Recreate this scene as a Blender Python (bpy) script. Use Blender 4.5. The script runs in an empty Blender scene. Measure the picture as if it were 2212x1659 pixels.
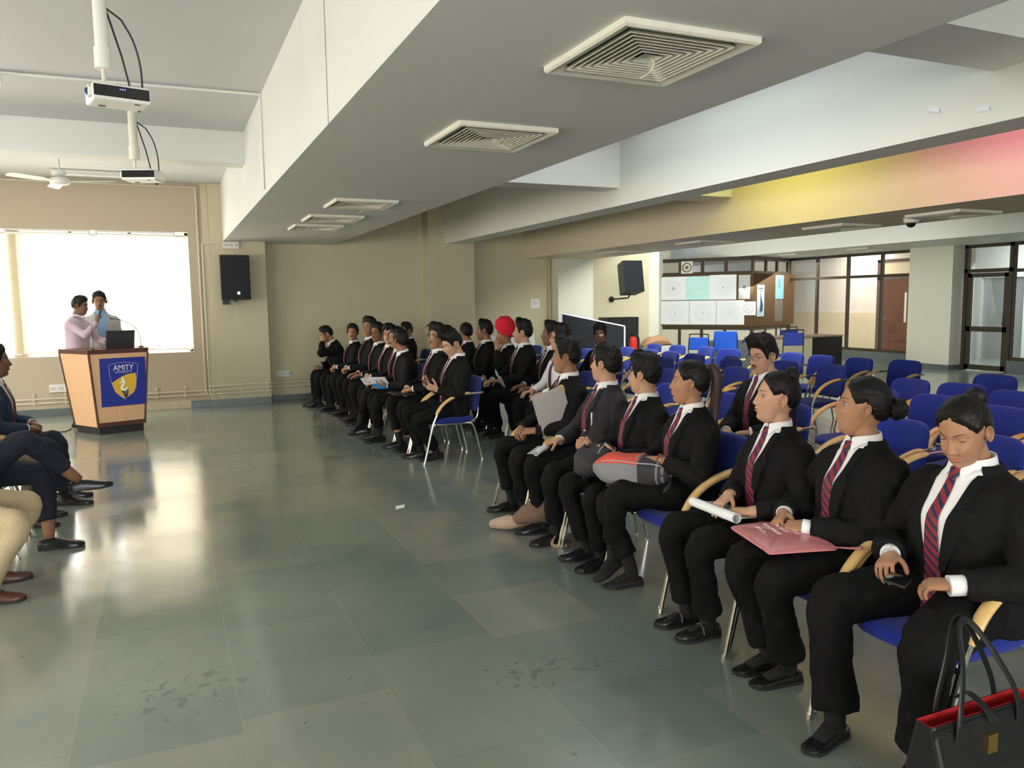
import bpy, bmesh, math, random
import numpy as np
from mathutils import Matrix, Vector
from mathutils import noise as mnoise

random.seed(7)
SC = bpy.context.scene
COL = SC.collection
PI = math.pi
rad = math.radians

# ------------------------------------------------------------------ camera
CAM_YAW, CAM_PITCH, CAM_ROLL, CAM_F, CAM_H = rad(23.676), rad(-6.036), rad(0.7157), 1693.4, 1.65


def cam_axes():
    cy, sy = math.cos(CAM_YAW), math.sin(CAM_YAW)
    f = np.array([sy * math.cos(CAM_PITCH), cy * math.cos(CAM_PITCH), math.sin(CAM_PITCH)])
    r = np.array([cy, -sy, 0.0])
    d = np.cross(f, r)
    cr, sr = math.cos(CAM_ROLL), math.sin(CAM_ROLL)
    return cr * r + sr * d, -sr * r + cr * d, f


_r, _d, _f = cam_axes()
cam_data = bpy.data.cameras.new('camera')
cam_data.sensor_fit = 'HORIZONTAL'
cam_data.sensor_width = 36.0
cam_data.lens = CAM_F / 2212.0 * 36.0
cam_data.clip_start = 0.05
cam_data.clip_end = 120
cam = bpy.data.objects.new('camera', cam_data)
COL.objects.link(cam)
cam.matrix_world = Matrix(((_r[0], -_d[0], -_f[0], 0.0), (_r[1], -_d[1], -_f[1], 0.0), (_r[2], -_d[2], -_f[2], CAM_H), (0, 0, 0, 1)))
SC.camera = cam

# ------------------------------------------------------------------ world, view
world = bpy.data.worlds.new('world')
SC.world = world
world.use_nodes = True
_bg = world.node_tree.nodes['Background']
_bg.inputs[0].default_value = (0.80, 0.88, 1.0, 1)
_bg.inputs[1].default_value = 1.2
SC.view_settings.view_transform = 'Standard'
SC.view_settings.look = 'None'
SC.view_settings.gamma = 1.0
SC.view_settings.exposure = 0.12
SC.view_settings.use_curve_mapping = False
SC.cycles.use_denoising = True
SC.cycles.caustics_reflective = True
SC.cycles.blur_glossy = 1.0
SC.cycles.caustics_refractive = False
SC.cycles.sample_clamp_indirect = 8.0
SC.cycles.max_bounces = 8
SC.cycles.diffuse_bounces = 5
SC.cycles.transparent_max_bounces = 16


def area(name, loc, direction, sx, sy, power, color=(1, 1, 1), spread=180):
    l = bpy.data.lights.new(name, 'AREA')
    l.shape = 'RECTANGLE'
    l.size, l.size_y, l.energy, l.color = sx, sy, power, color
    l.spread = rad(spread)
    o = bpy.data.objects.new(name, l)
    COL.objects.link(o)
    o.location = loc
    o.rotation_euler = Vector(direction).to_track_quat('-Z', 'Y').to_euler()
    o.visible_camera = False
    o.visible_glossy = False
    return o


# daylight through the podium window, the side windows, the skylights of the bays; the corridor's lamps; added fills in the alcove and at the rear
area('podium_window_daylight', (-1.65, 13.30, 1.86), (0, -1, -0.25), 3.9, 1.8, 60, (1.0, 0.98, 0.94))
for _i, _y in enumerate((-2.6, 1.2, 4.6, 8.0, 11.0)):
    area('side_window_daylight', (-4.35, _y, 1.85), (1, 0, -0.50), 2.2, 1.8, 84 if _y < 10 else 44, (0.99, 0.99, 1.0))
area('skylight_daylight_clear', (3.7, 5.5, 3.48), (0.12, 0, -1), 1.7, 3.9, 23, (0.86, 0.95, 1.0))
area('skylight_daylight_yellow', (5.7, 6.75, 3.5), (0.35, 0, -1), 1.1, 1.7, 24, (1.0, 0.93, 0.22))
area('skylight_daylight_pink', (5.7, 3.9, 3.5), (0.35, 0, -1), 1.1, 2.0, 27, (1.0, 0.20, 0.42))
area('back_bay_daylight', (11.2, 12.8, 3.48), (0.35, 0.25, -1), 4.6, 11.5, 520, (0.97, 0.99, 0.93))
area('alcove_fill_light', (9.62, 15.9, 1.9), (0.85, 0.45, -0.1), 2.4, 1.6, 130, (0.98, 0.99, 0.95))  # added fill that brightens the pin board; the alcove has no window
area('corridor_lamps', (17.3, 16.5, 2.9), (0.3, 0, -1), 1.2, 7.0, 215, (1.0, 0.93, 0.85))
area('lobby_lamps', (18.0, 11.5, 2.9), (0.4, 0.1, -1), 1.6, 2.0, 280, (0.92, 0.97, 1.0))
area('rear_fill_light', (1.0, -4.6, 2.0), (0.1, 1, -0.1), 6.0, 1.8, 80, (1.0, 0.98, 0.95))  # added fill from behind the camera, set at an unseen window

# ------------------------------------------------------------------ materials
MATS = {}


def nodes_of(m):
    m.use_nodes = True
    nt = m.node_tree
    return nt, nt.nodes, nt.links, nt.nodes['Principled BSDF']


def mat(name, color, rough=0.5, metal=0.0, spec=0.5, noise=0.0, nscale=20.0, bump=0.0, bscale=200.0, coat=0.0, sheen=0.0, emit=None, trans=0.0, aniso=(1, 1, 1), alpha=1.0):
    if name in MATS:
        return MATS[name]
    m = bpy.data.materials.new(name)
    nt, N, L, P = nodes_of(m)
    P.inputs['Base Color'].default_value = (*color, 1)
    P.inputs['Roughness'].default_value = rough
    P.inputs['Metallic'].default_value = metal
    P.inputs['Specular IOR Level'].default_value = spec
    P.inputs['Coat Weight'].default_value = coat
    P.inputs['Sheen Weight'].default_value = sheen
    P.inputs['Transmission Weight'].default_value = trans
    P.inputs['Alpha'].default_value = alpha
    if emit:
        P.inputs['Emission Color'].default_value = (*emit[:3], 1)
        P.inputs['Emission Strength'].default_value = emit[3]
    tc = N.new('ShaderNodeTexCoord')
    mp = N.new('ShaderNodeMapping')
    mp.inputs['Scale'].default_value = aniso
    L.new(tc.outputs['Object'], mp.inputs['Vector'])
    if noise > 0:
        t = N.new('ShaderNodeTexNoise')
        t.inputs['Scale'].default_value = nscale
        t.inputs['Detail'].default_value = 5
        L.new(mp.outputs['Vector'], t.inputs['Vector'])
        mx = N.new('ShaderNodeMix')
        mx.data_type = 'RGBA'
        mx.inputs[6].default_value = (*[max(0, c * (1 - noise)) for c in color], 1)
        mx.inputs[7].default_value = (*[min(1, c * (1 + noise)) for c in color], 1)
        L.new(t.outputs['Fac'], mx.inputs[0])
        L.new(mx.outputs[2], P.inputs['Base Color'])
    if bump > 0:
        t2 = N.new('ShaderNodeTexNoise')
        t2.inputs['Scale'].default_value = bscale
        t2.inputs['Detail'].default_value = 3
        L.new(mp.outputs['Vector'], t2.inputs['Vector'])
        b = N.new('ShaderNodeBump')
        b.inputs['Strength'].default_value = bump
        b.inputs['Distance'].default_value = 0.002
        L.new(t2.outputs['Fac'], b.inputs['Height'])
        L.new(b.outputs['Normal'], P.inputs['Normal'])
    MATS[name] = m
    return m


def stripe_mat(name, ca, cb, freq, slant):
    """diagonal stripes laid along the UVs of a tie (u across in metres, v along in metres)"""
    m = bpy.data.materials.new(name)
    nt, N, L, P = nodes_of(m)
    uv = N.new('ShaderNodeUVMap')
    sep = N.new('ShaderNodeSeparateXYZ')
    L.new(uv.outputs['UV'], sep.inputs[0])
    mul = N.new('ShaderNodeMath'); mul.operation = 'MULTIPLY'; mul.inputs[1].default_value = slant
    L.new(sep.outputs[0], mul.inputs[0])
    add = N.new('ShaderNodeMath'); add.operation = 'ADD'
    L.new(mul.outputs[0], add.inputs[0]); L.new(sep.outputs[1], add.inputs[1])
    fr = N.new('ShaderNodeMath'); fr.operation = 'MULTIPLY'; fr.inputs[1].default_value = freq
    L.new(add.outputs[0], fr.inputs[0])
    mo = N.new('ShaderNodeMath'); mo.operation = 'FRACT'
    L.new(fr.outputs[0], mo.inputs[0])
    cr = N.new('ShaderNodeValToRGB')
    cr.color_ramp.interpolation = 'CONSTANT'
    cr.color_ramp.elements[0].color = (*ca, 1)
    cr.color_ramp.elements[1].position = 0.56
    cr.color_ramp.elements[1].color = (*cb, 1)
    L.new(mo.outputs[0], cr.inputs[0])
    L.new(cr.outputs[0], P.inputs['Base Color'])
    P.inputs['Roughness'].default_value = 0.55
    MATS[name] = m
    return m


def paint_mat(name, color, rough=0.55, marks=0.04, stain=None):
    """wall paint with broad unevenness, fine roller bump and, where wanted, worn stains near the floor"""
    m = bpy.data.materials.new(name)
    nt, N, L, P = nodes_of(m)
    tc = N.new('ShaderNodeTexCoord')
    t = N.new('ShaderNodeTexNoise'); t.inputs['Scale'].default_value = 0.9; t.inputs['Detail'].default_value = 6
    L.new(tc.outputs['Object'], t.inputs['Vector'])
    mx = N.new('ShaderNodeMix'); mx.data_type = 'RGBA'
    mx.inputs[6].default_value = (*[c * (1 - marks) for c in color], 1)
    mx.inputs[7].default_value = (*[min(1, c * (1 + marks)) for c in color], 1)
    L.new(t.outputs['Fac'], mx.inputs[0])
    out = mx.outputs[2]
    t3 = N.new('ShaderNodeTexNoise'); t3.inputs['Scale'].default_value = 7; t3.inputs['Detail'].default_value = 8
    L.new(tc.outputs['Object'], t3.inputs['Vector'])
    cr = N.new('ShaderNodeValToRGB')
    cr.color_ramp.elements[0].position = 0.70; cr.color_ramp.elements[0].color = (0, 0, 0, 1)
    cr.color_ramp.elements[1].position = 0.76; cr.color_ramp.elements[1].color = (1, 1, 1, 1)
    L.new(t3.outputs['Fac'], cr.inputs[0])
    mx2 = N.new('ShaderNodeMix'); mx2.data_type = 'RGBA'
    mul = N.new('ShaderNodeMath'); mul.operation = 'MULTIPLY'; mul.inputs[1].default_value = 0.35
    L.new(cr.outputs[0], mul.inputs[0]); L.new(mul.outputs[0], mx2.inputs[0])
    L.new(out, mx2.inputs[6])
    mx2.inputs[7].default_value = (*[c * 0.82 for c in color], 1)
    L.new(mx2.outputs[2], P.inputs['Base Color'])
    P.inputs['Roughness'].default_value = rough
    t2 = N.new('ShaderNodeTexNoise'); t2.inputs['Scale'].default_value = 120
    L.new(tc.outputs['Object'], t2.inputs['Vector'])
    b = N.new('ShaderNodeBump'); b.inputs['Strength'].default_value = 0.12; b.inputs['Distance'].default_value = 0.003
    L.new(t2.outputs['Fac'], b.inputs['Height']); L.new(b.outputs['Normal'], P.inputs['Normal'])
    MATS[name] = m
    return m


def floor_mat():
    """polished grey-green stone slabs in 0.6 m columns with pale worn joints and dark damp spots"""
    m = bpy.data.materials.new('polished_stone_slabs')
    nt, N, L, P = nodes_of(m)
    tc = N.new('ShaderNodeTexCoord')
    mp = N.new('ShaderNodeMapping')
    mp.inputs['Rotation'].default_value = (0, 0, rad(90))
    mp.inputs['Location'].default_value = (0.0, 0.0, 0)
    L.new(tc.outputs['Object'], mp.inputs['Vector'])

    def brick(c1, c2, cm, mortar):
        b = N.new('ShaderNodeTexBrick')
        b.inputs['Color1'].default_value = (*c1, 1)
        b.inputs['Color2'].default_value = (*c2, 1)
        b.inputs['Mortar'].default_value = (*cm, 1)
        b.inputs['Scale'].default_value = 1.0
        b.inputs['Mortar Size'].default_value = mortar
        b.inputs['Mortar Smooth'].default_value = 0.3
        b.inputs['Bias'].default_value = 0.0
        b.inputs['Brick Width'].default_value = 0.92
        b.inputs['Row Height'].default_value = 0.603
        b.offset = 0.37
        b.offset_frequency = 2
        b.squash = 0.66
        b.squash_frequency = 3
        L.new(mp.outputs['Vector'], b.inputs['Vector'])
        return b
    # shift so that joints fall at x = 0.19 + k * 0.603
    mp.inputs['Location'].default_value = (0.4, -0.19 + 0.603, 0)
    b = brick((0.165, 0.200, 0.178), (0.228, 0.240, 0.215), (0.245, 0.258, 0.232), 0.0020)
    n1 = N.new('ShaderNodeTexNoise'); n1.inputs['Scale'].default_value = 1.3; n1.inputs['Detail'].default_value = 8; n1.inputs['Roughness'].default_value = 0.6
    L.new(tc.outputs['Object'], n1.inputs['Vector'])
    cr1 = N.new('ShaderNodeValToRGB')
    cr1.color_ramp.elements[0].position = 0.3; cr1.color_ramp.elements[0].color = (0.80, 0.86, 0.84, 1)
    cr1.color_ramp.elements[1].position = 0.7; cr1.color_ramp.elements[1].color = (1.16, 1.12, 1.02, 1)
    L.new(n1.outputs['Fac'], cr1.inputs[0])
    mm = N.new('ShaderNodeMix'); mm.data_type = 'RGBA'; mm.blend_type = 'MULTIPLY'; mm.inputs[0].default_value = 1.0
    L.new(b.outputs['Color'], mm.inputs[6]); L.new(cr1.outputs[0], mm.inputs[7])
    # fine scuffs
    n2 = N.new('ShaderNodeTexNoise'); n2.inputs['Scale'].default_value = 14; n2.inputs['Detail'].default_value = 10; n2.inputs['Roughness'].default_value = 0.7
    mp2 = N.new('ShaderNodeMapping'); mp2.inputs['Scale'].default_value = (0.35, 1.2, 1); mp2.inputs['Rotation'].default_value = (0, 0, rad(20))
    L.new(tc.outputs['Object'], mp2.inputs['Vector']); L.new(mp2.outputs['Vector'], n2.inputs['Vector'])
    cr2 = N.new('ShaderNodeValToRGB')
    cr2.color_ramp.elements[0].position = 0.66; cr2.color_ramp.elements[0].color = (0, 0, 0, 1)
    cr2.color_ramp.elements[1].position = 0.76; cr2.color_ramp.elements[1].color = (0.35, 0.35, 0.35, 1)
    L.new(n2.outputs['Fac'], cr2.inputs[0])
    ms = N.new('ShaderNodeMix'); ms.data_type = 'RGBA'
    L.new(cr2.outputs[0], ms.inputs[0]); L.new(mm.outputs[2], ms.inputs[6]); ms.inputs[7].default_value = (0.34, 0.35, 0.32, 1)
    # dark damp spots in two patches of their own
    n3 = N.new('ShaderNodeTexNoise'); n3.inputs['Scale'].default_value = 16; n3.inputs['Detail'].default_value = 4
    L.new(tc.outputs['Object'], n3.inputs['Vector'])
    fac = None
    for (cx, cy, rx, ry) in ((1.42, 3.02, 0.42, 0.16), (0.02, 3.55, 0.36, 0.34)):
        sub = N.new('ShaderNodeVectorMath'); sub.operation = 'SUBTRACT'; sub.inputs[1].default_value = (cx, cy, 0)
        L.new(tc.outputs['Object'], sub.inputs[0])
        sc = N.new('ShaderNodeVectorMath'); sc.operation = 'MULTIPLY'; sc.inputs[1].default_value = (1 / rx, 1 / ry, 0)
        L.new(sub.outputs[0], sc.inputs[0])
        ln = N.new('ShaderNodeVectorMath'); ln.operation = 'LENGTH'
        L.new(sc.outputs[0], ln.inputs[0])
        mr = N.new('ShaderNodeMapRange'); mr.inputs[1].default_value = 1.15; mr.inputs[2].default_value = 0.3; mr.inputs[3].default_value = 0; mr.inputs[4].default_value = 0.16
        L.new(ln.outputs['Value'], mr.inputs[0])
        if fac is None:
            fac = mr.outputs[0]
        else:
            ad = N.new('ShaderNodeMath'); ad.operation = 'ADD'; L.new(fac, ad.inputs[0]); L.new(mr.outputs[0], ad.inputs[1]); fac = ad.outputs[0]
    ad = N.new('ShaderNodeMath'); ad.operation = 'ADD'; L.new(fac, ad.inputs[0]); L.new(n3.outputs['Fac'], ad.inputs[1])
    cr3 = N.new('ShaderNodeValToRGB')
    cr3.color_ramp.elements[0].position = 0.70; cr3.color_ramp.elements[0].color = (0, 0, 0, 1)
    cr3.color_ramp.elements[1].position = 0.73; cr3.color_ramp.elements[1].color = (0.5, 0.5, 0.5, 1)
    L.new(ad.outputs[0], cr3.inputs[0])
    md = N.new('ShaderNodeMix'); md.data_type = 'RGBA'
    L.new(cr3.outputs[0], md.inputs[0]); L.new(ms.outputs[2], md.inputs[6]); md.inputs[7].default_value = (0.09, 0.10, 0.09, 1)
    L.new(md.outputs[2], P.inputs['Base Color'])
    rr = N.new('ShaderNodeMapRange'); rr.inputs[1].default_value = 0.35; rr.inputs[2].default_value = 0.65; rr.inputs[3].default_value = 0.11; rr.inputs[4].default_value = 0.20
    L.new(n1.outputs['Fac'], rr.inputs[0]); L.new(rr.outputs[0], P.inputs['Roughness'])
    P.inputs['Specular IOR Level'].default_value = 0.75
    bp = N.new('ShaderNodeBump'); bp.inputs['Strength'].default_value = 0.05; bp.inputs['Distance'].default_value = 0.01
    n4 = N.new('ShaderNodeTexNoise'); n4.inputs['Scale'].default_value = 3.0; n4.inputs['Detail'].default_value = 3
    L.new(tc.outputs['Object'], n4.inputs['Vector'])
    L.new(n4.outputs['Fac'], bp.inputs['Height']); L.new(bp.outputs['Normal'], P.inputs['Normal'])
    return m


def wood_mat(name, c1, c2, rough=0.35, axis=(1, 1, 12), scale=4.0, coat=0.0):
    m = bpy.data.materials.new(name)
    nt, N, L, P = nodes_of(m)
    tc = N.new('ShaderNodeTexCoord'); mp = N.new('ShaderNodeMapping'); mp.inputs['Scale'].default_value = axis
    L.new(tc.outputs['Object'], mp.inputs['Vector'])
    t = N.new('ShaderNodeTexNoise'); t.inputs['Scale'].default_value = scale; t.inputs['Detail'].default_value = 8; t.inputs['Roughness'].default_value = 0.65
    L.new(mp.outputs['Vector'], t.inputs['Vector'])
    cr = N.new('ShaderNodeValToRGB')
    cr.color_ramp.elements[0].position = 0.3; cr.color_ramp.elements[0].color = (*c1, 1)
    cr.color_ramp.elements[1].position = 0.7; cr.color_ramp.elements[1].color = (*c2, 1)
    L.new(t.outputs['Fac'], cr.inputs[0]); L.new(cr.outputs[0], P.inputs['Base Color'])
    P.inputs['Roughness'].default_value = rough
    P.inputs['Coat Weight'].default_value = coat
    MATS[name] = m
    return m


def glass_mat(name, tint=(1, 1, 1), refl=0.10, rough=0.0):
    """window glass: a clear pane with a mirror film of reflection"""
    m = bpy.data.materials.new(name)
    m.use_nodes = True
    nt = m.node_tree; N = nt.nodes; L = nt.links
    N.clear()
    o = N.new('ShaderNodeOutputMaterial'); a = N.new('ShaderNodeBsdfTransparent'); a.inputs[0].default_value = (*tint, 1)
    g = N.new('ShaderNodeBsdfGlossy'); g.inputs['Roughness'].default_value = rough
    fr = N.new('ShaderNodeLayerWeight'); fr.inputs[0].default_value = 0.5
    pw = N.new('ShaderNodeMath'); pw.operation = 'POWER'; pw.inputs[1].default_value = 5.0
    L.new(fr.outputs['Facing'], pw.inputs[0])
    ad = N.new('ShaderNodeMath'); ad.operation = 'MULTIPLY_ADD'; ad.inputs[1].default_value = 0.75; ad.inputs[2].default_value = refl
    L.new(pw.outputs[0], ad.inputs[0])
    mx = N.new('ShaderNodeMixShader')
    L.new(ad.outputs[0], mx.inputs[0]); L.new(a.outputs[0], mx.inputs[1]); L.new(g.outputs[0], mx.inputs[2]); L.new(mx.outputs[0], o.inputs[0])
    MATS[name] = m
    return m


def emit_mat(name, color, strength):
    m = bpy.data.materials.new(name)
    m.use_nodes = True
    nt = m.node_tree; N = nt.nodes; L = nt.links
    N.clear()
    o = N.new('ShaderNodeOutputMaterial'); e = N.new('ShaderNodeEmission')
    e.inputs[0].default_value = (*color, 1); e.inputs[1].default_value = strength
    L.new(e.outputs[0], o.inputs[0])
    MATS[name] = m
    return m


def blind_mat():
    m = bpy.data.materials.new('backlit_blind_fabric')
    m.use_nodes = True
    nt = m.node_tree; N = nt.nodes; L = nt.links
    N.clear()
    o = N.new('ShaderNodeOutputMaterial')
    d = N.new('ShaderNodeBsdfDiffuse'); d.inputs[0].default_value = (0.86, 0.80, 0.66, 1)
    t = N.new('ShaderNodeBsdfTranslucent'); t.inputs[0].default_value = (0.95, 0.90, 0.78, 1)
    mx = N.new('ShaderNodeMixShader'); mx.inputs[0].default_value = 0.62
    L.new(d.outputs[0], mx.inputs[1]); L.new(t.outputs[0], mx.inputs[2]); L.new(mx.outputs[0], o.inputs[0])
    MATS['blind'] = m
    return m


M_FLOOR = floor_mat()
M_WALL = paint_mat('cream_wall_paint', (0.57, 0.52, 0.355))
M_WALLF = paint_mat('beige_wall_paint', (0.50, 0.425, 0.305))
M_WALL_W = paint_mat('pale_wall_paint', (0.66, 0.65, 0.54))
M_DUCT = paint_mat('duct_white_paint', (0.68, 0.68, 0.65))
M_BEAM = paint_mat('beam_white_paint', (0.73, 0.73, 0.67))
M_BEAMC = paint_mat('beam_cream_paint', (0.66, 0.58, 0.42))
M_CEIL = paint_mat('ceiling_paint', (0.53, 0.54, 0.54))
M_SLATE = mat('slate_skirting', (0.12, 0.145, 0.145), 0.3, noise=0.25, nscale=9)
M_FRAME = mat('brown_anodised_frame', (0.075, 0.060, 0.042), 0.4, 0.4)
M_GLASS = glass_mat('partition_glass', (0.97, 0.98, 0.97), 0.03)
M_GLASS_DOOR = glass_mat('door_glass', (0.90, 0.94, 0.95), 0.16)
M_BLIND = blind_mat()
M_CHROME = mat('chrome', (0.78, 0.78, 0.76), 0.14, 1.0, noise=0.05)
M_BLUE = mat('blue_upholstery', (0.006, 0.021, 0.23), 0.85, bump=0.5, bscale=420, noise=0.18, nscale=160, sheen=0.15)
M_BEECH = wood_mat('beech_armrest', (0.62, 0.38, 0.13), (0.74, 0.50, 0.20), 0.28, (3, 3, 3), 6, 0.3)
M_BLACKP = mat('black_plastic', (0.018, 0.018, 0.019), 0.45)
M_WHITEP = mat('white_plastic', (0.78, 0.77, 0.72), 0.4)
M_OFFW = mat('grille_offwhite', (0.68, 0.65, 0.55), 0.5, noise=0.12, nscale=12)
M_DARK = mat('dark_void', (0.02, 0.018, 0.015), 0.9)


# ------------------------------------------------------------------ mesh helpers
class MB:
    """collects shapes and links them as one mesh object"""

    def __init__(self):
        self.v, self.f, self.mi, self.uv = [], [], [], {}

    def add(self, verts, faces, m=0):
        o = len(self.v)
        self.v.extend([tuple(map(float, p)) for p in verts])
        for fc in faces:
            self.f.append(tuple(i + o for i in fc))
            self.mi.append(m)
        return o

    def box(self, lo, hi, m=0):
        x0, y0, z0 = lo
        x1, y1, z1 = hi
        self.add([(x0, y0, z0), (x1, y0, z0), (x1, y1, z0), (x0, y1, z0), (x0, y0, z1), (x1, y0, z1), (x1, y1, z1), (x0, y1, z1)],
                 [(0, 3, 2, 1), (4, 5, 6, 7), (0, 1, 5, 4), (1, 2, 6, 5), (2, 3, 7, 6), (3, 0, 4, 7)], m)

    def obox(self, c, ax, ay, az, hx, hy, hz, m=0):
        c, ax, ay, az = (np.array(q, float) for q in (c, ax, ay, az))
        vs = [c + sx * hx * ax + sy * hy * ay + sz * hz * az for sz in (-1, 1) for sx, sy in ((-1, -1), (1, -1), (1, 1), (-1, 1))]
        self.add(vs, [(0, 3, 2, 1), (4, 5, 6, 7), (0, 1, 5, 4), (1, 2, 6, 5), (2, 3, 7, 6), (3, 0, 4, 7)], m)

    def loft(self, rings, cap0=True, cap1=True, m=0, closed=True):
        rings = np.asarray(rings, float)
        k, n = rings.shape[:2]
        fs = []
        nn = n if closed else n - 1
        for i in range(k - 1):
            for j in range(nn):
                a, b = i * n + j, i * n + (j + 1) % n
                fs.append((a, b, b + n, a + n))
        if cap0:
            fs.append(tuple(range(n - 1, -1, -1)))
        if cap1:
            fs.append(tuple((k - 1) * n + j for j in range(n)))
        return self.add(rings.reshape(-1, 3), fs, m)

    def tube(self, pts, r, n=10, m=0, up=None, flat=None, cap=True):
        self.loft(tube_rings(pts, r, n, up, flat), cap, cap, m)

    def lathe(self, prof, c=(0, 0, 0), n=24, axis='z', m=0):
        rings = []
        for (r, h) in prof:
            a = np.linspace(0, 2 * PI, n, endpoint=False)
            p = np.stack([r * np.cos(a), r * np.sin(a), np.full(n, h)], 1)
            if axis == 'y':
                p = p[:, [0, 2, 1]] * np.array([1, 1, -1])
            elif axis == 'x':
                p = p[:, [2, 0, 1]]
            rings.append(p + np.array(c))
        self.loft(rings, True, True, m)

    def sphere(self, c, r, n=16, k=10, m=0, R=None):
        r = np.array([r] * 3 if np.isscalar(r) else r, float)
        rings = []
        for i in range(k + 1):
            ph = -PI / 2 + PI * (i + 0.0) / k
            ph = max(-PI / 2 + 0.02, min(PI / 2 - 0.02, ph))
            a = np.linspace(0, 2 * PI, n, endpoint=False)
            p = np.stack([np.cos(a) * math.cos(ph), np.sin(a) * math.cos(ph), np.full(n, math.sin(ph))], 1) * r
            if R is not None:
                p = p @ np.asarray(R).T
            rings.append(p + np.array(c))
        self.loft(rings, True, True, m)

    def prism(self, poly, axis, lo, hi, m=0):
        """extrude a 2-D polygon along an axis: 'x' -> (y,z), 'y' -> (x,z), 'z' -> (x,y)"""
        def P(p, h):
            return {'x': (h, p[0], p[1]), 'y': (p[0], h, p[1]), 'z': (p[0], p[1], h)}[axis]
        n = len(poly)
        self.add([P(p, lo) for p in poly] + [P(p, hi) for p in poly],
                 [tuple(range(n - 1, -1, -1)), tuple(range(n, 2 * n))] + [(i, (i + 1) % n, n + (i + 1) % n, n + i) for i in range(n)], m)

    def mesh(self, name, mats, smooth=True, angle=35, fix=True):
        me = bpy.data.meshes.new(name)
        me.from_pydata(self.v, [], self.f)
        for mm in (mats if isinstance(mats, (list, tuple)) else [mats]):
            me.materials.append(mm)
        if len(me.polygons) == len(self.mi):
            me.polygons.foreach_set('material_index', self.mi)
        if fix:
            bm = bmesh.new(); bm.from_mesh(me); bmesh.ops.recalc_face_normals(bm, faces=bm.faces); bm.to_mesh(me); bm.free()
        finish(me, smooth, angle)
        return me

    def build(self, name, mats, parent=None, smooth=True, angle=35, fix=True, bevel=0.0, seg=2):
        o = link(name, self.mesh(name, mats, smooth, angle, fix), parent)
        if bevel > 0:
            md = o.modifiers.new('bevel', 'BEVEL'); md.width = bevel; md.segments = seg; md.limit_method = 'ANGLE'; md.angle_limit = rad(30)
        return o


def finish(me, smooth=True, angle=35):
    if smooth:
        me.polygons.foreach_set('use_smooth', [True] * len(me.polygons))
        if angle < 180:
            me.set_sharp_from_angle(angle=rad(angle))
    me.update()


def link(name, data, parent=None):
    o = bpy.data.objects.new(name, data)
    COL.objects.link(o)
    if parent is not None:
        o.parent = parent
    return o


def tag(o, label=None, cat=None, group=None, kind=None):
    if label: o['label'] = label
    if cat: o['category'] = cat
    if group: o['group'] = group
    if kind: o['kind'] = kind
    return o


def empty(name, loc, rz=0.0, label=None, cat=None, group=None):
    o = bpy.data.objects.new(name, None)
    COL.objects.link(o)
    o.empty_display_size = 0.1
    o.location = loc
    o.rotation_euler = (0, 0, rz)
    return tag(o, label, cat, group)


def struct(name, mb, m, smooth=False, bevel=0.0, parent=None):
    o = mb.build(name, m, parent, smooth=smooth, bevel=bevel)
    if parent is None:
        o['kind'] = 'structure'
    return o


def copy_tree(o, parent=None):
    c = o.copy()
    COL.objects.link(c)
    if parent is not None:
        c.parent = parent
    for ch in list(o.children):
        copy_tree(ch, c)
    return c


def norm(v):
    v = np.asarray(v, float)
    return v / (np.linalg.norm(v) + 1e-12)


def catmull(pts, k=6):
    p = np.asarray(pts, float)
    if len(p) < 3:
        return p
    q = np.vstack([2 * p[0] - p[1], p, 2 * p[-1] - p[-2]])
    out = []
    for i in range(1, len(q) - 2):
        for t in np.linspace(0, 1, k, endpoint=False):
            a, b, c, d = q[i - 1], q[i], q[i + 1], q[i + 2]
            out.append(0.5 * ((2 * b) + (-a + c) * t + (2 * a - 5 * b + 4 * c - d) * t * t + (-a + 3 * b - 3 * c + d) * t ** 3))
    out.append(p[-1])
    return np.array(out)


def resample_r(r, npts, k):
    r = np.asarray(r, float)
    return np.interp(np.linspace(0, len(r) - 1, npts), np.arange(len(r)), r)


def tube_rings(pts, r, n=10, up=None, flat=None):
    """rings round a path; r radius per point; flat=(a,b) scales along the side and the up direction"""
    p = np.asarray(pts, float)
    k = len(p)
    r = np.full(k, float(r)) if np.isscalar(r) else np.asarray(r, float)
    t = np.gradient(p, axis=0)
    t /= np.linalg.norm(t, axis=1)[:, None] + 1e-12
    u = np.array(up if up is not None else (0, 0, 1.0), float)
    if abs(np.dot(u, t[0])) > 0.95:
        u = np.array((0, 1.0, 0)) if abs(t[0][1]) < 0.9 else np.array((1.0, 0, 0))
    fa, fb = flat if flat is not None else (1, 1)
    rings = []
    a = np.linspace(0, 2 * PI, n, endpoint=False)
    for i in range(k):
        u = u - np.dot(u, t[i]) * t[i]
        u = norm(u)
        s = np.cross(t[i], u)
        A = fa[i] if np.ndim(fa) else fa
        B = fb[i] if np.ndim(fb) else fb
        rings.append(p[i] + r[i] * (A * np.cos(a)[:, None] * s + B * np.sin(a)[:, None] * u))
    return np.array(rings)


def smoothstep(a, b, x):
    t = np.clip((x - a) / (b - a + 1e-12), 0, 1)
    return t * t * (3 - 2 * t)

# ================================================================== the room
X0, X1, Y0 = -4.6, 16.3, -5.0          # left wall, glass partition, wall behind the camera
YW, YR = 13.62, 13.92                   # window wall, recessed wall
ZC = 3.56

b = MB(); b.box((X0 - .3, Y0 - .3, -.12), (24.0, 25.0, 0)); struct('floor', b, M_FLOOR)
b = MB(); b.box((X0 - .3, Y0 - .3, ZC), (4.72, 25, ZC + .15)); b.box((4.72, Y0 - .3, ZC), (24, 25, ZC + .15)); struct('ceiling', b, M_CEIL)

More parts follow.
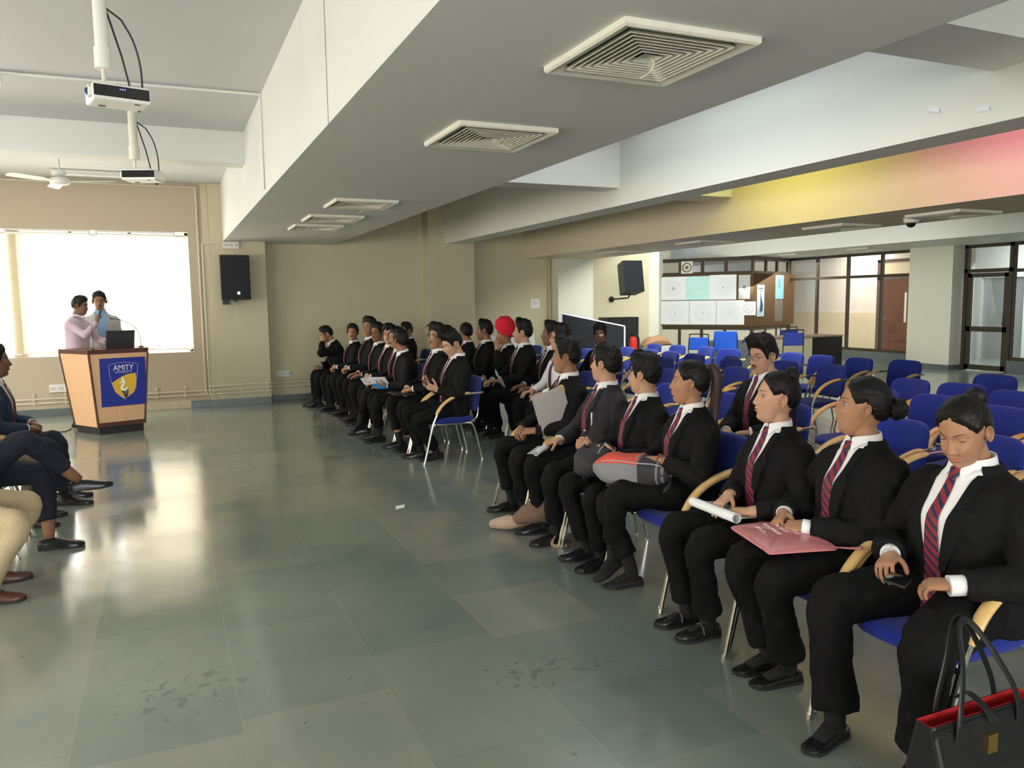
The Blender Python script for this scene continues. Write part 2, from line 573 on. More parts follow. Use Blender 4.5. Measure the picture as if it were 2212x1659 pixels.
# window wall with its opening
b = MB()
WX0, WX1, WZ0, WZ1 = -3.75, 0.385, 0.90, 2.80
b.box((X0 - .3, YW, 0), (WX0, YW + .3, ZC)); b.box((WX1, YW, 0), (.62, YW + .3, ZC))
b.box((WX0, YW, 0), (WX1, YW + .3, WZ0)); b.box((WX0, YW, WZ1), (WX1, YW + .3, ZC))
struct('wall_front', b, M_WALLF)
b = MB(); b.box((.60, YW - .06, 0), (.70, YW + .3, ZC)); b.box((.70, YW - .10, 0), (1.545, YW + .5, ZC)); struct('wall_pillar_speaker', b, M_WALL, bevel=.006)
b = MB(); b.box((1.5, YR, 0), (4.5, YR + .25, ZC)); b.box((5.1, YR, 0), (7.2, YR + .25, ZC)); b.box((7.6, YR, 0), (9.25, YR + .25, ZC)); struct('wall_back', b, M_WALL)
b = MB(); b.box((4.36, YW - .02, 0), (5.24, YR + .25, ZC)); struct('wall_pillar_middle', b, M_WALL, bevel=.006)
b = MB(); b.box((6.96, YW - .02, 0), (7.74, YR + .25, ZC)); struct('wall_pillar_right', b, M_WALL_W, bevel=.006)
b = MB(); b.box((9.25, YR, 0), (9.5, 18.7, ZC)); b.box((9.5, 18.5, 0), (13.0, 18.75, ZC)); struct('wall_back_alcove', b, M_WALL_W)
# left wall with five window openings
b = MB()
ys = [Y0 - .3]
SW = (-2.6, 1.2, 4.6, 8.0, 11.0)
for y in SW:
    b.box((X0 - .25, ys[-1], 0), (X0, y - 1.1, ZC)); ys.append(y + 1.1)
    b.box((X0 - .25, y - 1.1, 0), (X0, y + 1.1, WZ0)); b.box((X0 - .25, y - 1.1, WZ1), (X0, y + 1.1, ZC))
b.box((X0 - .25, ys[-1], 0), (X0, YW + .3, ZC))
struct('wall_left', b, M_WALL)
b = MB(); b.box((X0 - .25, Y0 - .25, 0), (-2.2, Y0, ZC)); b.box((4.2, Y0 - .25, 0), (24, Y0, ZC))
b.box((-2.2, Y0 - .25, 0), (4.2, Y0, WZ0)); b.box((-2.2, Y0 - .25, WZ1), (4.2, Y0, ZC)); struct('wall_rear', b, M_WALL)

# window frames, panes lit by the sky
M_SKYPANE = emit_mat('bright_sky', (0.96, 0.98, 1.0), 9.0)


def window(n, lo, hi, axis, nm=4):
    """aluminium frame with a pane of bright sky; axis = the wall's normal"""
    f = MB()
    (x0, y0, z0), (x1, y1, z1) = lo, hi
    w = .05
    if axis == 'y':
        f.box((x0, y0, z0), (x1, y1, z0 + w)); f.box((x0, y0, z1 - w), (x1, y1, z1))
        for i in range(nm + 1):
            x = x0 + (x1 - x0 - w) * i / nm
            f.box((x, y0, z0), (x + w, y1, z1))
        p = MB(); p.box((x0, y0 + .025, z0), (x1, y0 + .035, z1))
    else:
        f.box((x0, y0, z0), (x1, y1, z0 + w)); f.box((x0, y0, z1 - w), (x1, y1, z1))
        for i in range(nm + 1):
            y = y0 + (y1 - y0 - w) * i / nm
            f.box((x0, y, z0), (x1, y + w, z1))
        p = MB(); p.box((x0 + .02, y0, z0), (x0 + .03, y1, z1))
    o = struct('window_%d' % n, f, M_WHITEP)
    p.build('pane', M_SKYPANE, o)
    return o


w1 = window(1, (WX0, YW + .2, WZ0), (WX1, YW + .25, WZ1), 'y', 5)
b = MB(); b.box((-2.10, YW + .13, WZ0), (-1.93, YW + .19, WZ1)); b.build('mullion', M_WALL, w1, smooth=False)
for i, y in enumerate(SW):
    window(2 + i, (X0 - .22, y - 1.1, WZ0), (X0 - .17, y + 1.1, WZ1), 'x', 3)
window(7, (-2.2, Y0 - .2, WZ0), (4.2, Y0 - .15, WZ1), 'y', 6)  # unseen rear window, added with the fill behind the camera


def blind(name, label, p0, p1, z0, z1, nrm, seed, gaps=(), open_=()):
    """vertical blind: head rail, slats (one pleated sheet of many vanes), bottom weights"""
    R = random.Random(seed)
    p0, p1 = np.array(p0), np.array(p1)
    d = norm(p1 - p0); L = np.linalg.norm(p1 - p0); n = np.array(nrm)
    root = empty(name, tuple((p0 + p1) / 2) + (0,), 0, label, 'blind')
    root.location = (0, 0, 0)
    r = MB(); r.obox(tuple((p0 + p1) / 2) + (z1 + .01,), (d[0], d[1], 0), (n[0], n[1], 0), (0, 0, 1), L / 2, .02, .018); r.build('head_rail', M_WHITEP, root)
    s = MB(); w = MB(); k = max(1, round(L / .092)); step = L / k
    for i in range(k):
        c = p0 + d * (i + .5) * step
        a = rad(R.uniform(8, 22))
        if i in open_:
            a = rad(R.uniform(70, 80))
        if i in gaps:
            continue
        v = d * math.cos(a) + n * math.sin(a)
        zb = z0 + R.uniform(-.012, .012)
        s.obox((c[0], c[1], (zb + z1) / 2), (v[0], v[1], 0), norm((-v[1], v[0], 0)), (0, 0, 1), .051, .0006, (z1 - zb) / 2)
        w.obox((c[0], c[1], zb - .008), (v[0], v[1], 0), norm((-v[1], v[0], 0)), (0, 0, 1), .050, .003, .012)
    o = s.build('slats', M_BLIND, root); o['kind'] = 'stuff'
    o = w.build('bottom_weights', M_WHITEP, root)
    return root


blind('vertical_blind', 'cream vertical blind glowing in the big window behind the lectern', (WX0 + .02, YW + .10), (WX1 - .02, YW + .10), WZ0 + .06, WZ1 - .07, (0, -1), 3, open_=(17, 24, 31), gaps=())
for i, y in enumerate(SW):
    blind('vertical_blind', 'vertical blind over side window number %s along the left wall' % ('one', 'two', 'three', 'four', 'five')[i],
          (X0 - .1, y - 1.08), (X0 - .1, y + 1.08), WZ0 + .06, WZ1 - .05, (1, 0), 10 + i)

# ceiling duct, beams, cross beams
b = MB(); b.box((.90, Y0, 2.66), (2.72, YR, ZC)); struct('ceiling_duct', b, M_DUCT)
b = MB(); b.box((.897, 4.585, 2.66), (.90, 4.595, ZC)); struct('trim_1', b, mat('joint_line', (.30, .28, .25), .8))
b = MB(); b.box((X0, 9.42, 3.22), (.90, 9.76, ZC)); struct('ceiling_beam_left', b, M_DUCT)
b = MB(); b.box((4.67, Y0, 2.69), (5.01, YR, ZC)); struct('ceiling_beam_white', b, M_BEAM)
b = MB(); b.box((6.40, Y0, 2.46), (7.78, YR, ZC)); struct('ceiling_beam_wide', b, M_BEAMC)
b = MB(); b.box((13.9, Y0, 2.75), (16.45, 25, ZC)); struct('ceiling_beam_partition', b, M_BEAM)
b = MB(); b.box((2.72, 7.62, 2.88), (4.67, 7.95, ZC)); b.box((2.72, 2.85, 3.0), (4.67, 3.33, ZC)); struct('ceiling_cross_beams', b, M_BEAM)
b = MB(); b.box((5.01, 7.85, 2.88), (6.40, 8.35, ZC)); b.box((5.01, 5.22, 3.12), (6.4, 5.50, ZC)); b.box((5.01, 2.4, 2.9), (6.4, 2.8, ZC)); struct('ceiling_cross_beams_coloured_bay', b, M_BEAM)
# skylight panes in the two bays
for i, (nm, bx, c, s) in enumerate((('clear', ((2.85, 3.6), (4.5, 7.3)), (.9, .97, 1.0), 1.3), ('yellow', ((5.15, 5.75), (6.25, 7.6)), (1.0, .93, .25), 1.5), ('pink', ((5.15, 2.95), (6.25, 5.0)), (1.0, .35, .6), 1.6))):
    f = MB()
    (x0, y0), (x1, y1) = bx
    for k in range(4):
        y = y0 + (y1 - y0) * k / 3
        f.box((x0, y - .02, ZC - .03), (x1, y + .02, ZC))
    f.box((x0, y0, ZC - .03), (x0 + .03, y1, ZC)); f.box((x1 - .03, y0, ZC - .03), (x1, y1, ZC))
    o = struct('window_%d' % (8 + i), f, M_FRAME)
    p = MB(); p.box((x0, y0, ZC - .012), (x1, y1, ZC - .006)); p.build('pane', emit_mat('skylight_' + nm, c, s), o)

# skirtings
b = MB()
b.box((X0, YW - .015, 0), (-.95, YW, .11)); b.box((.30, YW - .015, 0), (.60, YW, .11)); b.box((.59, YW - .075, 0), (.70, YW - .06, .11)); b.box((.70, YW - .115, 0), (1.555, YW - .10, .12)); b.box((1.545, YW - .115, 0), (1.56, YR, .12))
struct('baseboard_front', b, M_SLATE)
b = MB(); b.box((-.95, YW - .012, 0), (.30, YW, .12)); struct('baseboard_front_painted', b, mat('peeling_cream', (.62, .55, .40), .7, noise=.3, nscale=14))
b = MB(); b.box((1.56, YR - .015, 0), (4.36, YR, .09)); b.box((4.35, YW - .035, 0), (5.25, YW - .02, .1)); b.box((5.24, YR - .015, 0), (6.96, YR, .1)); b.box((6.95, YW - .035, 0), (7.75, YW - .02, .1)); b.box((7.74, YR - .015, 0), (9.25, YR, .1)); struct('baseboard_back', b, M_SLATE)

# ------------------------------------------------------------------ glass partition on the right (x = 16.3)
GX = 16.3
b = MB(); b.box((15.92, 12.05, 0), (GX + .35, 13.16, 2.76)); struct('wall_pillar_partition', b, M_WALL_W, bevel=.005)
b = MB(); b.box((15.905, 12.04, 0), (15.92, 13.16, .11)); b.box((15.905, 12.035, 0), (GX, 12.05, .11)); struct('baseboard_partition', b, M_SLATE)
b = MB(); b.box((GX - .06, 13.16, 0), (GX + .1, 17.5, .27)); b.box((GX - .06, Y0, 0), (GX + .1, 10.95, .27)); struct('wall_partition_sill', b, M_SLATE)


def glazing(n, ya, yb, nmul, ztr=2.16, z0=.27, z1=2.75):
    f = MB(); w = .035
    for z in (z0 + w, ztr, z1 - w):
        f.box((GX - .03, ya, z - w), (GX + .03, yb, z + w))
    for i in range(nmul + 1):
        y = ya + (yb - ya) * i / nmul
        f.box((GX - .035, y - w, z0), (GX + .035, y + w, z1))
    o = struct('window_%d' % n, f, M_FRAME)
    p = MB(); p.box((GX - .004, ya, z0), (GX + .004, yb, z1)); p.build('pane', M_GLASS, o)


glazing(11, 13.18, 17.42, 4)
glazing(12, 5.0, 10.92, 6)
# door with transom
f = MB()
for (y0, y1, z0, z1) in ((11.94, 12.02, 0, 2.75), (10.92, 11.0, 0, 2.75), (10.92, 12.02, 2.68, 2.75), (10.92, 12.02, 2.14, 2.22)):
    f.box((GX - .05, y0, z0), (GX + .05, y1, z1))
door = struct('door_1', f, M_FRAME)
p = MB(); p.box((GX - .004, 11.0, 2.2), (GX + .004, 11.94, 2.7)); p.build('transom_pane', M_GLASS, door)
f = MB()
for (y0, y1, z0, z1) in ((11.84, 11.93, .02, 2.13), (11.01, 11.10, .02, 2.13), (11.01, 11.93, 2.04, 2.13), (11.01, 11.93, .02, .13), (11.01, 11.93, .86, .97)):
    f.box((GX - .035, y0, z0), (GX + .025, y1, z1))
leaf = f.build('door_leaf', M_FRAME, door, smooth=False)
p = MB(); p.box((GX - .008, 11.05, .1), (GX + .0, 11.9, 2.08)); p.build('pane', M_GLASS_DOOR, leaf)
h = MB(); h.tube(catmull([(GX - .035, 11.07, 1.02), (GX - .085, 11.075, 1.03), (GX - .09, 11.075, 1.12), (GX - .085, 11.075, 1.21), (GX - .035, 11.07, 1.22)], 4), .009, 8); h.build('handle', M_CHROME, leaf)
# what stands beyond the glass: corridor wall with a red-brown door, lift lobby
M_CORR = paint_mat('corridor_paint', (.74, .66, .58)); M_DADO = paint_mat('corridor_dado', (.70, .58, .38))
b = MB(); b.box((18.3, 14.45, 1.2), (18.5, 25, ZC)); struct('wall_corridor', b, M_CORR)
b = MB(); b.box((18.28, 14.45, 0), (18.5, 25, 1.2)); struct('wall_corridor_dado', b, M_DADO)
M_RED = wood_mat('red_brown_door', (.105, .033, .017), (.16, .052, .025), .3, (1, 1, .2), 6, .3)
f = MB(); f.box((18.2, 14.55, 0), (18.28, 14.65, 2.66)); f.box((18.2, 15.97, 0), (18.28, 16.07, 2.66)); f.box((18.2, 14.55, 2.58), (18.28, 16.07, 2.66)); f.box((18.2, 14.55, 2.1), (18.28, 16.07, 2.18))
d2 = struct('door_2', f, mat('dark_door_frame', (.10, .06, .05), .4))
p = MB(); p.box((18.22, 14.65, .01), (18.27, 15.97, 2.1)); lf = p.build('door_leaf', M_RED, d2, smooth=False)
p = MB(); p.box((18.205, 15.1, .95), (18.22, 15.16, 1.75)); p.build('vision_panel', mat('pale_vision_glass', (.7, .66, .58), .1), lf)
p = MB(); p.tube([(18.215, 15.8, 1.05), (18.17, 15.8, 1.05), (18.17, 15.68, 1.05)], .012, 8); p.build('handle', M_CHROME, lf)
p = MB(); p.box((18.24, 14.65, 2.18), (18.26, 15.97, 2.58)); p.build('transom_pane', mat('transom_glass', (.66, .55, .36), .1), d2, smooth=False)
b = MB(); b.box((19.6, 5, 0), (19.8, 12.86, ZC)); b.box((19.6, 14.0, 0), (19.8, 16, ZC)); b.box((19.6, 12.86, 2.1), (19.8, 14.0, ZC)); b.box((18.5, 16, 0), (19.8, 16.2, ZC)); struct('wall_lobby', b, mat('lobby_stone', (.40, .40, .37), .5, noise=.3, nscale=60))
M_LIFT = mat('brushed_lift_steel', (.42, .46, .50), .35, .8, noise=.08, nscale=40)
b = MB(); b.box((19.72, 12.86, 0), (19.78, 13.425, 2.1)); b.box((19.72, 13.435, 0), (19.78, 14.0, 2.1)); struct('door_3', b, M_LIFT)

# ------------------------------------------------------------------ pin-board booth set at an angle
CO = np.array([14.19, 16.49]); DB = norm((-.585, .811)); DRT = norm((.918, .395))
LB, LR = 2.55, 2.30


def bpt(t, off=0.0, side=0):
    """a point along the booth's long face (side 0) or short face (side 1), off metres towards the room"""
    if side == 0:
        nrm = np.array([-DB[1], DB[0]]) * 1.0
        nrm = nrm if nrm[0] < 0 else -nrm
        return CO + DB * t + nrm * off
    nrm = np.array([DRT[1], -DRT[0]])
    return CO + DRT * t + nrm * off


def bbox_on(mb, t0, t1, z0, z1, o0, o1, side=0, m=0):
    a, b_ = bpt(t0, o0, side), bpt(t1, o0, side); c, d_ = bpt(t1, o1, side), bpt(t0, o1, side)
    mb.add([(*a, z0), (*b_, z0), (*c, z0), (*d_, z0), (*a, z1), (*b_, z1), (*c, z1), (*d_, z1)],
           [(0, 3, 2, 1), (4, 5, 6, 7), (0, 1, 5, 4), (1, 2, 6, 5), (2, 3, 7, 6), (3, 0, 4, 7)], m)


booth = empty('pinboard_booth', (CO[0], CO[1], 0), 0, 'brown framed booth with low cream panels and high glass under a pin board', 'partition')
booth.location = (0, 0, 0)
fr = MB()
TB = [0, .72, 1.36, 1.98, LB]
for t in TB:
    bbox_on(fr, max(0, t - .04), min(LB, t + .04), 0, 2.75, -.06, .0)
for t in (0.04, .82, 1.5, 2.2):
    bbox_on(fr, t - .04, t + .04, 0, 2.75, -.06, .0, 1)
for z in (.86, 2.32, 2.70):
    bbox_on(fr, 0, LB, z - .05, z + .05, -.055, -.002); bbox_on(fr, 0, LR, z - .05, z + .05, -.055, -.002, 1)
fr.build('frame', M_FRAME, booth, smooth=False)
pn = MB(); bbox_on(pn, 0, LB, 0, .84, -.04, -.02); bbox_on(pn, 0, LR, 0, .84, -.04, -.02, 1); pn.build('lower_panels', mat('cream_laminate', (.66, .62, .50), .45), booth, smooth=False)
pn = MB(); bbox_on(pn, 0, 1.36, 2.36, 2.66, -.035, -.03); bbox_on(pn, 0, LR, 2.36, 2.66, -.035, -.03, 1); pn.build('upper_glass', M_GLASS, booth, smooth=False)
bo = MB(); bbox_on(bo, 0, LB - .02, .90, 2.30, 0.0, .03); bbox_on(bo, -.03, LR + .25, .90, 2.30, 0.0, .03, 1); bo.build('pin_board', mat('brown_hessian', (.105, .062, .028), .9, noise=.15, nscale=90, bump=.4), booth, smooth=False)
ga = MB(); bbox_on(ga, 2.02, 2.5, 2.37, 2.65, -.03, -.02); ga.build('mesh_panel', mat('grey_mesh', (.35, .34, .28), .7, noise=.2, nscale=200), booth, smooth=False)
ex = empty('exhaust_fan', (0, 0, 0), 0, 'white round exhaust fan set above the pin board', 'fan')
e = MB(); bbox_on(e, 1.62, 1.94, 2.34, 2.67, -.01, .02); e.build('housing', M_OFFW, ex, smooth=False)
cc = bpt(1.78, .03); e = MB(); nn = norm(np.append(bpt(0, 1) - bpt(0, 0), 0)); sd = np.append(DB, 0)
ring = lambda r, o: [np.append(cc, 2.505) + nn * o + r * (math.cos(a) * sd + math.sin(a) * np.array((0, 0, 1))) for a in np.linspace(0, 2 * PI, 24, endpoint=False)]
e.loft([ring(.135, -.01), ring(.135, .01), ring(.11, .012), ring(.10, -.008)], False, False); e.loft([ring(.05, -.005), ring(.05, .012), ring(.03, .02)]); e.build('rim', mat('fan_dark_rim', (.16, .15, .12), .5), ex)

M_PAPER = [mat('paper_white', (.80, .81, .82), .8, noise=.03, nscale=4), mat('paper_mint', (.52, .80, .76), .8, noise=.06, nscale=3), mat('paper_blue', (.20, .46, .66), .8, noise=.1, nscale=25), mat('paper_sky', (.42, .62, .80), .8, noise=.12, nscale=30), mat('paper_grey', (.52, .52, .50), .8, noise=.06, nscale=8), mat('photo_dark', (.13, .12, .11), .5, noise=.9, nscale=22)]
M_INK = mat('ink', (.05, .05, .06), .8)
M_INKL = mat('pencil_line', (.42, .42, .44), .8)
SHEETS = [  # t0, t1, z0, z1, side, paper, label, centre mark
    (1.80, 2.50, 1.62, 2.26, 0, 0, 'white chart with a small ringed mark, first in the upper row', 'ring'),
    (1.14, 1.80, 1.62, 2.26, 0, 1, 'mint green chart in the upper row of the pin board', 'dot'),
    (.42, 1.14, 1.62, 2.28, 0, 0, 'wide white chart right of the mint green one', 'tri'),
    (.06, .36, 1.63, 2.26, 0, 4, 'grey picture sheet alone on brown board at the corner', 'sq'),
    (1.70, 2.50, .95, 1.60, 0, 0, 'white fan-ray chart, first in the lower row', 'tri'),
    (.95, 1.69, .95, 1.60, 0, 0, 'plain white chart in the middle of the lower row', 'tri'),
    (.20, .94, .95, 1.60, 0, 0, 'white chart with a large faint circle, last in the lower row', 'circ'),
    (-.10, .28, 1.20, 1.56, 0, 0, 'small white sheet with a pinkish ring, overlapping the board corner', 'pink'),
    (.20, .62, 1.16, 2.0, 1, 3, 'pale blue poster with a tall tower drawing', 'tower'),
    (1.30, 1.82, 1.62, 2.27, 1, 2, 'blue notice sheet high on the brown side board', 'lines'),
    (1.28, 1.78, 1.0, 1.60, 1, 5, 'dark photo sheet under the blue notice sheet', ''),
]
for k, (t0, t1, z0, z1, s, pm, lab, mark) in enumerate(SHEETS):
    o_ = .034 if k not in (7,) else .038
    root = empty('paper_sheet', (0, 0, 0), 0, lab, 'paper', 'sheets on the pin board')
    e = MB(); bbox_on(e, t0, t1, z0, z1, o_ - .003, o_, s); e.build('sheet', M_PAPER[pm], root, smooth=False)
    if mark:
        tm, zm = (t0 + t1) / 2, (z0 + z1) / 2
        e = MB(); c3 = lambda dt, dz: (*bpt(tm + dt, o_ + .002, s), zm + dz)

        def loop(r, n=28, w=.006):
            pts = [c3(r * math.cos(a), r * math.sin(a)) for a in np.linspace(0, 2 * PI, n)]
            e.tube(pts, w / 2, 4)
        if mark == 'ring': loop(.04, w=.012); e.tube([c3(-.02, 0), c3(.02, 0)], .006, 4)
        if mark == 'dot': e.tube([c3(-.01, 0), c3(.012, 0)], .006, 4)
        if mark == 'tri': e.tube([c3(-.02, -.02), c3(.02, -.02), c3(0, .03), c3(-.02, -.02)], .005, 4)
        if mark == 'sq': e.tube([c3(-.02, -.03), c3(.02, -.03), c3(.02, .03), c3(-.02, .03), c3(-.02, -.03)], .012, 4)
        if mark in ('circ', 'ring', 'pink'): loop(.04, w=.006)
        if mark == 'tower': e.tube([c3(0, -.28), c3(.03, -.1), c3(.0, .05), c3(0, .2)], [.05, .045, .02, .004], 5); e.tube([c3(-.13, .33), c3(.13, .33)], .012, 4); e.tube([c3(-.04, .26), c3(.06, .26)], .01, 4)
        if mark == 'lines':
            for q in range(5): e.tube([c3(-.12, .2 - q * .05), c3(.1, .2 - q * .05)], .005, 4)
        e.build('drawing', M_INK, root)
        if mark in ('circ', 'pink', 'ring', 'tri'):
            e = MB(); loop({'pink': .13, 'circ': .24, 'ring': .2, 'tri': .22}[mark], 40, .010 if mark == 'pink' else .005)
            if mark == 'pink': loop(.10, 40, .006)
            for q in range(0 if mark == 'pink' else 22):
                a = q * 2 * PI / 22; e.tube([c3(.08 * math.cos(a), .08 * math.sin(a)), c3(.2 * math.cos(a), .2 * math.sin(a))], .0015, 3)
            e.build('faint_lines', M_INKL if mark != 'pink' else mat('pinkish_line', (.55, .38, .42), .8), root)

# switch boxes, notices and conduits on the walls
def switch_box(loc, sx, sz, label, axis='y', parts=3):
    r = empty('switch_box', loc, 0, label, 'socket')
    m_ = MB()
    if axis == 'y': m_.box((-sx / 2, -.045, -sz / 2), (sx / 2, 0, sz / 2))
    else: m_.box((-.045, -sx / 2, -sz / 2), (0, sx / 2, sz / 2))
    m_.build('box', M_WHITEP, r, smooth=False, bevel=.004)
    if axis == 'y':
        m_ = MB()
        for i in range(parts):
            x = -sx / 2 + sx * (i + .5) / parts
            m_.box((x - sx * .1, -.049, -sz * .18), (x + sx * .1, -.044, sz * .18))
        m_.build('switches', mat('switch_grey', (.55, .54, .5), .4), r, smooth=False)
    return r


switch_box((1.80, YR, .46), .22, .10, 'white socket box low on the recessed wall beside the pillar')
switch_box((-1.52, YW, .42), .30, .12, 'white socket box low on the wall left of the lectern')
switch_box((1.02, YW - .10, 2.60), .24, .11, 'white switch box right above the speaker on the pillar')
r = empty('wall_notice', (6.62, YR, 1.60), 0, 'white notice sheet taped on the cream wall behind the seated men', 'paper')
e = MB(); e.box((-.09, -.004, -.09), (.09, 0, .09)); e.build('sheet', M_PAPER[0], r, smooth=False)
e = MB()
for q in range(4): e.box((-.06, -.006, .05 - q * .03), (.06 - .02 * (q % 2), -.004, .058 - q * .03))
e.build('printed_lines', M_INKL, r, smooth=False)
M_PIPE = mat('conduit_cream', (.66, .60, .46), .5)
r = empty('conduit_pipe', (0, 0, 0), 0, 'cream conduit running down the window wall beside the big window', 'pipe')
e = MB(); e.tube([(.53, YW - .02, 3.5), (.53, YW - .02, .30), (.55, YW - .02, .2)], .016, 8); e.tube([(-4.5, YW - .02, 3.5), (.53, YW - .02, 3.5)], .014, 8); e.build('pipe', M_PIPE, r)
e = MB(); e.tube([(.585, YW - .08, 2.62), (.585, YW - .08, .2)], .012, 8); e.tube([(.585, YW - .08, 2.62), (.70, YW - .115, 2.63), (.95, YW - .115, 2.63)], .010, 8); e.build('branch_pipe', M_PIPE, r)
for k, (z, lab) in enumerate(((.20, 'lower cream conduit along the foot of the window wall and pillar'), (.265, 'middle cream conduit along the foot of the window wall and pillar'), (.33, 'upper cream conduit along the foot of the pillar'))):
    r = empty('floor_conduit', (0, 0, 0), 0, lab, 'pipe', 'conduits along the wall foot')
    e = MB(); x0 = -4.4 if k < 2 else .56
    e.tube([(x0, YW - .018, z), (.575, YW - .018, z), (.585, YW - .08, z + .01), (.69, YW - .118, z + .01), (1.56, YW - .118, z + .02), (1.575, YR - .02, z + .03), (4.35, YR - .02, z + .06)], .014, 8)
    e.build('pipe', M_PIPE, r)
    e = MB()
    for q in range(9):
        x = -1.9 + q * .42
        yy = YW if x < .57 else (YW - .10 if x < 1.56 else YR)
        e.box((x, yy - .038, z - .02), (x + .03, yy, z + .022))
    e.build('clips', M_PIPE, r, smooth=False)
r = empty('drain_pipe', (6.90, YR - .05, 0), 0, 'slim yellowed pipe standing at the edge of the pale pillar', 'pipe')
e = MB(); e.tube([(0, 0, 0), (0, 0, 2.46)], .022, 10); e.build('pipe', mat('yellowed_pipe', (.52, .42, .20), .5), r)
r = empty('ceiling_conduit', (0, 0, 0), 0, 'white conduit crossing the left ceiling and dropping down the duct', 'pipe')
e = MB(); e.tube([(-1.2, 7.70, ZC - .014), (.885, 7.65, ZC - .014), (.885, 7.65, 2.70)], .014, 8); e.build('pipe', M_WHITEP, r)


# ------------------------------------------------------------------ ceiling diffusers
def diffuser(x0, x1, y0, y1, z, label, wire=False, group='square air vents in the duct'):
    r = empty('ceiling_vent', ((x0 + x1) / 2, (y0 + y1) / 2, z), 0, label, 'vent', group)
    hx, hy = (x1 - x0) / 2, (y1 - y0) / 2
    sq = lambda k, h: [(-hx * k, -hy * k, h), (hx * k, -hy * k, h), (hx * k, hy * k, h), (-hx * k, hy * k, h)]
    f_ = MB(); f_.loft([sq(1, 0), sq(1, -.022), sq(.97, -.03), sq(.84, -.018), sq(.83, .0)], False, False); f_.build('frame', M_OFFW, r, smooth=False)
    l_ = MB()
    for k in (.77, .68, .59, .50, .41, .32, .23):
        l_.loft([sq(k, -.027), sq(k - .050, -.003), sq(k - .042, -.002), sq(k + .010, -.025)], False, False)
        l_.loft([sq(k, -.027), sq(k + .010, -.025)], False, False)
    l_.loft([sq(.15, -.026), sq(.05, -.004), sq(.01, -.003)], False, True)
    l_.build('louvres', M_OFFW, r, smooth=False)
    k_ = MB(); k_.box((-hx * .84, -hy * .84, -.002), (hx * .84, hy * .84, -.0005)); k_.build('backing', M_DARK, r, smooth=False)
    if wire:
        w_ = MB(); w_.tube(catmull([(.02, .0, -.02), (.04, .01, -.04), (.02, .02, -.075), (-.01, .03, -.095)], 5), .002, 5); w_.build('loose_wire', M_WHITEP, r)
    return r


VL = ['largest square air vent in the duct, nearest overhead', 'second square air vent along the duct soffit', 'third square air vent along the duct, first of the close trio', 'middle square vent of the three far ones in the duct', 'farthest square vent in the duct by the speaker wall']
for i, y in enumerate((2.84, 4.57, 8.05, 9.52, 10.68)):
    diffuser(1.56, 2.18, y - .33, y + .33, 2.66, VL[i], i in (0, 2, 4))
VW = ['air vent in the wide beam beside the dome camera', 'air vent in the wide beam under the yellow glow', 'third air vent along the underside of the wide beam', 'last air vent in the wide beam, above the hanging wall speaker']
for i, y in enumerate((5.45, 6.85, 9.35, 11.6)):
    diffuser(6.86, 7.46, y - .3, y + .3, 2.46, VW[i], False, 'air vents in the wide beam')
for i, (y, lab) in enumerate(((13.4, 'vent over the glass partition, close to the pale pillar'), (15.6, 'vent over the glass partition, above the desk'), (17.3, 'vent over the corner of the pin-board booth'))):
    diffuser(14.5, 15.1, y - .3, y + .3, 2.75, lab, False, 'air vents before the glass partition')

r = empty('dome_camera', (7.16, 5.92, 2.46), 0, 'white dome security camera under the wide beam', 'camera')
e = MB(); e.lathe([(.075, 0), (.075, -.04), (.062, -.052)]); e.build('base', M_WHITEP, r)
e = MB(); e.sphere((0, 0, -.048), .052, 20, 12); e.build('dome', mat('smoked_dome', (.012, .012, .014), .08), r)
for k, (y, z, a) in enumerate(((3.72, 2.86, .3), (3.38, 2.79, .1))):
    r = empty('tape_scrap', (4.664, y, z), 0, ('tilted' if k == 0 else 'level') + ' scrap of clear tape stuck on the white beam', 'tape')
    e = MB(); e.obox((0, 0, 0), (1, 0, 0), (0, math.cos(a), math.sin(a)), (0, -math.sin(a), math.cos(a)), .001, .045, .014); e.build('strip', mat('clear_tape', (.80, .84, .86), .15, bump=.8, bscale=60), r, smooth=False)

# ================================================================== people
def pchip(x, xs, ys):
    """smooth interpolation through knots (cubic with clamped slopes)"""
    x = np.asarray(x, float); xs = np.asarray(xs, float); ys = np.asarray(ys, float)
    h = np.diff(xs); d = np.diff(ys) / h
    m = np.zeros_like(ys); m[0], m[-1] = d[0], d[-1]
    for i in range(1, len(ys) - 1):
        m[i] = 0 if d[i - 1] * d[i] <= 0 else 2 * d[i - 1] * d[i] / (d[i - 1] + d[i])
    i = np.clip(np.searchsorted(xs, x) - 1, 0, len(h) - 1)
    t = (x - xs[i]) / h[i]
    return (2 * t**3 - 3 * t**2 + 1) * ys[i] + (t**3 - 2 * t**2 + t) * h[i] * m[i] + (-2 * t**3 + 3 * t**2) * ys[i + 1] + (t**3 - t**2) * h[i] * m[i + 1]


def rotx(a): c, s = math.cos(a), math.sin(a); return np.array([[1, 0, 0], [0, c, -s], [0, s, c]])
def roty(a): c, s = math.cos(a), math.sin(a); return np.array([[c, 0, s], [0, 1, 0], [-s, 0, c]])
def rotz(a): c, s = math.cos(a), math.sin(a); return np.array([[c, -s, 0], [s, c, 0], [0, 0, 1]])


def two_bone(S, W, l1, l2, pole):
    S, W = np.asarray(S, float), np.asarray(W, float)
    d = W - S; L = np.linalg.norm(d)
    L2 = min(L, (l1 + l2) * 0.995)
    W = S + d / L * L2; d = W - S
    a = (l1 * l1 - l2 * l2 + L2 * L2) / (2 * L2)
    h = math.sqrt(max(1e-6, l1 * l1 - a * a))
    u = d / L2
    p = np.asarray(pole, float); p = norm(p - np.dot(p, u) * u)
    return S + u * a + p * h, W


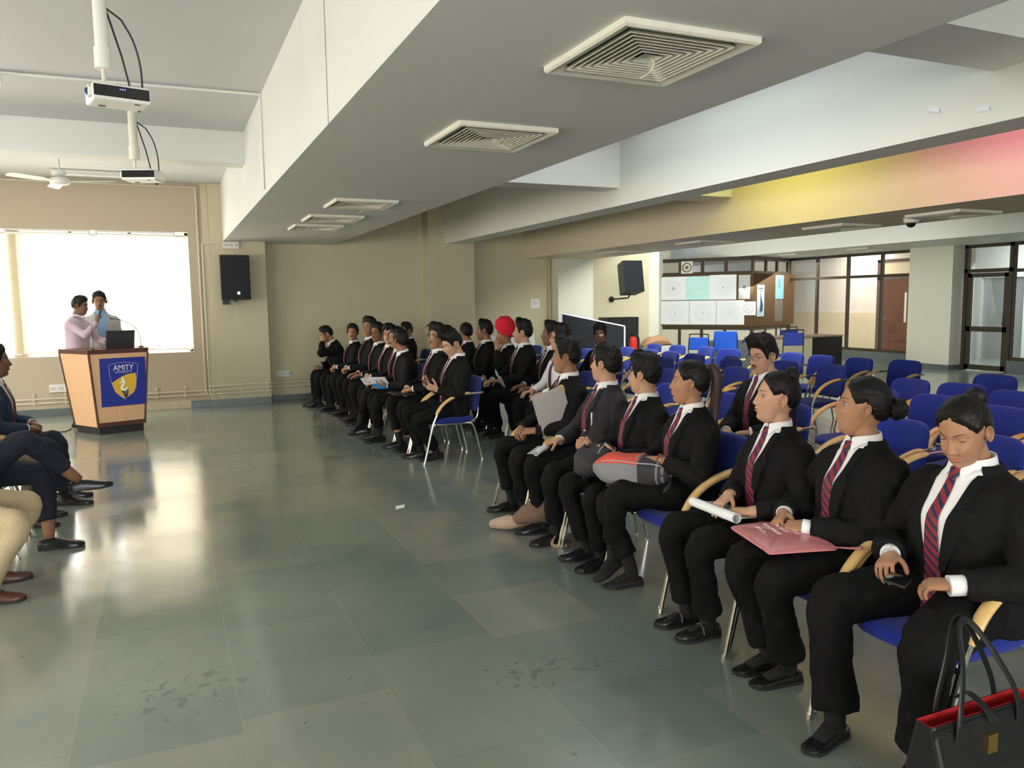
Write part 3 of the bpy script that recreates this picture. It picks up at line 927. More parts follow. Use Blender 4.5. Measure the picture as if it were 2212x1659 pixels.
# ---- materials of the people
def skin_mat(name, c):
    m = mat(name, c, 0.48, noise=0.07, nscale=45, bump=0.10, bscale=700)
    P = m.node_tree.nodes['Principled BSDF']
    P.inputs['Subsurface Weight'].default_value = 0.12
    P.inputs['Subsurface Radius'].default_value = (0.012, 0.005, 0.003)
    P.inputs['Subsurface Scale'].default_value = 0.6
    return m


SKIN = {'light': skin_mat('skin_light', (.49, .275, .172)), 'tan': skin_mat('skin_tan', (.37, .188, .104)), 'brown': skin_mat('skin_brown', (.28, .138, .075)), 'dark': skin_mat('skin_dark', (.17, .082, .050)), 'deep': skin_mat('skin_deep', (.22, .11, .066))}
LIPS = {'rose': mat('lip_rose', (.42, .13, .12), .38), 'brown': mat('lip_brown', (.27, .105, .075), .45), 'dark': mat('lip_dark', (.15, .065, .055), .45)}
M_HAIR = mat('black_hair', (.0065, .0055, .005), .5, spec=.35, noise=.5, nscale=60, bump=.9, bscale=160, aniso=(1, .25, 1))
M_HAIRB = mat('brown_tinted_hair', (.040, .016, .014), .42, noise=.4, nscale=60, bump=.9, bscale=160, aniso=(1, 1, .2))
M_BROW = mat('eyebrow_hair', (.020, .014, .011), .7)
M_WHITE_EYE = mat('eye_white', (.33, .29, .26), .3)
M_IRIS = mat('iris_brown', (.026, .013, .009), .4, spec=.2)
M_PUPIL = mat('pupil', (.004, .004, .004), .3, spec=.3)
M_LASH = mat('lash_line', (.015, .011, .010), .6)
M_SUIT = mat('black_suit_cloth', (.0070, .0070, .0074), .8, spec=.22, noise=.25, nscale=220, bump=.30, bscale=900)
M_TROU = mat('black_trouser_cloth', (.0048, .0048, .0052), .8, spec=.22, noise=.2, nscale=200, bump=.25, bscale=800)
M_SHIRT = mat('white_shirt_cotton', (.78, .77, .76), .75, noise=.03, nscale=90, bump=.15, bscale=700)
M_TIE = stripe_mat('maroon_navy_tie', (.235, .018, .030), (.022, .020, .055), 26.0, .9)
M_TIE_D = stripe_mat('dark_maroon_tie', (.10, .016, .026), (.030, .020, .045), 26.0, .9)
M_SHOE = mat('black_shoe_leather', (.010, .010, .0105), .22, noise=.2, nscale=40, bump=.08, bscale=90)
M_SUEDE = mat('black_matt_shoe', (.016, .014, .014), .7)
M_SOLE = mat('shoe_sole', (.022, .020, .018), .6)
M_SOCK = mat('black_sock', (.012, .012, .012), .95, bump=.5, bscale=500)
M_GFRAME = mat('glasses_frame', (.018, .012, .010), .25)
M_LENS = glass_mat('glasses_lens', (.97, .97, .97), .05)
M_GOLD = mat('gold', (.70, .46, .14), .25, 1.0)
M_SILVER = mat('silver', (.75, .75, .74), .25, 1.0)

HEAD_C = None


def ell_exit(d, c, r):
    """distance along unit directions d from the origin to the far side of an ellipsoid"""
    c = np.array(c); r = np.array(r)
    a = ((d / r) ** 2).sum(-1); b = (d / r * (c / r)).sum(-1); k = ((c / r) ** 2).sum() - 1
    return (b + np.sqrt(np.maximum(b * b - a * k, 1e-9))) / a


def head_points(th, ph, P):
    d = np.stack([np.sin(th) * np.cos(ph), np.cos(th) * np.cos(ph), np.sin(ph)], -1)
    fat = P.get('fat', 0.0); fem = P.get('fem', 0)
    jw = (.0435 if fem else .0475) + fat * .012
    e1 = ell_exit(d, (0, -.012, .022), (.0735 + fat * .003, .0955, .097))
    e2 = ell_exit(d, (0, .031, -.028), (.0570 + fat * .009, .060, .088))
    e3 = ell_exit(d, (0, .029, -.066), (jw, .0545, .057 + fat * .004))
    e4 = ell_exit(d, (0, -.010, -.040), (.0505 + fat * .008, .060, .066))
    k = .006
    mx = np.maximum(np.maximum(e1, e2), np.maximum(e3, e4))
    t = mx + k * np.log(np.exp((e1 - mx) / k) + np.exp((e2 - mx) / k) + np.exp((e3 - mx) / k) + np.exp((e4 - mx) / k)) - k * .3
    t0 = t.copy()
    p = d * t[..., None]
    x, z = p[..., 0], p[..., 2]
    ax = np.abs(x)
    w = smoothstep(.15, .55, d[..., 1])
    G = lambda dx, sx, dz, sz: np.exp(-(dx / sx) ** 2 - (dz / sz) ** 2)
    ns = P.get('nose', 1.0) * (.80 if fem else .95)
    prof = pchip(z, [-.2, -.040, -.0345, -.029, -.023, -.010, .010, .026, .2], [0, 0, .010 * ns, .0205 * ns, .0230 * ns, .0165 * ns, .0065 * ns, 0, 0])
    sig = .0072 + .0062 * smoothstep(.012, -.026, z)
    y = prof * np.exp(-(x / sig) ** 2)
    y += .0075 * G(ax - .0135, .0058, z + .0285, .0062)
    y -= .0105 * G(ax - .031, .0165, z - .013, .0115)
    y -= .0035 * G(ax - .016, .006, z - .012, .009)
    y += .0045 * G(ax - .027, .022, z - .036, .0085) * (.5 if fem else 1)
    y += .0055 * G(ax - .040, .017, z + .020, .017) + fat * .006 * G(ax - .04, .02, z + .04, .025)
    y += .0040 * G(x, .026, z + .054, .020)
    y += .0050 * G(x, .019, z + .0485, .0046) + .0062 * G(x, .017, z + .0612, .0052)
    y -= .0042 * G(x, .023, z + .0545, .0023)
    y -= .0040 * G(x, .018, z + .0745, .006) + .0 * z
    y += (.0095 if fem else .0110) * G(x, .018, z + .098, .015)
    y -= (.0045 - .004 * min(1, fat)) * G(ax - .046, .016, z + .056, .020)
    y -= .0016 * G(x, .003, z + .041, .005)
    if P.get('smile'):
        y += .004 * G(ax - .033, .012, z + .034, .013); y -= .0025 * G(ax - .030, .006, z + .050, .007)
    p[..., 1] += y * w
    if fem:
        p[..., 0] *= .965
    return p, d, t0


def head_grid(P, nt, nf):
    s = np.linspace(-1, 1, nt, endpoint=False)
    th = PI * np.sign(s) * np.abs(s) ** 1.55
    n0, n2 = max(5, nf // 7), max(6, nf // 5)
    ph = np.concatenate([np.linspace(rad(-89), rad(-58), n0, endpoint=False), np.linspace(rad(-58), rad(26), nf - n0 - n2, endpoint=False), np.linspace(rad(26), rad(89), n2)])
    T, F = np.meshgrid(th, ph)
    return T, F


def hand_shapes(mb, W, d, n, side, curl=(25, 30, 20), spread=6, thumb=(.55, .75, .25), sc=1.0, tcurl=20):
    """palm, four fingers and thumb; W wrist, d towards the fingers, n out of the palm, side +1 right / -1 left. Returns knuckles"""
    d = norm(d); n = norm(n - np.dot(n, d) * d)
    t = side * np.cross(d, n)                     # towards the thumb
    W = np.asarray(W, float)
    rings = []
    a = np.linspace(0, 2 * PI, 16, endpoint=False)
    for (s, w_, h_, off) in ((-.035, .0285, .0225, 0), (-.01, .028, .020, 0), (.02, .034, .0185, .002), (.055, .0405, .0160, .003), (.088, .0410, .0130, .002), (.099, .037, .0085, .002)):
        c = W + d * s * sc + t * off * sc
        ca, sa = np.cos(a), np.sin(a)
        rings.append(c + sc * (w_ * np.sign(ca) * np.abs(ca) ** .8)[:, None] * t + sc * (h_ * np.sign(sa) * np.abs(sa) ** .9)[:, None] * n)
    mb.loft(rings)
    cu = curl if np.ndim(curl[0]) else [curl] * 4
    for i, (lat, L, base, r0) in enumerate(((.0305, .073, .090, .0088), (.0105, .081, .096, .0092), (-.0100, .075, .093, .0087), (-.0285, .058, .084, .0077))):
        sp = rad((1.5 - i) * spread)
        dd = norm(d * math.cos(sp) + t * math.sin(sp))
        p = W + d * base * sc * .93 + t * lat * sc
        pts = [p - dd * .012 * sc, p + 0]
        ang = 0
        for k, (fr, cv) in enumerate(zip((.46, .31, .23), cu[i])):
            ang += rad(cv)
            v = dd * math.cos(ang) + n * math.sin(ang)
            q = pts[-1]
            pts.append(q + v * L * fr * sc * .55); pts.append(q + v * L * fr * sc)
        q = pts[-1]
        pts.append(q + v * .0045 * sc); pts.append(q + v * .0075 * sc)
        r = np.array([.9, 1.06, .98, 1.05, .92, .97, .86, .84, .66, .28]) * r0 * sc
        mb.tube(pts, r[:len(pts)], 10, up=n)
    tb = W + d * .018 * sc + t * .026 * sc + n * .004 * sc
    tv = norm(d * thumb[0] + t * thumb[1] + n * thumb[2])
    p1 = tb + tv * .042 * sc
    tv2 = norm(tv + d * .35 * math.sin(rad(tcurl)) * 2 + n * math.sin(rad(tcurl)) * .6 - t * .25)
    p2 = p1 + tv2 * .030 * sc
    tv3 = norm(tv2 + n * .25 + d * .2 - t * .15)
    p3 = p2 + tv3 * .022 * sc
    mb.tube([tb - tv * .012 * sc, tb, (tb + p1) / 2, p1, (p1 + p2) / 2, p2, (p2 + p3) / 2, p3, p3 + tv3 * .005 * sc, p3 + tv3 * .0085 * sc], np.array([.013, .0155, .0140, .0122, .0108, .0112, .0106, .0095, .0075, .003]) * sc, 10, up=n)


def union_mesh(parts, name, m, smooth_angle=180):
    """one continuous surface out of closed overlapping shapes (exact boolean union of the pieces)"""
    base = None
    objs = []
    for mb in parts:
        me = mb.mesh(name, m, smooth=False)
        o = bpy.data.objects.new('tmp_union', me)
        COL.objects.link(o)
        objs.append(o)
    base = objs[0]
    for o in objs[1:]:
        md = base.modifiers.new('u', 'BOOLEAN'); md.operation = 'UNION'; md.object = o; md.solver = 'MANIFOLD'
    dg = bpy.context.evaluated_depsgraph_get()
    me = bpy.data.meshes.new_from_object(base.evaluated_get(dg))
    for o in objs:
        d_ = o.data
        bpy.data.objects.remove(o); bpy.data.meshes.remove(d_)
    me.name = name
    finish(me, True, smooth_angle)
    return me


_TEX = {}


def cloth_mesh(mb, name, m, voxel, smooth=5, wr=.010, wscale=.11, cut=None):
    """cloth: overlapping tubes fused into one skin, relaxed, with soft folds"""
    me = mb.mesh(name, m, smooth=False)
    o = bpy.data.objects.new('tmp_cloth', me)
    COL.objects.link(o)
    r = o.modifiers.new('r', 'REMESH'); r.mode = 'VOXEL'; r.voxel_size = voxel; r.adaptivity = 0
    s = o.modifiers.new('s', 'SMOOTH'); s.factor = .5; s.iterations = smooth
    if wr > 0:
        key = round(wscale, 3)
        if key not in _TEX:
            t = bpy.data.textures.new('cloth_folds', 'CLOUDS'); t.noise_scale = wscale; t.noise_depth = 2; _TEX[key] = t
        d = o.modifiers.new('d', 'DISPLACE'); d.texture = _TEX[key]; d.strength = wr; d.mid_level = .5; d.texture_coords = 'LOCAL'
        s2 = o.modifiers.new('s2', 'SMOOTH'); s2.factor = .5; s2.iterations = 2
    dg = bpy.context.evaluated_depsgraph_get()
    out = bpy.data.meshes.new_from_object(o.evaluated_get(dg))
    bpy.data.objects.remove(o); bpy.data.meshes.remove(me)
    out.name = name
    if not out.materials: out.materials.append(m)
    finish(out, True, 180)
    return out


PROF = {  # height over the seat, half width, half depth, forward shift
    'm': dict(z=[0, .07, .19, .32, .44, .525, .575, .615, .66], a=[.175, .185, .163, .166, .186, .188, .140, .078, .062], b=[.115, .125, .115, .117, .120, .098, .080, .066, .060], y=[0, 0, .012, .014, .004, -.010, -.018, -.018, -.010]),
    'f': dict(z=[0, .07, .18, .30, .41, .495, .545, .585, .63], a=[.180, .190, .152, .152, .166, .166, .118, .066, .052], b=[.118, .122, .105, .114, .120, .090, .072, .058, .051], y=[0, 0, .008, .012, .006, -.008, -.016, -.016, -.008]),
}


class Person:
    def __init__(s, name_label, loc, face, **k):
        """loc: floor point under the hips; face: world azimuth vector the lap points to"""
        s.P = k
        s.sex = k.get('sex', 'm')
        s.sc = k.get('sc', 1.0)
        s.fat = k.get('fat', 0.0)
        s.near = k.get('near', 1)
        s.rz = math.atan2(-face[0], face[1])
        s.root = empty('person', (loc[0], loc[1], k.get('z', 0.0)), s.rz, name_label, 'person', k.get('group'))
        s.skin = SKIN[k.get('skin', 'tan')]
        s.seat = k.get('seat', .447)
        s.stand = k.get('stand', False)
        pr = PROF[s.sex]
        s.pr = pr
        s.build_frames()

    # --- torso frame -------------------------------------------------
    def build_frames(s):
        k = s.P
        pr = s.pr
        z = np.array(pr['z']) * s.sc * .975
        s.zs = z
        lean, bend, side, twist = rad(k.get('lean', 0)), rad(k.get('bend', 0)), rad(k.get('side', 0)), rad(k.get('twist', 0))
        n = 60
        h = np.linspace(0, z[-1], n)
        pos = np.zeros((n, 3)); base = .92 if s.stand else s.seat
        pos[0] = (0, 0, base)
        R = []
        for i in range(n):
            t = h[i] / z[-1]
            a = lean + bend * t
            R.append(rotz(-twist * smoothstep(.1, .8, t)) @ roty(side * t) @ rotx(-a))
            if i:
                pos[i] = pos[i - 1] + R[i] @ np.array((0, 0, h[i] - h[i - 1]))
        s.h, s.pos, s.R = h, pos, R
        f = 1 + s.fat * .22
        fb = 1 + s.fat * .45
        s.A = lambda q: pchip(q, z, np.array(pr['a']) * s.sc) * f
        s.B = lambda q: pchip(q, z, np.array(pr['b']) * s.sc) * fb
        s.Y = lambda q: pchip(q, z, np.array(pr['y']) * s.sc)

    def frame(s, hq):
        hq = min(max(hq, 0), s.h[-1])
        i = min(int(hq / s.h[-1] * (len(s.h) - 1)), len(s.h) - 1)
        j = min(i + 1, len(s.h) - 1)
        f = 0 if j == i else (hq - s.h[i]) / (s.h[j] - s.h[i])
        R = s.R[i]
        return s.pos[i] * (1 - f) + s.pos[j] * f + R @ np.array((0, s.Y(hq), 0)), R

    def ring(s, hq, off=0.0, n=36, e=2.35):
        c, R = s.frame(hq)
        a_, b_ = s.A(hq) + off, s.B(hq) + off
        u = np.linspace(0, 2 * PI, n, endpoint=False)
        x = a_ * np.sign(np.cos(u)) * np.abs(np.cos(u)) ** (2 / e)
        y = b_ * np.sign(np.sin(u)) * np.abs(np.sin(u)) ** (2 / e)
        return c + np.stack([x, y, 0 * x], 1) @ R.T

    def front(s, hq, x, off, e=2.35):
        """a point on the front of the torso at height hq, x to the person's right"""
        c, R = s.frame(hq)
        a_, b_ = s.A(hq), s.B(hq)
        q = min(abs(x) / (a_ * 1.0), .995)
        y = b_ * (1 - q ** e) ** (1 / e) + off
        return c + R @ np.array((x, y, 0))

    def tp(s, x, y, hq):
        c, R = s.frame(hq)
        return c + R @ np.array((x, y, 0))

    def add(s, name, mb, m, parent=None, **kw):
        return mb.build(name, m, parent if parent is not None else s.root, **kw)

    # --- whole figure ------------------------------------------------
    def make(s):
        k = s.P
        sc = s.sc
        vox = (.0085, .011, .016)[s.near if s.near < 3 else 2] if s.near else .0085
        vox = {1: .0085, 2: .012, 3: .017}[s.near]
        top = s.zs[-1]
        # shoulders
        hs = s.zs[5]
        sh = {}
        for sd in (1, -1):
            c, R = s.frame(hs - .012 * sc)
            sh[sd] = c + R @ np.array((sd * (s.A(hs) - .024 * sc + k.get('shw', 0)), -.005, .0 + k.get('shrug', 0)))
        l1, l2 = .285 * sc, .245 * sc
        arms = {}
        lap = {1: ('lap', {}), -1: ('lap', {})}
        for sd, key in ((1, 'ra'), (-1, 'la')):
            spec = k.get(key) or {}
            W = spec.get('w')
            if W is None:
                W = (sd * .055, .26, .205)
            W = np.array(W, float) * np.array((1, 1, 1))
            if not spec.get('abs'):
                W = W * sc + np.array((0, 0, .92 if s.stand else s.seat))
            pole = spec.get('pole', (sd * .75, -.55, -.35))
            E, W = two_bone(sh[sd], W, l1, l2, pole)
            arms[sd] = (sh[sd], E, W, spec)
        s.arms = arms
        # ---------------- legs
        legs = {}
        hipz = (s.seat + .090 * sc) if not s.stand else .93 * sc
        L1, L2 = .435 * sc, .425 * sc
        for sd, key in ((1, 'rl'), (-1, 'll')):
            spec = k.get(key) or {}
            H = np.array((sd * .092 * sc, .03, hipz))
            if s.stand:
                A_ = np.array(spec.get('a', (sd * .11, .02, .085)), float)
                pole = (sd * .1, 1, 0)
            else:
                A_ = np.array(spec.get('a', (sd * .13, .40, .085)), float)
                pole = spec.get('pole', (sd * .25, .5, 1))
            K, A_ = two_bone(H, A_, L1, L2, pole)
            legs[sd] = (H, K, A_, spec)
        s.legs = legs
        s.make_body()
        s.make_trousers(vox)
        if k.get('top', 'blazer') == 'blazer':
            s.make_blazer(vox)
        elif k['top'] == 'shirt':
            s.make_shirt(vox)
        s.make_shoes()
        s.make_head()
        return s

    # --- skin --------------------------------------------------------
    def neck_head(s):
        """head centre and rotation in the person's frame"""
        k = s.P
        c, R = s.frame(s.zs[-1])
        yaw, pitch, roll = rad(k.get('yaw', 0)), rad(k.get('pitch', 0)), rad(k.get('roll', 0))
        if 'look' in k:
            lx, ly, lz = k['look']
            yaw = math.atan2(lx, ly) + s.rz          # world azimuth (clockwise from +Y) to local
            yaw = (yaw + PI) % (2 * PI) - PI
            pitch = math.atan2(lz, math.hypot(lx, ly))
        Rh = rotz(-yaw) @ rotx(pitch) @ roty(roll)
        piv = c + np.array((0, .012, .008)) * s.sc
        hs_ = s.hs = k.get('hsc', 1.07) * s.sc * (.965 if s.sex == 'f' else 1.0)
        C_ = piv + Rh @ np.array((0, .010, .098)) * hs_
        return C_, Rh, piv

    def make_body(s):
        k = s.P
        sc = s.sc
        near = s.near
        C_, Rh, piv = s.neck_head()
        s.hc, s.hR = C_, Rh
        parts = []
        HP = dict(k.get('headp', {})); HP['fem'] = s.sex == 'f'; HP['fat'] = HP.get('fat', s.fat)
        s.HP = HP
        nt, nf = {1: (104, 96), 2: (56, 54), 3: (36, 36)}[near]
        T, F = head_grid(HP, nt, nf)
        p, d, t0 = head_points(T, F, HP)
        s.hgrid = (T, F, p, d, t0)
        s.toW = lambda q: (np.asarray(q) * s.hs) @ Rh.T + C_
        mb = MB(); mb.loft(s.toW(p)[:, ::-1]); parts.append(mb)
        # neck and chest
        mb = MB()
        c, R = s.frame(s.zs[-1])
        nr = (.058 if s.sex == 'm' else .048) * sc * (1 + s.fat * .12)
        a = np.linspace(0, 2 * PI, 24, endpoint=False)
        rings = []
        for hq in (.03, s.zs[1], s.zs[2], s.zs[3], s.zs[4], s.zs[5], s.zs[6], s.zs[7]):
            rings.append(s.ring(hq, -.022 if hq > s.zs[3] else -.03, 24))
        up0 = R @ np.array((0, 0, 1.0))
        p0 = c
        p3_ = C_ + Rh @ np.array((0, -.012, -.045)) * s.hs
        for t, rr in ((0, 1.06), (.25, 1.0), (.5, .98), (.75, .98), (1, .95)):
            cc = p0 * (1 - t) + p3_ * t
            X = (R @ np.array((1, 0, 0))) * (1 - t) + (Rh @ np.array((1, 0, 0))) * t
            Yv = (R @ np.array((0, 1, 0))) * (1 - t) + (Rh @ np.array((0, 1, 0))) * t
            X = norm(X); Yv = norm(Yv - np.dot(Yv, X) * X)
            rings.append(cc + nr * rr * (np.cos(a)[:, None] * X + 1.04 * np.sin(a)[:, None] * Yv))
        mb.loft(rings); parts.append(mb)
        # arms and hands
        for sd in (1, -1):
            S_, E, W, spec = s.arms[sd]
            hm = MB()
            dv = norm(W - E)
            hd = np.array(spec.get('d', dv), float); hd = norm(hd)
            hn = np.array(spec.get('n', (0, 0, -1)), float)
            hm.tube(catmull([E + (W - E) * .05, E + (W - E) * .5, W - dv * .03, W + norm(dv + hd) * .012], 4), resample_r(np.array([.042, .040, .030, .027]) * sc, 13, 4), 14)
            parts.append(hm)
            ua = MB(); c5, _R5 = s.frame(s.zs[5]); ua.tube([c5 + (S_ - c5) * .5 + np.array((0, 0, -.03)), S_ + np.array((0, 0, -.01)), (S_ + E) / 2, E, E + (W - E) * .15], np.array([.045, .048, .044, .040, .038]) * sc, 14); parts.append(ua)
            hp = []
            class _C(MB):
                pass
            base = MB()
            # each finger is its own closed piece for the union
            coll = []
            class Split:
                def loft(self_, r_):
                    q = MB(); q.loft(r_); coll.append(q)
                def tube(self_, pts, r_, n_, up=None):
                    q = MB(); q.tube(pts, r_, n_, up=up); coll.append(q)
            hand_shapes(Split(), W, hd, hn, sd, spec.get('curl', (22, 28, 20)), spec.get('spread', 5), spec.get('thumb', (.6, .7, .3)), sc * (.93 if s.sex == 'f' else 1.0) * spec.get('hs', 1.0), spec.get('tcurl', 20))
            parts += coll
            s.arms[sd] = (S_, E, W, dict(spec, d=hd, n=hn))
        for sd in (1, -1):
            H, K, A_, spec = s.legs[sd]
            q = MB(); q.tube([K + (A_ - K) * .1, K + (A_ - K) * .45, A_ + (K - A_) * .1, A_ - norm(K - A_) * .01], np.array([.050, .052, .036, .031]) * sc, 12); parts.append(q)
            q = MB(); q.tube([H + (K - H) * -.05, H + (K - H) * .5, K, K + (A_ - K) * .2], np.array([.070, .066, .050, .048]) * sc, 14); parts.append(q)
        for sd in (1, -1):
            parts.append(s.ear(sd))
        if near <= 2 and not k.get('nounion'):
            # head, neck, arms and hands fuse; every island closed
            me = union_mesh(parts, 'body', s.skin)
            bm = bmesh.new(); bm.from_mesh(me)
            ws = [Vector(s.arms[q][2]) for q in (1, -1)]
            vs = [v for v in bm.verts if min((v.co - w).length for w in ws) < .24 * sc]
            for _ in range(2): bmesh.ops.smooth_vert(bm, verts=vs, factor=.35, use_axis_x=True, use_axis_y=True, use_axis_z=True)
            bm.to_mesh(me); bm.free(); finish(me, True, 180)
        else:
            mb = MB()
            for q in parts: mb.add(q.v, q.f)
            me = mb.mesh('body', s.skin, True, 180)
        s.body = link('body', me, s.root)

    def ear(s, sd):
        mb = MB()
        q = MB()
        pts = []
        c0 = np.array((sd * .0715, -.012, -.004))
        out = norm(np.array((sd * .95, .26, .05))); up = norm(np.array((0, -.22, 1.0))); up = norm(up - np.dot(up, out) * out)
        n = 20
        rings = []
        a = np.linspace(0, 2 * PI, n, endpoint=False)
        # shell of the ear: an oval bowl with a raised rim
        fwd = np.cross(up, out); fwd = fwd * math.copysign(1, fwd[1])
        hw = lambda t: .0185 * (1 - .30 * smoothstep(.1, -1.0, np.sin(t)))
        for (k_, o_) in ((.55, -.014), (.80, -.004), (.95, .004), (1.0, .009), (.93, .0125), (.80, .009), (.66, .0015), (.45, -.002), (.2, -.003), (.05, -.003)):
            e = c0 + out * o_ + .92 * k_ * (hw(a)[:, None] * np.cos(a)[:, None] * fwd * 1.0 + .0325 * np.sin(a)[:, None] * up)
            e += -fwd * .006
            rings.append(e)
        q.loft(s.toW(np.array(rings)))
        return q

    # --- head furniture -----------------------------------------------
    def face_y(s, x, z):
        """front surface of the face at (x, z) in head units"""
        T, F, p, d, _t0 = s.hgrid
        if not hasattr(s, '_fp'):
            m_ = d[..., 1] > .25
            s._fp = p[m_]
        q = s._fp
        dist = (q[:, 0] - x) ** 2 + (q[:, 2] - z) ** 2
        i = np.argpartition(dist, 4)[:4]
        w = 1 / (dist[i] + 1e-8)
        return float((q[i, 1] * w).sum() / w.sum())

    def face_patch(s, pts, th, off=.0006):
        """strip over the face: pts list of (x, z_low, z_high)"""
        mb = MB()
        rings = []
        for (x, za, zb) in pts:
            zs = np.linspace(za, zb, 5)
            ys = [s.face_y(x, z) + off + th * math.sin(PI * i / 4) for i, z in enumerate(zs)]
            front_ = [(x, ys[i], zs[i]) for i in range(5)]
            back_ = [(x, ys[i] - .006, zs[i]) for i in (4, 2, 0)]
            rings.append(front_ + back_)
        mb.loft(s.toW(np.array(rings)))
        return mb

    def make_head(s):
        k = s.P
        near = s.near
        HP = s.HP
        gaze = k.get('gaze', (0, 0))
        lids = k.get('lids', 0)
        for sd in (1, -1):
            ex, ez = sd * .0315, .0125
            ey = s.face_y(ex, ez)
            c = np.array((ex, ey - .0066, ez))
            r = .0118
            g = rotz(-rad(gaze[0])) @ rotx(rad(gaze[1]))
            mb = MB()
            n, kk = (20, 16) if near < 3 else (10, 8)
            rings = []; mi = []
            for i in range(kk + 1):
                t = PI * i / kk
                t = min(max(t, .03), PI - .03)
                a = np.linspace(0, 2 * PI, n, endpoint=False)
                q = np.stack([np.sin(t) * np.cos(a), np.full(n, np.cos(t)), np.sin(t) * np.sin(a)], 1) * r
                rings.append(s.toW((q @ g.T) * np.array((1.2, 1, 1)) + c))
            for i in range(kk):
                tm = PI * (i + .5) / kk
                m_ = 2 if tm < .26 else (1 if tm < .60 else 0)
                mb.loft(rings[i:i + 2], i == 0, i == kk - 1, m=m_)
            s.add('eye', mb, [M_WHITE_EYE, M_IRIS, M_PUPIL], angle=180)
            # lids
            mb = MB(); ls = MB()
            up_a, lo_a = rad(23 - lids * 42), rad(-27)
            for (e0, e1) in ((up_a, rad(82)), (rad(-82), lo_a)):
                rows = []
                for e in np.linspace(e0, e1, 6):
                    az = np.linspace(rad(-80), rad(80), 13)
                    rr = r * (1.09 if e0 == up_a else 1.05)
                    rows.append(s.toW(np.stack([np.sin(az) * np.cos(e), np.cos(az) * np.cos(e), np.full(13, math.sin(e))], 1) * rr * np.array((1.2, 1, 1)) + c))
                mb.loft(rows, False, False, closed=False)
            s.add('eyelids', mb, s.skin, angle=180)
            if near < 3:
                az = np.linspace(rad(-62), rad(62), 11)
                pts = s.toW(np.stack([np.sin(az) * math.cos(up_a), np.cos(az) * math.cos(up_a), np.full(11, math.sin(up_a))], 1) * r * 1.12 * np.array((1.2, 1, 1)) + c)
                ls.tube(pts, np.array([.0005] + [.0009 if s.sex == 'm' else .0013] * 9 + [.0005]) * s.hs, 5)
                s.add('lashes', ls, M_LASH)
            # brow
            xs = np.linspace(.0135, .0500, 9)
            th_ = .0030 if s.sex == 'm' else .0019
            pts = []
            for i, x in enumerate(xs):
                t = i / 8
                zc = .0325 + .0055 * math.sin(PI * min(1, t * 1.05) * .75) - .006 * max(0, t - .75) * 4 * .6
                w = th_ * (1 - .75 * t ** 2.2) * (.75 + .25 * min(1, t * 5))
                pts.append((sd * x, zc - w, zc + w))
            if sd < 0: pts = pts[::-1]
            s.add('eyebrow', s.face_patch(pts, .0010, .0004), M_BROW, angle=180)
        lipm = LIPS[k.get('lips', 'rose' if s.sex == 'f' else ('dark' if k.get('skin') in ('dark', 'deep') else 'brown'))]
        xs = np.linspace(-.0225, .0225, 13)
        sm = .0035 if HP.get('smile') else 0
        up_, lo_ = [], []
        for x in xs:
            t = x / .0225
            zc = -.0545 + sm * t * t
            up_.append((x, zc + .0002, zc + .0002 + .0062 * (1 - abs(t) ** 1.8) * (1 - .18 * math.exp(-(t / .18) ** 2)) + .0004))
            lo_.append((x, zc - .0088 * (1 - abs(t) ** 2) - .0004, zc - .0002))
        mb = s.face_patch(up_, .0008, .0003); m2 = s.face_patch(lo_, .0010, .0003); mb.add(m2.v, m2.f)
        s.add('lips', mb, lipm, angle=180)
        if k.get('moustache'):
            xs = np.linspace(-.026, .026, 15); pts = []
            w = k['moustache']
            for x in xs:
                t = abs(x) / .026
                zc = -.0425 - .006 * t ** 1.6
                pts.append((x, zc - .0035 * w * (1 - .5 * t ** 3), zc + .0040 * w * (1 - t ** 2.5) + .0006))
            s.add('moustache', s.face_patch(pts, .0022, .0008), M_HAIR, angle=180)
        if k.get('goatee'):
            pts = [(x, -.105, -.076 - .004 * abs(x) / .018) for x in np.linspace(-.018, .018, 9)]
            s.add('goatee', s.face_patch(pts, .002, .0006), M_HAIR, angle=180)
        if k.get('glasses'):
            s.make_glasses()
        if k.get('hair'):
            s.make_hair()
        if k.get('earring'):
            for sd in (1, -1):
                mb = MB(); mb.sphere(s.toW((sd * .0805, -.012, -.040)), .0036 * s.hs, 10, 8); s.add('earring', mb, M_SILVER if k['earring'] == 1 else M_GOLD)

    def make_glasses(s):
        fr = MB(); 
        gl = empty('glasses', (0, 0, 0)); gl.parent = s.root
        y0 = max(s.face_y(0, .012), s.face_y(.031, .034)) + .004
        rr = .0013 * s.P.get('gthick', 1.0)
        for sd in (1, -1):
            c = np.array((sd * .0325, y0, .009))
            a = np.linspace(0, 2 * PI, 25)
            e = 2.8
            w, h = .0245, .0185
            px = w * np.sign(np.cos(a)) * np.abs(np.cos(a)) ** (2 / e); pz = h * np.sign(np.sin(a)) * np.abs(np.sin(a)) ** (2 / e)
            ring = np.stack([c[0] + px, c[1] - .22 * (np.abs(c[0] + px) - .03) ** 1 * .25, c[2] + pz], 1)
            fr.tube(s.toW(ring), rr, 6, cap=False)
            ln = MB(); pl = s.toW(ring[:-1]); ln.add(pl, [tuple(range(len(pl)))])
            ln.build('lens', M_LENS, gl, smooth=False)
            tp_ = [(sd * .057, y0 - .002, .014), (sd * .068, y0 - .02, .014), (sd * .0745, .02, .012), (sd * .0775, -.012, .010), (sd * .0765, -.03, -.004)]
            fr.tube(s.toW(np.array(tp_)), rr * 1.1, 6)
        fr.tube(s.toW(np.array([(-.0085, y0 + .001, .014), (0, y0 + .003, .0165), (.0085, y0 + .001, .014)])), rr, 6)
        fr.build('frame', M_GFRAME, gl, angle=180)

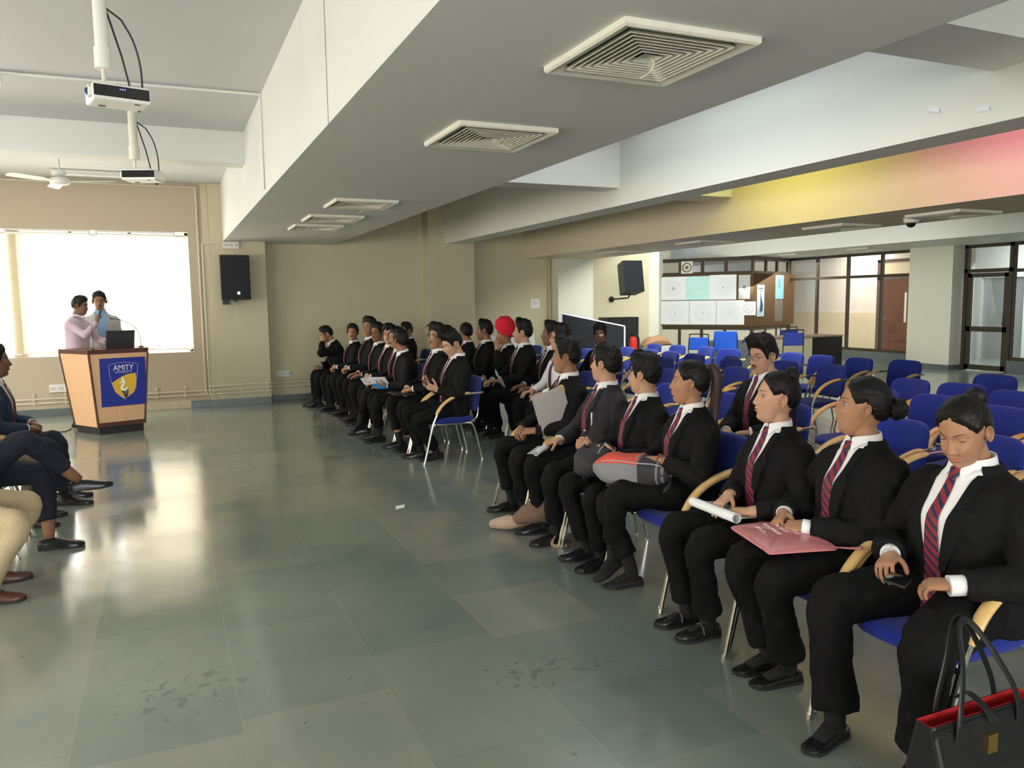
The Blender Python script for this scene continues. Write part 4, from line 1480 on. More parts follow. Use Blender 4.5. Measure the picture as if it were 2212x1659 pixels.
    def make_hair(s):
        st = s.P['hair']
        T, F, p, d, t0 = s.hgrid
        rs = random.Random(sum(map(ord, s.root['label'])))
        if s.sex == 'f' and s.near < 3:
            # strands run to the knot: the grid's pole sits where the hair is tied
            ax = norm(np.array(st.get('tie', (0, -.1, .06))) + np.array((0, 0, .0)))
            sx = norm(np.cross((0, 0, 1.0), ax)) if abs(ax[2]) < .98 else np.array((1.0, 0, 0))
            sx = np.array((1.0, 0, 0)); sy = np.cross(ax, sx)
            A2, E2 = np.meshgrid(np.linspace(-PI, PI, 180, endpoint=False), np.linspace(rad(-89), rad(89), 110))
            dd = np.cos(E2)[..., None] * (np.cos(A2)[..., None] * sx + np.sin(A2)[..., None] * sy) + np.sin(E2)[..., None] * ax
            T, F = np.arctan2(dd[..., 0], dd[..., 1]), np.arcsin(np.clip(dd[..., 2], -1, 1))
            p, d, t0 = head_points(T, F, s.HP)
            AZ = A2
        else:
            AZ = T
        # plain skull distances (without the features) for the hair shell
        aT = np.abs(T)
        kind = st['kind']
        # hairline elevation by azimuth: front, temple, in front of the ear, over the ear, nape
        if s.sex == 'm':
            hl = pchip(aT, [0, .45, .80, 1.02, 1.25, 1.42, 1.72, 2.0, 2.5, PI], [rad(st.get('front', 46)), rad(45), rad(34), rad(10), rad(-16 + st.get('burn', 0)), rad(19), rad(21), rad(-12), rad(-33), rad(-36)])
        else:
            hl = pchip(aT, [0, .4, .75, 1.0, 1.25, 1.45, 1.72, 2.0, 2.5, PI], [rad(st.get('front', 50) + 4), rad(51), rad(41), rad(28), rad(16), rad(20), rad(22), rad(-8), rad(-30), rad(-34)])
        nz = np.array([[mnoise.noise(Vector((math.sin(t) * 3 * math.cos(f) + 5.1 * rs.random() * 0, math.cos(t) * 3 * math.cos(f), math.sin(f) * 3)) * 2.2) for t, f in zip(tr, fr_)] for tr, fr_ in zip(T[::1], F[::1])]) if s.near < 3 else np.zeros_like(T)
        sd_ = F - hl + .06 * nz
        m_ = smoothstep(-.0, .34 if s.sex == 'm' else .24, sd_)
        if s.sex == 'm':
            side_t, top_t = st.get('sides', .008), st.get('top', .026)
            topw = smoothstep(rad(28), rad(58), F)
            frontw = np.clip(np.cos(T), 0, 1) * smoothstep(rad(25), rad(45), F) * (1 - smoothstep(rad(70), rad(90), F))
            th = side_t + (top_t - side_t) * topw + st.get('quiff', .006) * frontw
            th += .15 * top_t * np.sin(T * 1.0 + st.get('part', 1.0)) * topw
        else:
            th = np.full_like(T, .009) + .004 * smoothstep(rad(20), rad(70), F) + .0011 * np.sin(AZ * 40 + 2 * nz) * np.cos(AZ * 17)
        nz2 = np.array([[mnoise.noise(Vector((x_, y_, z_)) * 34.0) for x_, y_, z_ in row] for row in p]) if s.near < 3 else nz
        th = th * (1 + (.30 if s.sex == 'm' else .1) * nz) + (.0055 if s.sex == 'm' else .0012) * nz2 * m_ + (.0018 * np.sin(T * 34 + 5 * nz) if s.near < 3 and s.sex == 'm' else 0)
        base = t0
        rr = np.where(sd_ > 0, base + th * m_ + .0025 * smoothstep(0, .03, sd_), base + np.maximum(-.022, sd_ * .22))
        mb = MB(); mb.loft(s.toW(d * rr[..., None])[:, ::-1])
        hm = M_HAIRB if st.get('tint') else M_HAIR
        # loose locks give the outline its texture
        nl = {1: st.get('locks', 420), 2: 150, 3: 0}[s.near] if s.sex == 'm' else {1: 60, 2: 30, 3: 0}[s.near]
        Ti, Fi = T.ravel(), F.ravel()
        for _ in range(nl):
            az = rs.uniform(-PI, PI); el = math.asin(rs.uniform(math.sin(rad(-25)), 1))
            i = int(np.argmin((np.abs(Ti - az)) ** 2 * math.cos(el) ** 2 + (Fi - el) ** 2))
            iy, ix = divmod(i, T.shape[1])
            if m_[iy, ix] < .55 or (s.sex == 'm' and F[iy, ix] < .45 and rs.random() < .85): continue
            dirv = d[iy, ix]; R_ = rr[iy, ix]
            P0 = dirv * (R_ - .004)
            if s.sex == 'm':
                comb = np.array((st.get('sweep', .5) * (1 if rs.random() < .8 else -1), .55 if F[iy, ix] > .6 else -.2, -.5 if F[iy, ix] < .6 else .2)) + np.array([rs.gauss(0, .35) for _ in range(3)])
                L = rs.uniform(.014, .028) * (.5 + top_t / .03) * (1.0 if F[iy, ix] > .5 else .45)
                lift = rs.uniform(.02, .42) * st.get('mess', .7)
            else:
                tgt = np.array(st.get('tie', (0, -.1, .06))); comb = tgt - P0; L = .05; lift = .03
            comb = comb - np.dot(comb, dirv) * dirv
            comb = norm(comb)
            pts = []
            q = P0.copy()
            for t in range(5):
                pts.append(q.copy())
                q = q + (comb + dirv * (lift - t * .22)) * L / 4
                rq = np.linalg.norm(q)
            w = rs.uniform(.0018, .0036) * (1.4 if s.near == 2 else 1)
            mb.tube(s.toW(np.array(pts)), np.array([.6, 1, .9, .6, .1]) * w * s.hs, 5)
        s.hair = s.add('hair', mb, hm, angle=180)
        if kind == 'bun':
            b = MB(); bc = np.array(st['bun']); br = st.get('bunr', .036)
            n, kk = 32, 20
            rings = []
            for i in range(kk + 1):
                ph = -PI / 2 + PI * i / kk; ph = max(-1.53, min(1.53, ph))
                a = np.linspace(0, 2 * PI, n, endpoint=False)
                tw = 1 + .06 * np.sin(3 * a + 7 * ph) + .03 * np.sin(9 * a - 5 * ph)
                q = np.stack([np.cos(a) * math.cos(ph), np.full(n, math.sin(ph) * .85), np.sin(a) * math.cos(ph)], 1) * br * tw[:, None]
                rings.append(s.toW(q + bc))
            b.loft(rings)
            nk = (np.array(bc) * .72); b.tube(s.toW(np.array([bc * .55, nk, bc])), .022 * s.hs, 12)
            s.add('hair_bun', b, hm, s.hair, angle=180)
        if kind == 'tail':
            b = MB()
            t0 = np.array(st['tie'])
            pts = s.toW(catmull([t0 * .8, t0, t0 + (0, -.03, .012), t0 + (0, -.052, -.03), t0 + (0.0, -.058, -.11), t0 + (-.0, -.05, -.20), t0 + (-.01, -.045, -.30), t0 + (-.02, -.035, -.37)], 5))
            r_ = resample_r([.014, .013, .020, .026, .027, .024, .018, .004], len(pts), 5)
            b.tube(pts, r_ * s.hs, 14, flat=(.8, 1.1))
            for _ in range(40):
                o_ = np.array([rs.gauss(0, .011), rs.gauss(0, .011), 0]); b.tube(pts[8:] + o_ * np.linspace(.6, 1.6, len(pts) - 8)[:, None], np.linspace(.003, .0008, len(pts) - 8), 4)
            s.add('ponytail', b, M_HAIRB, s.hair, angle=180)
            b = MB(); b.lathe([(.0155, -.008), (.018, 0), (.0155, .008)], (0, 0, 0), 16, 'y'); b.v = [tuple(s.toW(np.array(v_) + t0)) for v_ in b.v]
            s.add('hair_band', b, mat('teal_band', (.05, .22, .28), .6), s.hair)

    def make_turban(s, m):
        T, F, p, d, t0 = s.hgrid
        aT = np.abs(T)
        hl = pchip(aT, [0, .5, 1.0, 1.4, 1.9, 2.5, PI], [rad(36), rad(26), rad(6), rad(-4), rad(-14), rad(-22), rad(-22)])
        w = smoothstep(-.02, .14, F - hl)
        base = np.linalg.norm(p, axis=-1)
        # height grows towards the back, a peak in front
        th = .014 + .088 * smoothstep(rad(15), rad(88), F) + .036 * smoothstep(1.7, PI, aT) * np.cos(F) + .006 * np.exp(-(T / .35) ** 2) * smoothstep(rad(30), rad(55), F)
        fold = np.sin((F * 17 + np.sign(T) * 0 + aT * 6.0))
        th = th + .0042 * np.abs(fold) ** .6 * np.sign(fold) * smoothstep(0, .3, aT)
        rr = np.where(w > 0, base - .004 + (th + .004) * w, base * .82)
        mb = MB(); mb.loft(s.toW(d * rr[..., None])[:, ::-1])
        return s.add('turban', mb, m, angle=180)

    # --- clothes -------------------------------------------------------
    def make_trousers(s, vox):
        k = s.P; sc = s.sc
        mb = MB()
        m_ = k.get('trouser', M_TROU)
        tw = k.get('tw', 1.0) * (1 + s.fat * .18)
        if s.stand:
            base = .88
        for sd in (1, -1):
            H, K, A_, spec = s.legs[sd]
            hem = spec.get('hem', k.get('hem', .055))
            th = norm(K - H); sh_ = norm(A_ - K)
            end = A_ - sh_ * hem * sc
            pts = [H - th * .03, H + th * .12, H + (K - H) * .55, K - th * .10, K - th * .03 + np.array((0, 0, .006)), K + sh_ * .05, K + sh_ * .13, (K + end) / 2 + sh_ * .02, end + sh_ * .0]
            r = np.array([.098, .096, .088, .077, .073, .069, .066, .062, k.get('hemr', .064) / tw]) * sc * tw
            pp = catmull(pts, 5); n = len(pp)
            mb.tube(pp, resample_r(r, n, 5), 18, up=(0, 0, 1) if abs(th[2]) < .8 else (0, 1, 0), flat=(1.0, 1.0))
        if not s.stand:
            mb.loft([s.ring(-0 + hq, o_, 28) for hq, o_ in ((0, -.03), (.02, -.005), (.06 * sc, .002), (.14 * sc, .004), (.20 * sc, -.01))])
        else:
            rings = []
            for hq, o_ in ((-.02, -.02), (.04, .004), (.09, .004), (.16, .0)):
                rings.append(s.ring(max(0, hq), o_, 28) + np.array((0, 0, min(0, hq))))
            mb.loft(rings)
        me = cloth_mesh(mb, 'trousers', m_, vox, 4, .024 * k.get('wr', 1), .075)
        o = link('trousers', me, s.root)
        return o

    def sleeves(s, mb, off, m_=None, end=.018):
        for sd in (1, -1):
            S_, E, W, spec = s.arms[sd]
            u1, u2 = norm(E - S_), norm(W - E)
            c, R = s.frame(s.zs[5])
            inn = c + R @ np.array((s_ := sd * .06, 0, -.035)) * 1.0
            e_ = spec.get('cuff', end)
            pts = [inn, S_ + np.array((0, 0, -.010)), S_ + u1 * .07, S_ + u1 * .15, E - u1 * .05, E, E + u2 * .05, E + u2 * .14, W - u2 * (e_ + .03), W - u2 * e_]
            r = np.array([.072, .067, .064, .060, .054, .054, .053, .048, .043, .0425]) * s.sc * (1 + s.fat * .22) * s.P.get('slv', 1.0) + off
            pp = catmull(pts, 4)
            mb.tube(pp, resample_r(r, len(pp), 4), 16)

    def make_blazer(s, vox):
        k = s.P; sc = s.sc
        m_ = k.get('suit', M_SUIT)
        off = .016
        zs = s.zs
        mb = MB()
        hh = [0.0, .05 * sc, .12 * sc, .19 * sc, .26 * sc, .33 * sc, .40 * sc, zs[4], (zs[4] + zs[5]) / 2, zs[5], (zs[5] + zs[6]) / 2, zs[6], zs[6] * .5 + zs[7] * .5, zs[7]]
        oo = [.020, .026, .024, .020] + [off] * 5 + [off * .9, off * .85, off * .7, off * .5, .004]
        mb.loft([s.ring(h_, o_, 36) for h_, o_ in zip(hh, oo)])
        s.sleeves(mb, .006)
        me = cloth_mesh(mb, 'blazer', m_, vox, 4, .028 * k.get('wr', 1), .075)
        bl = link('blazer', me, s.root)
        s.blazer = bl
        # shirt: V panel, collar, cuffs
        vb = k.get('vbot', .34) * zs[-1]          # bottom of the V
        vt = zs[7] - .004
        half = k.get('vw', .052) * sc
        xV = lambda h_: half * (np.clip((h_ - vb) / (vt - vb), 0, 1)) ** k.get('vp', .8)
        sp = MB(); rows = []
        hs_ = np.linspace(vb - .01, vt + .010, 22)
        o1 = off + .0095
        for h_ in hs_:
            w_ = xV(h_) + .010
            oo_ = o1 - .012 * smoothstep(zs[6], zs[7], h_)
            f_ = [s.front(h_, x, oo_) for x in np.linspace(-w_, w_, 11)]
            bk = [s.front(h_, x, oo_ - .014) for x in np.linspace(w_, -w_, 5)]
            rows.append(f_ + bk)
        sp.loft(rows)
        sp.loft([s.ring(h_, o_, 30) for h_, o_ in ((zs[6] * .4 + zs[7] * .6, -.006), (zs[6] * .15 + zs[7] * .85, .001), (zs[7], .006), (zs[7] + .014, .003))])
        shirt = s.add('shirt', sp, k.get('shirt', M_SHIRT), angle=180)
        s.collar(shirt)
        for sd in (1, -1):
            S_, E, W, spec = s.arms[sd]
            if spec.get('nocuff'): continue
            u2 = norm(W - E); e_ = spec.get('cuff', .018)
            c_ = MB(); r_ = .0345 * sc * (1 + s.fat * .12) * (.93 if s.sex == 'f' else 1)
            ln = spec.get('cufflen', .014)
            rg = tube_rings([W - u2 * (e_ + .03), W - u2 * (e_ - ln), W - u2 * (e_ - ln), W - u2 * (e_ + .01)], [r_, r_ * 1.02, r_ * .93, r_ * .90], 18)
            c_.loft(rg, False, False)
            c_.build('cuff', k.get('shirt', M_SHIRT), shirt, angle=60)
        # lapels with notch
        for sd in (1, -1):
            lp = MB(); rows = []
            hs2 = np.linspace(vb, vt - .005, 26)
            lw = k.get('lapw', .050) * sc
            for h_ in hs2:
                t = (h_ - vb) / (vt - vb)
                wd = lw * pchip(t, [0, .15, .45, .62, .655, .70, .85, 1], [.10, .42, .85, 1.12, 1.10, .62, .60, .42])
                x0 = xV(h_) - .001
                lift = .0065 + .004 * math.sin(PI * min(1, t * 1.4))
                base_o = off - .010 * smoothstep(zs[6], zs[7], h_)
                n_ = 7
                f_ = []
                for q in range(n_):
                    x = x0 + wd * q / (n_ - 1)
                    oo_ = base_o + lift * (1 - .45 * (q / (n_ - 1)) ** 2) + .0085
                    f_.append(s.front(h_, sd * x, oo_))
                bk = [s.front(h_, sd * (x0 + wd * q), base_o - .004) for q in (1, .5, 0)]
                rows.append(f_ + bk)
            lp.loft(rows)
            lp.build('lapel', m_, bl, angle=40)
        # collar fall round the back of the neck
        cb = MB(); rows = []
        c, R = s.frame(zs[7])
        for a in np.linspace(rad(-38), rad(218), 25):
            # a measured so that 90 deg is the back
            dx, dy = math.cos(a), -math.sin(a)
            A_, B_ = s.A(zs[7]) + .012, s.B(zs[7]) + .010
            p0 = c + R @ np.array((A_ * dx * .93, B_ * dy * .95, .020))
            p1 = c + R @ np.array((A_ * dx * 1.03, B_ * dy * 1.06, .010))
            p2 = c + R @ np.array(((A_ + .020) * dx, (B_ + .022) * dy, -.030))
            p3 = c + R @ np.array(((A_ + .004) * dx, (B_ + .006) * dy, -.030))
            rows.append([p0, p1, p2, p3])
        cb.loft(rows); cb.build('collar', m_, bl, angle=60)
        # buttons
        nb = k.get('buttons', 1)
        for i in range(nb):
            h_ = vb - (.022 + .085 * i) * sc
            if h_ < .03: break
            c_ = s.front(h_, -.012, off + .006); R_ = s.frame(h_)[1]
            bt = MB()
            rg = []
            for (r_, o_) in ((.011, -.004), (.011, .001), (.009, .0025), (.006, .001), (.002, .001)):
                a = np.linspace(0, 2 * PI, 16, endpoint=False)
                rg.append(c_ + np.stack([r_ * np.cos(a), np.full(16, o_), r_ * np.sin(a)], 1) @ R_.T)
            bt.loft(rg); bt.build('button', M_BLACKP, bl)
        if not k.get('notie'):
            s.make_tie(off + .0125, vb)

    def collar(s, parent, open_=0.0, m_=None):
        k = s.P; zs = s.zs
        m_ = m_ or k.get('shirt', M_SHIRT)
        c, R = s.frame(zs[-1] - .012)
        A_, B_ = s.A(zs[-1]) * 1.0 + .003, s.B(zs[-1]) + .005
        cb = MB(); rows = []
        g0 = rad(7 + open_ * 20)
        for a in np.linspace(g0, 2 * PI - g0, 41):
            # a = 0 front; clockwise
            dx, dy = math.sin(a), math.cos(a)
            fr_ = math.exp(-(min(a, 2 * PI - a) / .55) ** 2)        # 1 at the front tips
            zt = .006 + .012 * (1 - dy) / 2 - .010 * fr_
            drop = .027 + .024 * fr_
            out_ = .012 + .010 * fr_
            p0 = c + R @ np.array((A_ * dx, B_ * dy + .004, zt))
            p1 = c + R @ np.array(((A_ + .006) * dx, (B_ + .006) * dy + .004, zt + .002))
            # tips splay sideways
            sx = math.copysign(.020 * fr_, dx) if abs(dx) > 1e-6 else 0
            p2 = c + R @ np.array(((A_ + out_) * dx + sx, (B_ + out_ + .012 * fr_) * dy + .004, zt - drop))
            p3 = c + R @ np.array(((A_ + out_ - .004) * dx + sx, (B_ + out_ - .004 + .012 * fr_) * dy + .004, zt - drop + .001))
            p4 = c + R @ np.array(((A_ - .001) * dx, (B_ - .001) * dy + .004, zt - .020))
            rows.append([p0, p1, p2, p3, p4])
        cb.loft(rows); cb.build('collar', m_, parent, angle=40)

    def make_tie(s, off, vb):
        k = s.P; zs = s.zs; sc = s.sc
        m_ = k.get('tie', M_TIE)
        hk = zs[7] + .004
        lo_ = k.get('tiebot', .20) * zs[-1]
        mb = MB(); rows = []; vs = []
        hs_ = np.linspace(hk - .030, lo_, 22)
        wmax = .040 * sc
        sw = k.get('tieswing', 0.0)
        for i, h_ in enumerate(hs_):
            t = i / 21
            w_ = .017 + (wmax - .017) * t ** .8
            if i == 21: w_ *= .12
            if i == 20: w_ *= .75
            xo = sw * t * t
            tuck = k.get('tieoff', .004) + .004 * math.sin(PI * t)
            under = smoothstep(vb + .012, vb - .02, h_)
            oo_ = off + tuck - (0.0 if k.get('tieout') else .030 * under)
            f_ = [s.front(h_, xo + x, oo_ - .003 * (x / w_) ** 2) for x in np.linspace(-w_, w_, 7)]
            bk = [s.front(h_, xo + x, oo_ - .005) for x in np.linspace(w_, -w_, 3)]
            rows.append(f_ + bk)
            vs.append((w_, hk - h_))
        mb.loft(rows)
        me = mb.mesh('tie', m_, True, 40, fix=False)
        bm = bmesh.new(); bm.from_mesh(me)
        uvl = bm.loops.layers.uv.new('UVMap')
        nr = len(rows[0])
        xs_ = list(np.linspace(-1, 1, 7)) + [1, 0, -1]
        for f_ in bm.faces:
            for l in f_.loops:
                i, j = divmod(l.vert.index, nr)
                l[uvl].uv = (xs_[j] * vs[i][0], vs[i][1])
        bmesh.ops.recalc_face_normals(bm, faces=bm.faces)
        bm.to_mesh(me); bm.free(); finish(me, True, 40)
        tie = link('tie', me, s.root)
        # knot
        kb = MB(); rows = []
        ks = [(.010, .0195, .006), (.004, .0225, .012), (-.010, .0205, .015), (-.024, .0165, .014), (-.034, .0135, .010)]
        for (dz, w_, o_) in ks:
            h_ = min(hk + dz, zs[-1])
            a = np.linspace(0, 2 * PI, 12, endpoint=False)
            ob = off - .012 * smoothstep(zs[6], zs[7], h_)
            c_, R_ = s.frame(h_)
            cc = s.front(h_, 0, ob + .002)
            rows.append(cc + np.stack([w_ * sc * np.cos(a), (o_ * .9) * np.sin(a) + .002, 0 * a], 1) @ R_.T)
        kb.loft(rows)
        me = kb.mesh('knot', m_, True, 60, fix=False)
        bm = bmesh.new(); bm.from_mesh(me); uvl = bm.loops.layers.uv.new('UVMap')
        for f_ in bm.faces:
            for l in f_.loops:
                i, j = divmod(l.vert.index, 12); aa = 2 * PI * j / 12
                l[uvl].uv = (math.cos(aa) * ks[i][1] * -1.3, -ks[i][0] * .8)
        bmesh.ops.recalc_face_normals(bm, faces=bm.faces); bm.to_mesh(me); bm.free(); finish(me, True, 60)
        link('knot', me, tie)

    def make_shirt(s, vox):
        k = s.P; sc = s.sc; zs = s.zs
        m_ = k.get('shirt', M_SHIRT)
        mb = MB()
        hh = [0.03, .08 * sc, .14 * sc, .19 * sc, .26 * sc, .33 * sc, .40 * sc, zs[4], (zs[4] + zs[5]) / 2, zs[5], (zs[5] + zs[6]) / 2, zs[6], zs[6] * .5 + zs[7] * .5, zs[7]]
        oo = [.006, .010, .012, .012] + [.009] * 5 + [.008, .008, .007, .005, .002]
        mb.loft([s.ring(h_, o_, 36) for h_, o_ in zip(hh, oo)])
        s.sleeves(mb, -.003, end=.004)
        me = cloth_mesh(mb, 'shirt', m_, vox, 4, .012, .09)
        sh = link('shirt', me, s.root)
        s.collar(sh, .3)
        pl = MB(); rows = []
        for h_ in np.linspace(.06, zs[7], 16):
            rows.append([s.front(h_, x, .013) for x in np.linspace(-.014, .014, 4)] + [s.front(h_, x, .004) for x in (.014, -.014)])
        pl.loft(rows); pl.build('placket', m_, sh, angle=40)
        if k.get('wtie'):
            s.make_tie(.012, -1)

    def make_shoes(s):
        k = s.P; sc = s.sc
        style = k.get('shoe', 'oxford')
        for sd in (1, -1):
            H, K, A_, spec = s.legs[sd]
            out = spec.get('out', 12)
            fd = np.array((sd * math.sin(rad(out)), math.cos(rad(out)), 0))
            tilt = rad(spec.get('tilt', 0))               # toe up when positive
            if 'fd' in spec: fd = norm(np.array(spec['fd'], float))
            upv = np.array((0, 0, 1.0))
            sdv = norm(np.cross(fd, upv))
            fd2 = fd * math.cos(tilt) + upv * math.sin(tilt)
            up2 = norm(np.cross(sdv, fd2))
            if spec.get('roll'):
                q = rad(spec['roll']); sdv, up2 = sdv * math.cos(q) + up2 * math.sin(q), up2 * math.cos(q) - sdv * math.sin(q)
            L = (.275 if s.sex == 'm' else .245) * sc
            org = A_ - up2 * (.085) * 1.0            # sole point under the ankle
            # sections from heel to toe: (t along, half width, height, z of sole)
            if style == 'ballet':
                S_ = [(-.062, .018, .040, 0), (-.055, .027, .048, 0), (-.03, .031, .050, 0), (.02, .031, .044, 0), (.07, .036, .040, 0), (.11, .040, .036, 0), (.15, .036, .028, 0), (.175, .022, .020, .003), (.185, .006, .012, .006)]
            else:
                S_ = [(-.070, .020, .055, 0), (-.062, .030, .066, 0), (-.035, .035, .072, 0), (.015, .036, .080, 0), (.06, .039, .070, 0), (.105, .045, .055, 0), (.15, .044, .044, 0), (.185, .034, .036, .002), (.205, .014, .026, .005)]
            up_ = MB(); so = MB(); rows, rs_ = [], []
            f_ = L / .275 if style != 'ballet' else L / .245
            a = np.linspace(0, PI, 11)
            for (t, w_, h_, z0) in S_:
                c_ = org + fd2 * t * f_
                e = .62
                top_ = [c_ + sdv * w_ * f_ * math.copysign(abs(math.cos(q)) ** e, math.cos(q)) + up2 * (.012 + z0 + (h_ - .012) * math.sin(q) ** .75) for q in a]
                bot = [c_ - sdv * w_ * f_ * .9 + up2 * (.010 + z0), c_ + sdv * w_ * f_ * .9 + up2 * (.010 + z0)]
                rows.append(top_ + bot)
                sw_ = w_ * 1.07 + .001
                heel = .0 if t > -.01 and t < .055 else 0
                rs_.append([c_ + sdv * sw_ * f_ + up2 * (.015 + z0), c_ - sdv * sw_ * f_ + up2 * (.015 + z0), c_ - sdv * sw_ * f_ + up2 * (z0 + (.008 if .0 < t < .05 and style != 'ballet' else 0)), c_ + sdv * sw_ * f_ + up2 * (z0 + (.008 if .0 < t < .05 and style != 'ballet' else 0))])
            up_.loft(rows)
            so.loft(rs_)
            if style == 'oxford':
                # throat of the shoe
                up_.tube([A_ - up2 * .035 + fd2 * .0, A_ - up2 * .012 - fd2 * .004], np.array([.046, .041]) * f_, 16, flat=(.85, 1.05), up=fd2)
            ob = s.add('shoe', up_, k.get('shoem', M_SHOE), angle=50)
            so.build('sole', M_SOLE if style != 'ballet' else M_BLACKP, ob, angle=40)
            if style == 'oxford' and s.near <= 2:
                la = MB()
                for q in range(4):
                    t = .040 + q * .018
                    hgt = np.interp(t, [.015, .06, .105], [.080, .070, .055])
                    c_ = org + fd2 * t * f_ + up2 * (hgt + .003)
                    la.tube([c_ - sdv * .016, c_ + up2 * .003, c_ + sdv * .016], .0022, 5)
                la.build('laces', M_BLACKP, ob)
            if style == 'strap':
                la = MB()
                c_ = org + fd2 * .055 * f_
                la.tube([c_ - sdv * .037 + up2 * .03, c_ - sdv * .028 + up2 * .058, c_ + up2 * .070, c_ + sdv * .028 + up2 * .058, c_ + sdv * .037 + up2 * .03], .009, 8, flat=(1, .35))
                la.build('strap', mat('grey_strap', (.07, .065, .065), .6), ob)
            # sock
            if not k.get('nosock'):
                up_l = norm(K - A_)
                hgt = k.get('sockh', .10)
                sk = MB(); sk.tube([A_ - up2 * .045 + fd2 * .012, A_ - up2 * .015 + fd2 * .004, A_ + up_l * hgt * .5, A_ + up_l * hgt], np.array([.037, .0385, .0395, .043]) * sc, 14)
                if style in ('ballet', 'strap'):
                    sk.tube(np.array([A_ - up2 * .02, A_ - up2 * .035 + fd2 * .05, A_ - up2 * .052 + fd2 * .11]), np.array([.037, .031, .026]) * sc, 12, flat=(1, .7), up=up2)
                s.add('sock', sk, M_SOCK, angle=180)

# ================================================================== furniture and things
def make_chair(label=None, group=None):
    r = empty('armchair', (0, 0, 0), 0, label, 'chair', group)
    # seat cushion
    b = MB(); rings = []
    a = np.linspace(0, 2 * PI, 40, endpoint=False)
    e = 4.5
    X = .235 * np.sign(np.cos(a)) * np.abs(np.cos(a)) ** (2 / e); Y = .235 * np.sign(np.sin(a)) * np.abs(np.sin(a)) ** (2 / e)
    for k_, z in ((.90, .395), (.97, .400), (1.0, .415), (1.0, .435), (.97, .449), (.90, .455), (.5, .458), (.05, .459)):
        zz = z - .018 * smoothstep(.10, .24, Y * k_) + .006 * smoothstep(-.1, -.24, Y * k_)
        rings.append(np.stack([X * k_, Y * k_ + .03, zz], 1))
    b.loft(rings); b.build('seat', M_BLUE, r, angle=60)
    b = MB(); b.box((-.19, -.15, .385), (.19, .20, .397)); b.build('seat_pan', M_BLACKP, r, smooth=False)
    # backrest, gently curved
    b = MB(); rings = []
    e = 5.0
    X = .232 * np.sign(np.cos(a)) * np.abs(np.cos(a)) ** (2 / e); Z = .185 * np.sign(np.sin(a)) * np.abs(np.sin(a)) ** (2 / e)
    for k_, o in ((.05, .026), (.3, .026), (.6, .026), (.82, .025), (.93, .021), (.985, .012), (1, 0), (.985, -.012), (.93, -.019), (.82, -.023), (.6, -.024), (.3, -.024), (.05, -.024)):
        y = -.245 - (Z * k_ + .1) * .17 + .040 * (X * k_ / .232) ** 2 - .012
        rings.append(np.stack([X * k_, y * 1.0 + o, .675 + Z * k_], 1))
    b.loft(rings[::-1]); b.build('backrest', M_BLUE, r, angle=60)
    for sd in (1, -1):
        path = catmull([(sd * .272, .385, .0), (sd * .274, .345, .16), (sd * .276, .30, .34), (sd * .277, .255, .47), (sd * .277, .185, .58), (sd * .277, .085, .652), (sd * .277, -.04, .692), (sd * .276, -.16, .704), (sd * .268, -.25, .704), (sd * .235, -.285, .700)], 5)
        b = MB(); b.tube(path, .0125, 10); b.tube([(sd * .272, .385, .0), (sd * .272, .383, .02)], .0155, 10); b.build('leg', M_CHROME, r)
        seg = path[16:34]
        off = seg + np.stack([0 * seg[:, 0], .35 * np.linspace(1, 0, len(seg)) * .012, np.full(len(seg), .008)], 1)
        w = np.ones(len(seg)) * .021; w[0] = w[-1] = .016; w[1] = w[-2] = .020
        b = MB(); b.tube(off, w, 14, up=(0, -.5, 1), flat=(1.22, .80)); b.build('armrest', M_BEECH, r, angle=60)
        b = MB(); b.tube(catmull([(sd * .272, .27, .40), (sd * .215, .235, .392), (sd * .205, .16, .388), (sd * .205, -.10, .388), (sd * .212, -.165, .37), (sd * .222, -.20, .28), (sd * .232, -.265, .0)], 5), .0115, 9); b.tube([(sd * .232, -.265, 0), (sd * .232, -.262, .02)], .0145, 9); b.build('leg', M_CHROME, r)
    b = MB(); b.tube([(-.205, .12, .385), (.205, .12, .385)], .010, 8); b.tube([(-.205, -.10, .385), (.205, -.10, .385)], .010, 8)
    b.tube(catmull([(-.13, -.10, .385), (-.13, -.22, .40), (-.13, -.262, .47), (-.13, -.27, .60)], 4), .010, 8); b.tube(catmull([(.13, -.10, .385), (.13, -.22, .40), (.13, -.262, .47), (.13, -.27, .60)], 4), .010, 8)
    b.build('under_frame', M_CHROME, r)
    return r


CHAIR0 = [None]


def chair(x, y, face, label, group=None):
    if CHAIR0[0] is None:
        CHAIR0[0] = make_chair(); c = CHAIR0[0]
    else:
        c = copy_tree(CHAIR0[0])
    c.location = (x, y, 0); c.rotation_euler = (0, 0, math.atan2(-face[0], face[1]))
    c['label'] = label
    if group: c['group'] = group
    return c


def text_mesh(body, size, extr=.001, bold=0.0):
    cu = bpy.data.curves.new('lettering', 'FONT'); cu.body = body; cu.size = size; cu.extrude = extr; cu.offset = bold; cu.align_x = 'CENTER'; cu.align_y = 'CENTER'
    o = bpy.data.objects.new('tmp_text', cu); COL.objects.link(o)
    me = bpy.data.meshes.new_from_object(o.evaluated_get(bpy.context.evaluated_depsgraph_get()))
    bpy.data.objects.remove(o); bpy.data.curves.remove(cu)
    return me


def put_text(name, body, size, m, parent, M4, extr=.001, bold=0.0):
    me = text_mesh(body, size, extr, bold); me.name = name
    me.transform(M4); me.materials.clear(); me.materials.append(m)
    return link(name, me, parent)


# ------------------------------------------------------------------ lectern
LW = wood_mat('beech_laminate', (.62, .37, .20), (.70, .44, .25), .4, (14, 14, .6), 5)
M_DWOOD = mat('dark_brown_edge', (.085, .032, .022), .4)
lec = empty('lectern', (-.585, 11.295, 0), math.atan2(.325, .946), 'wooden lectern tapering downwards with a blue crest panel', 'lectern')


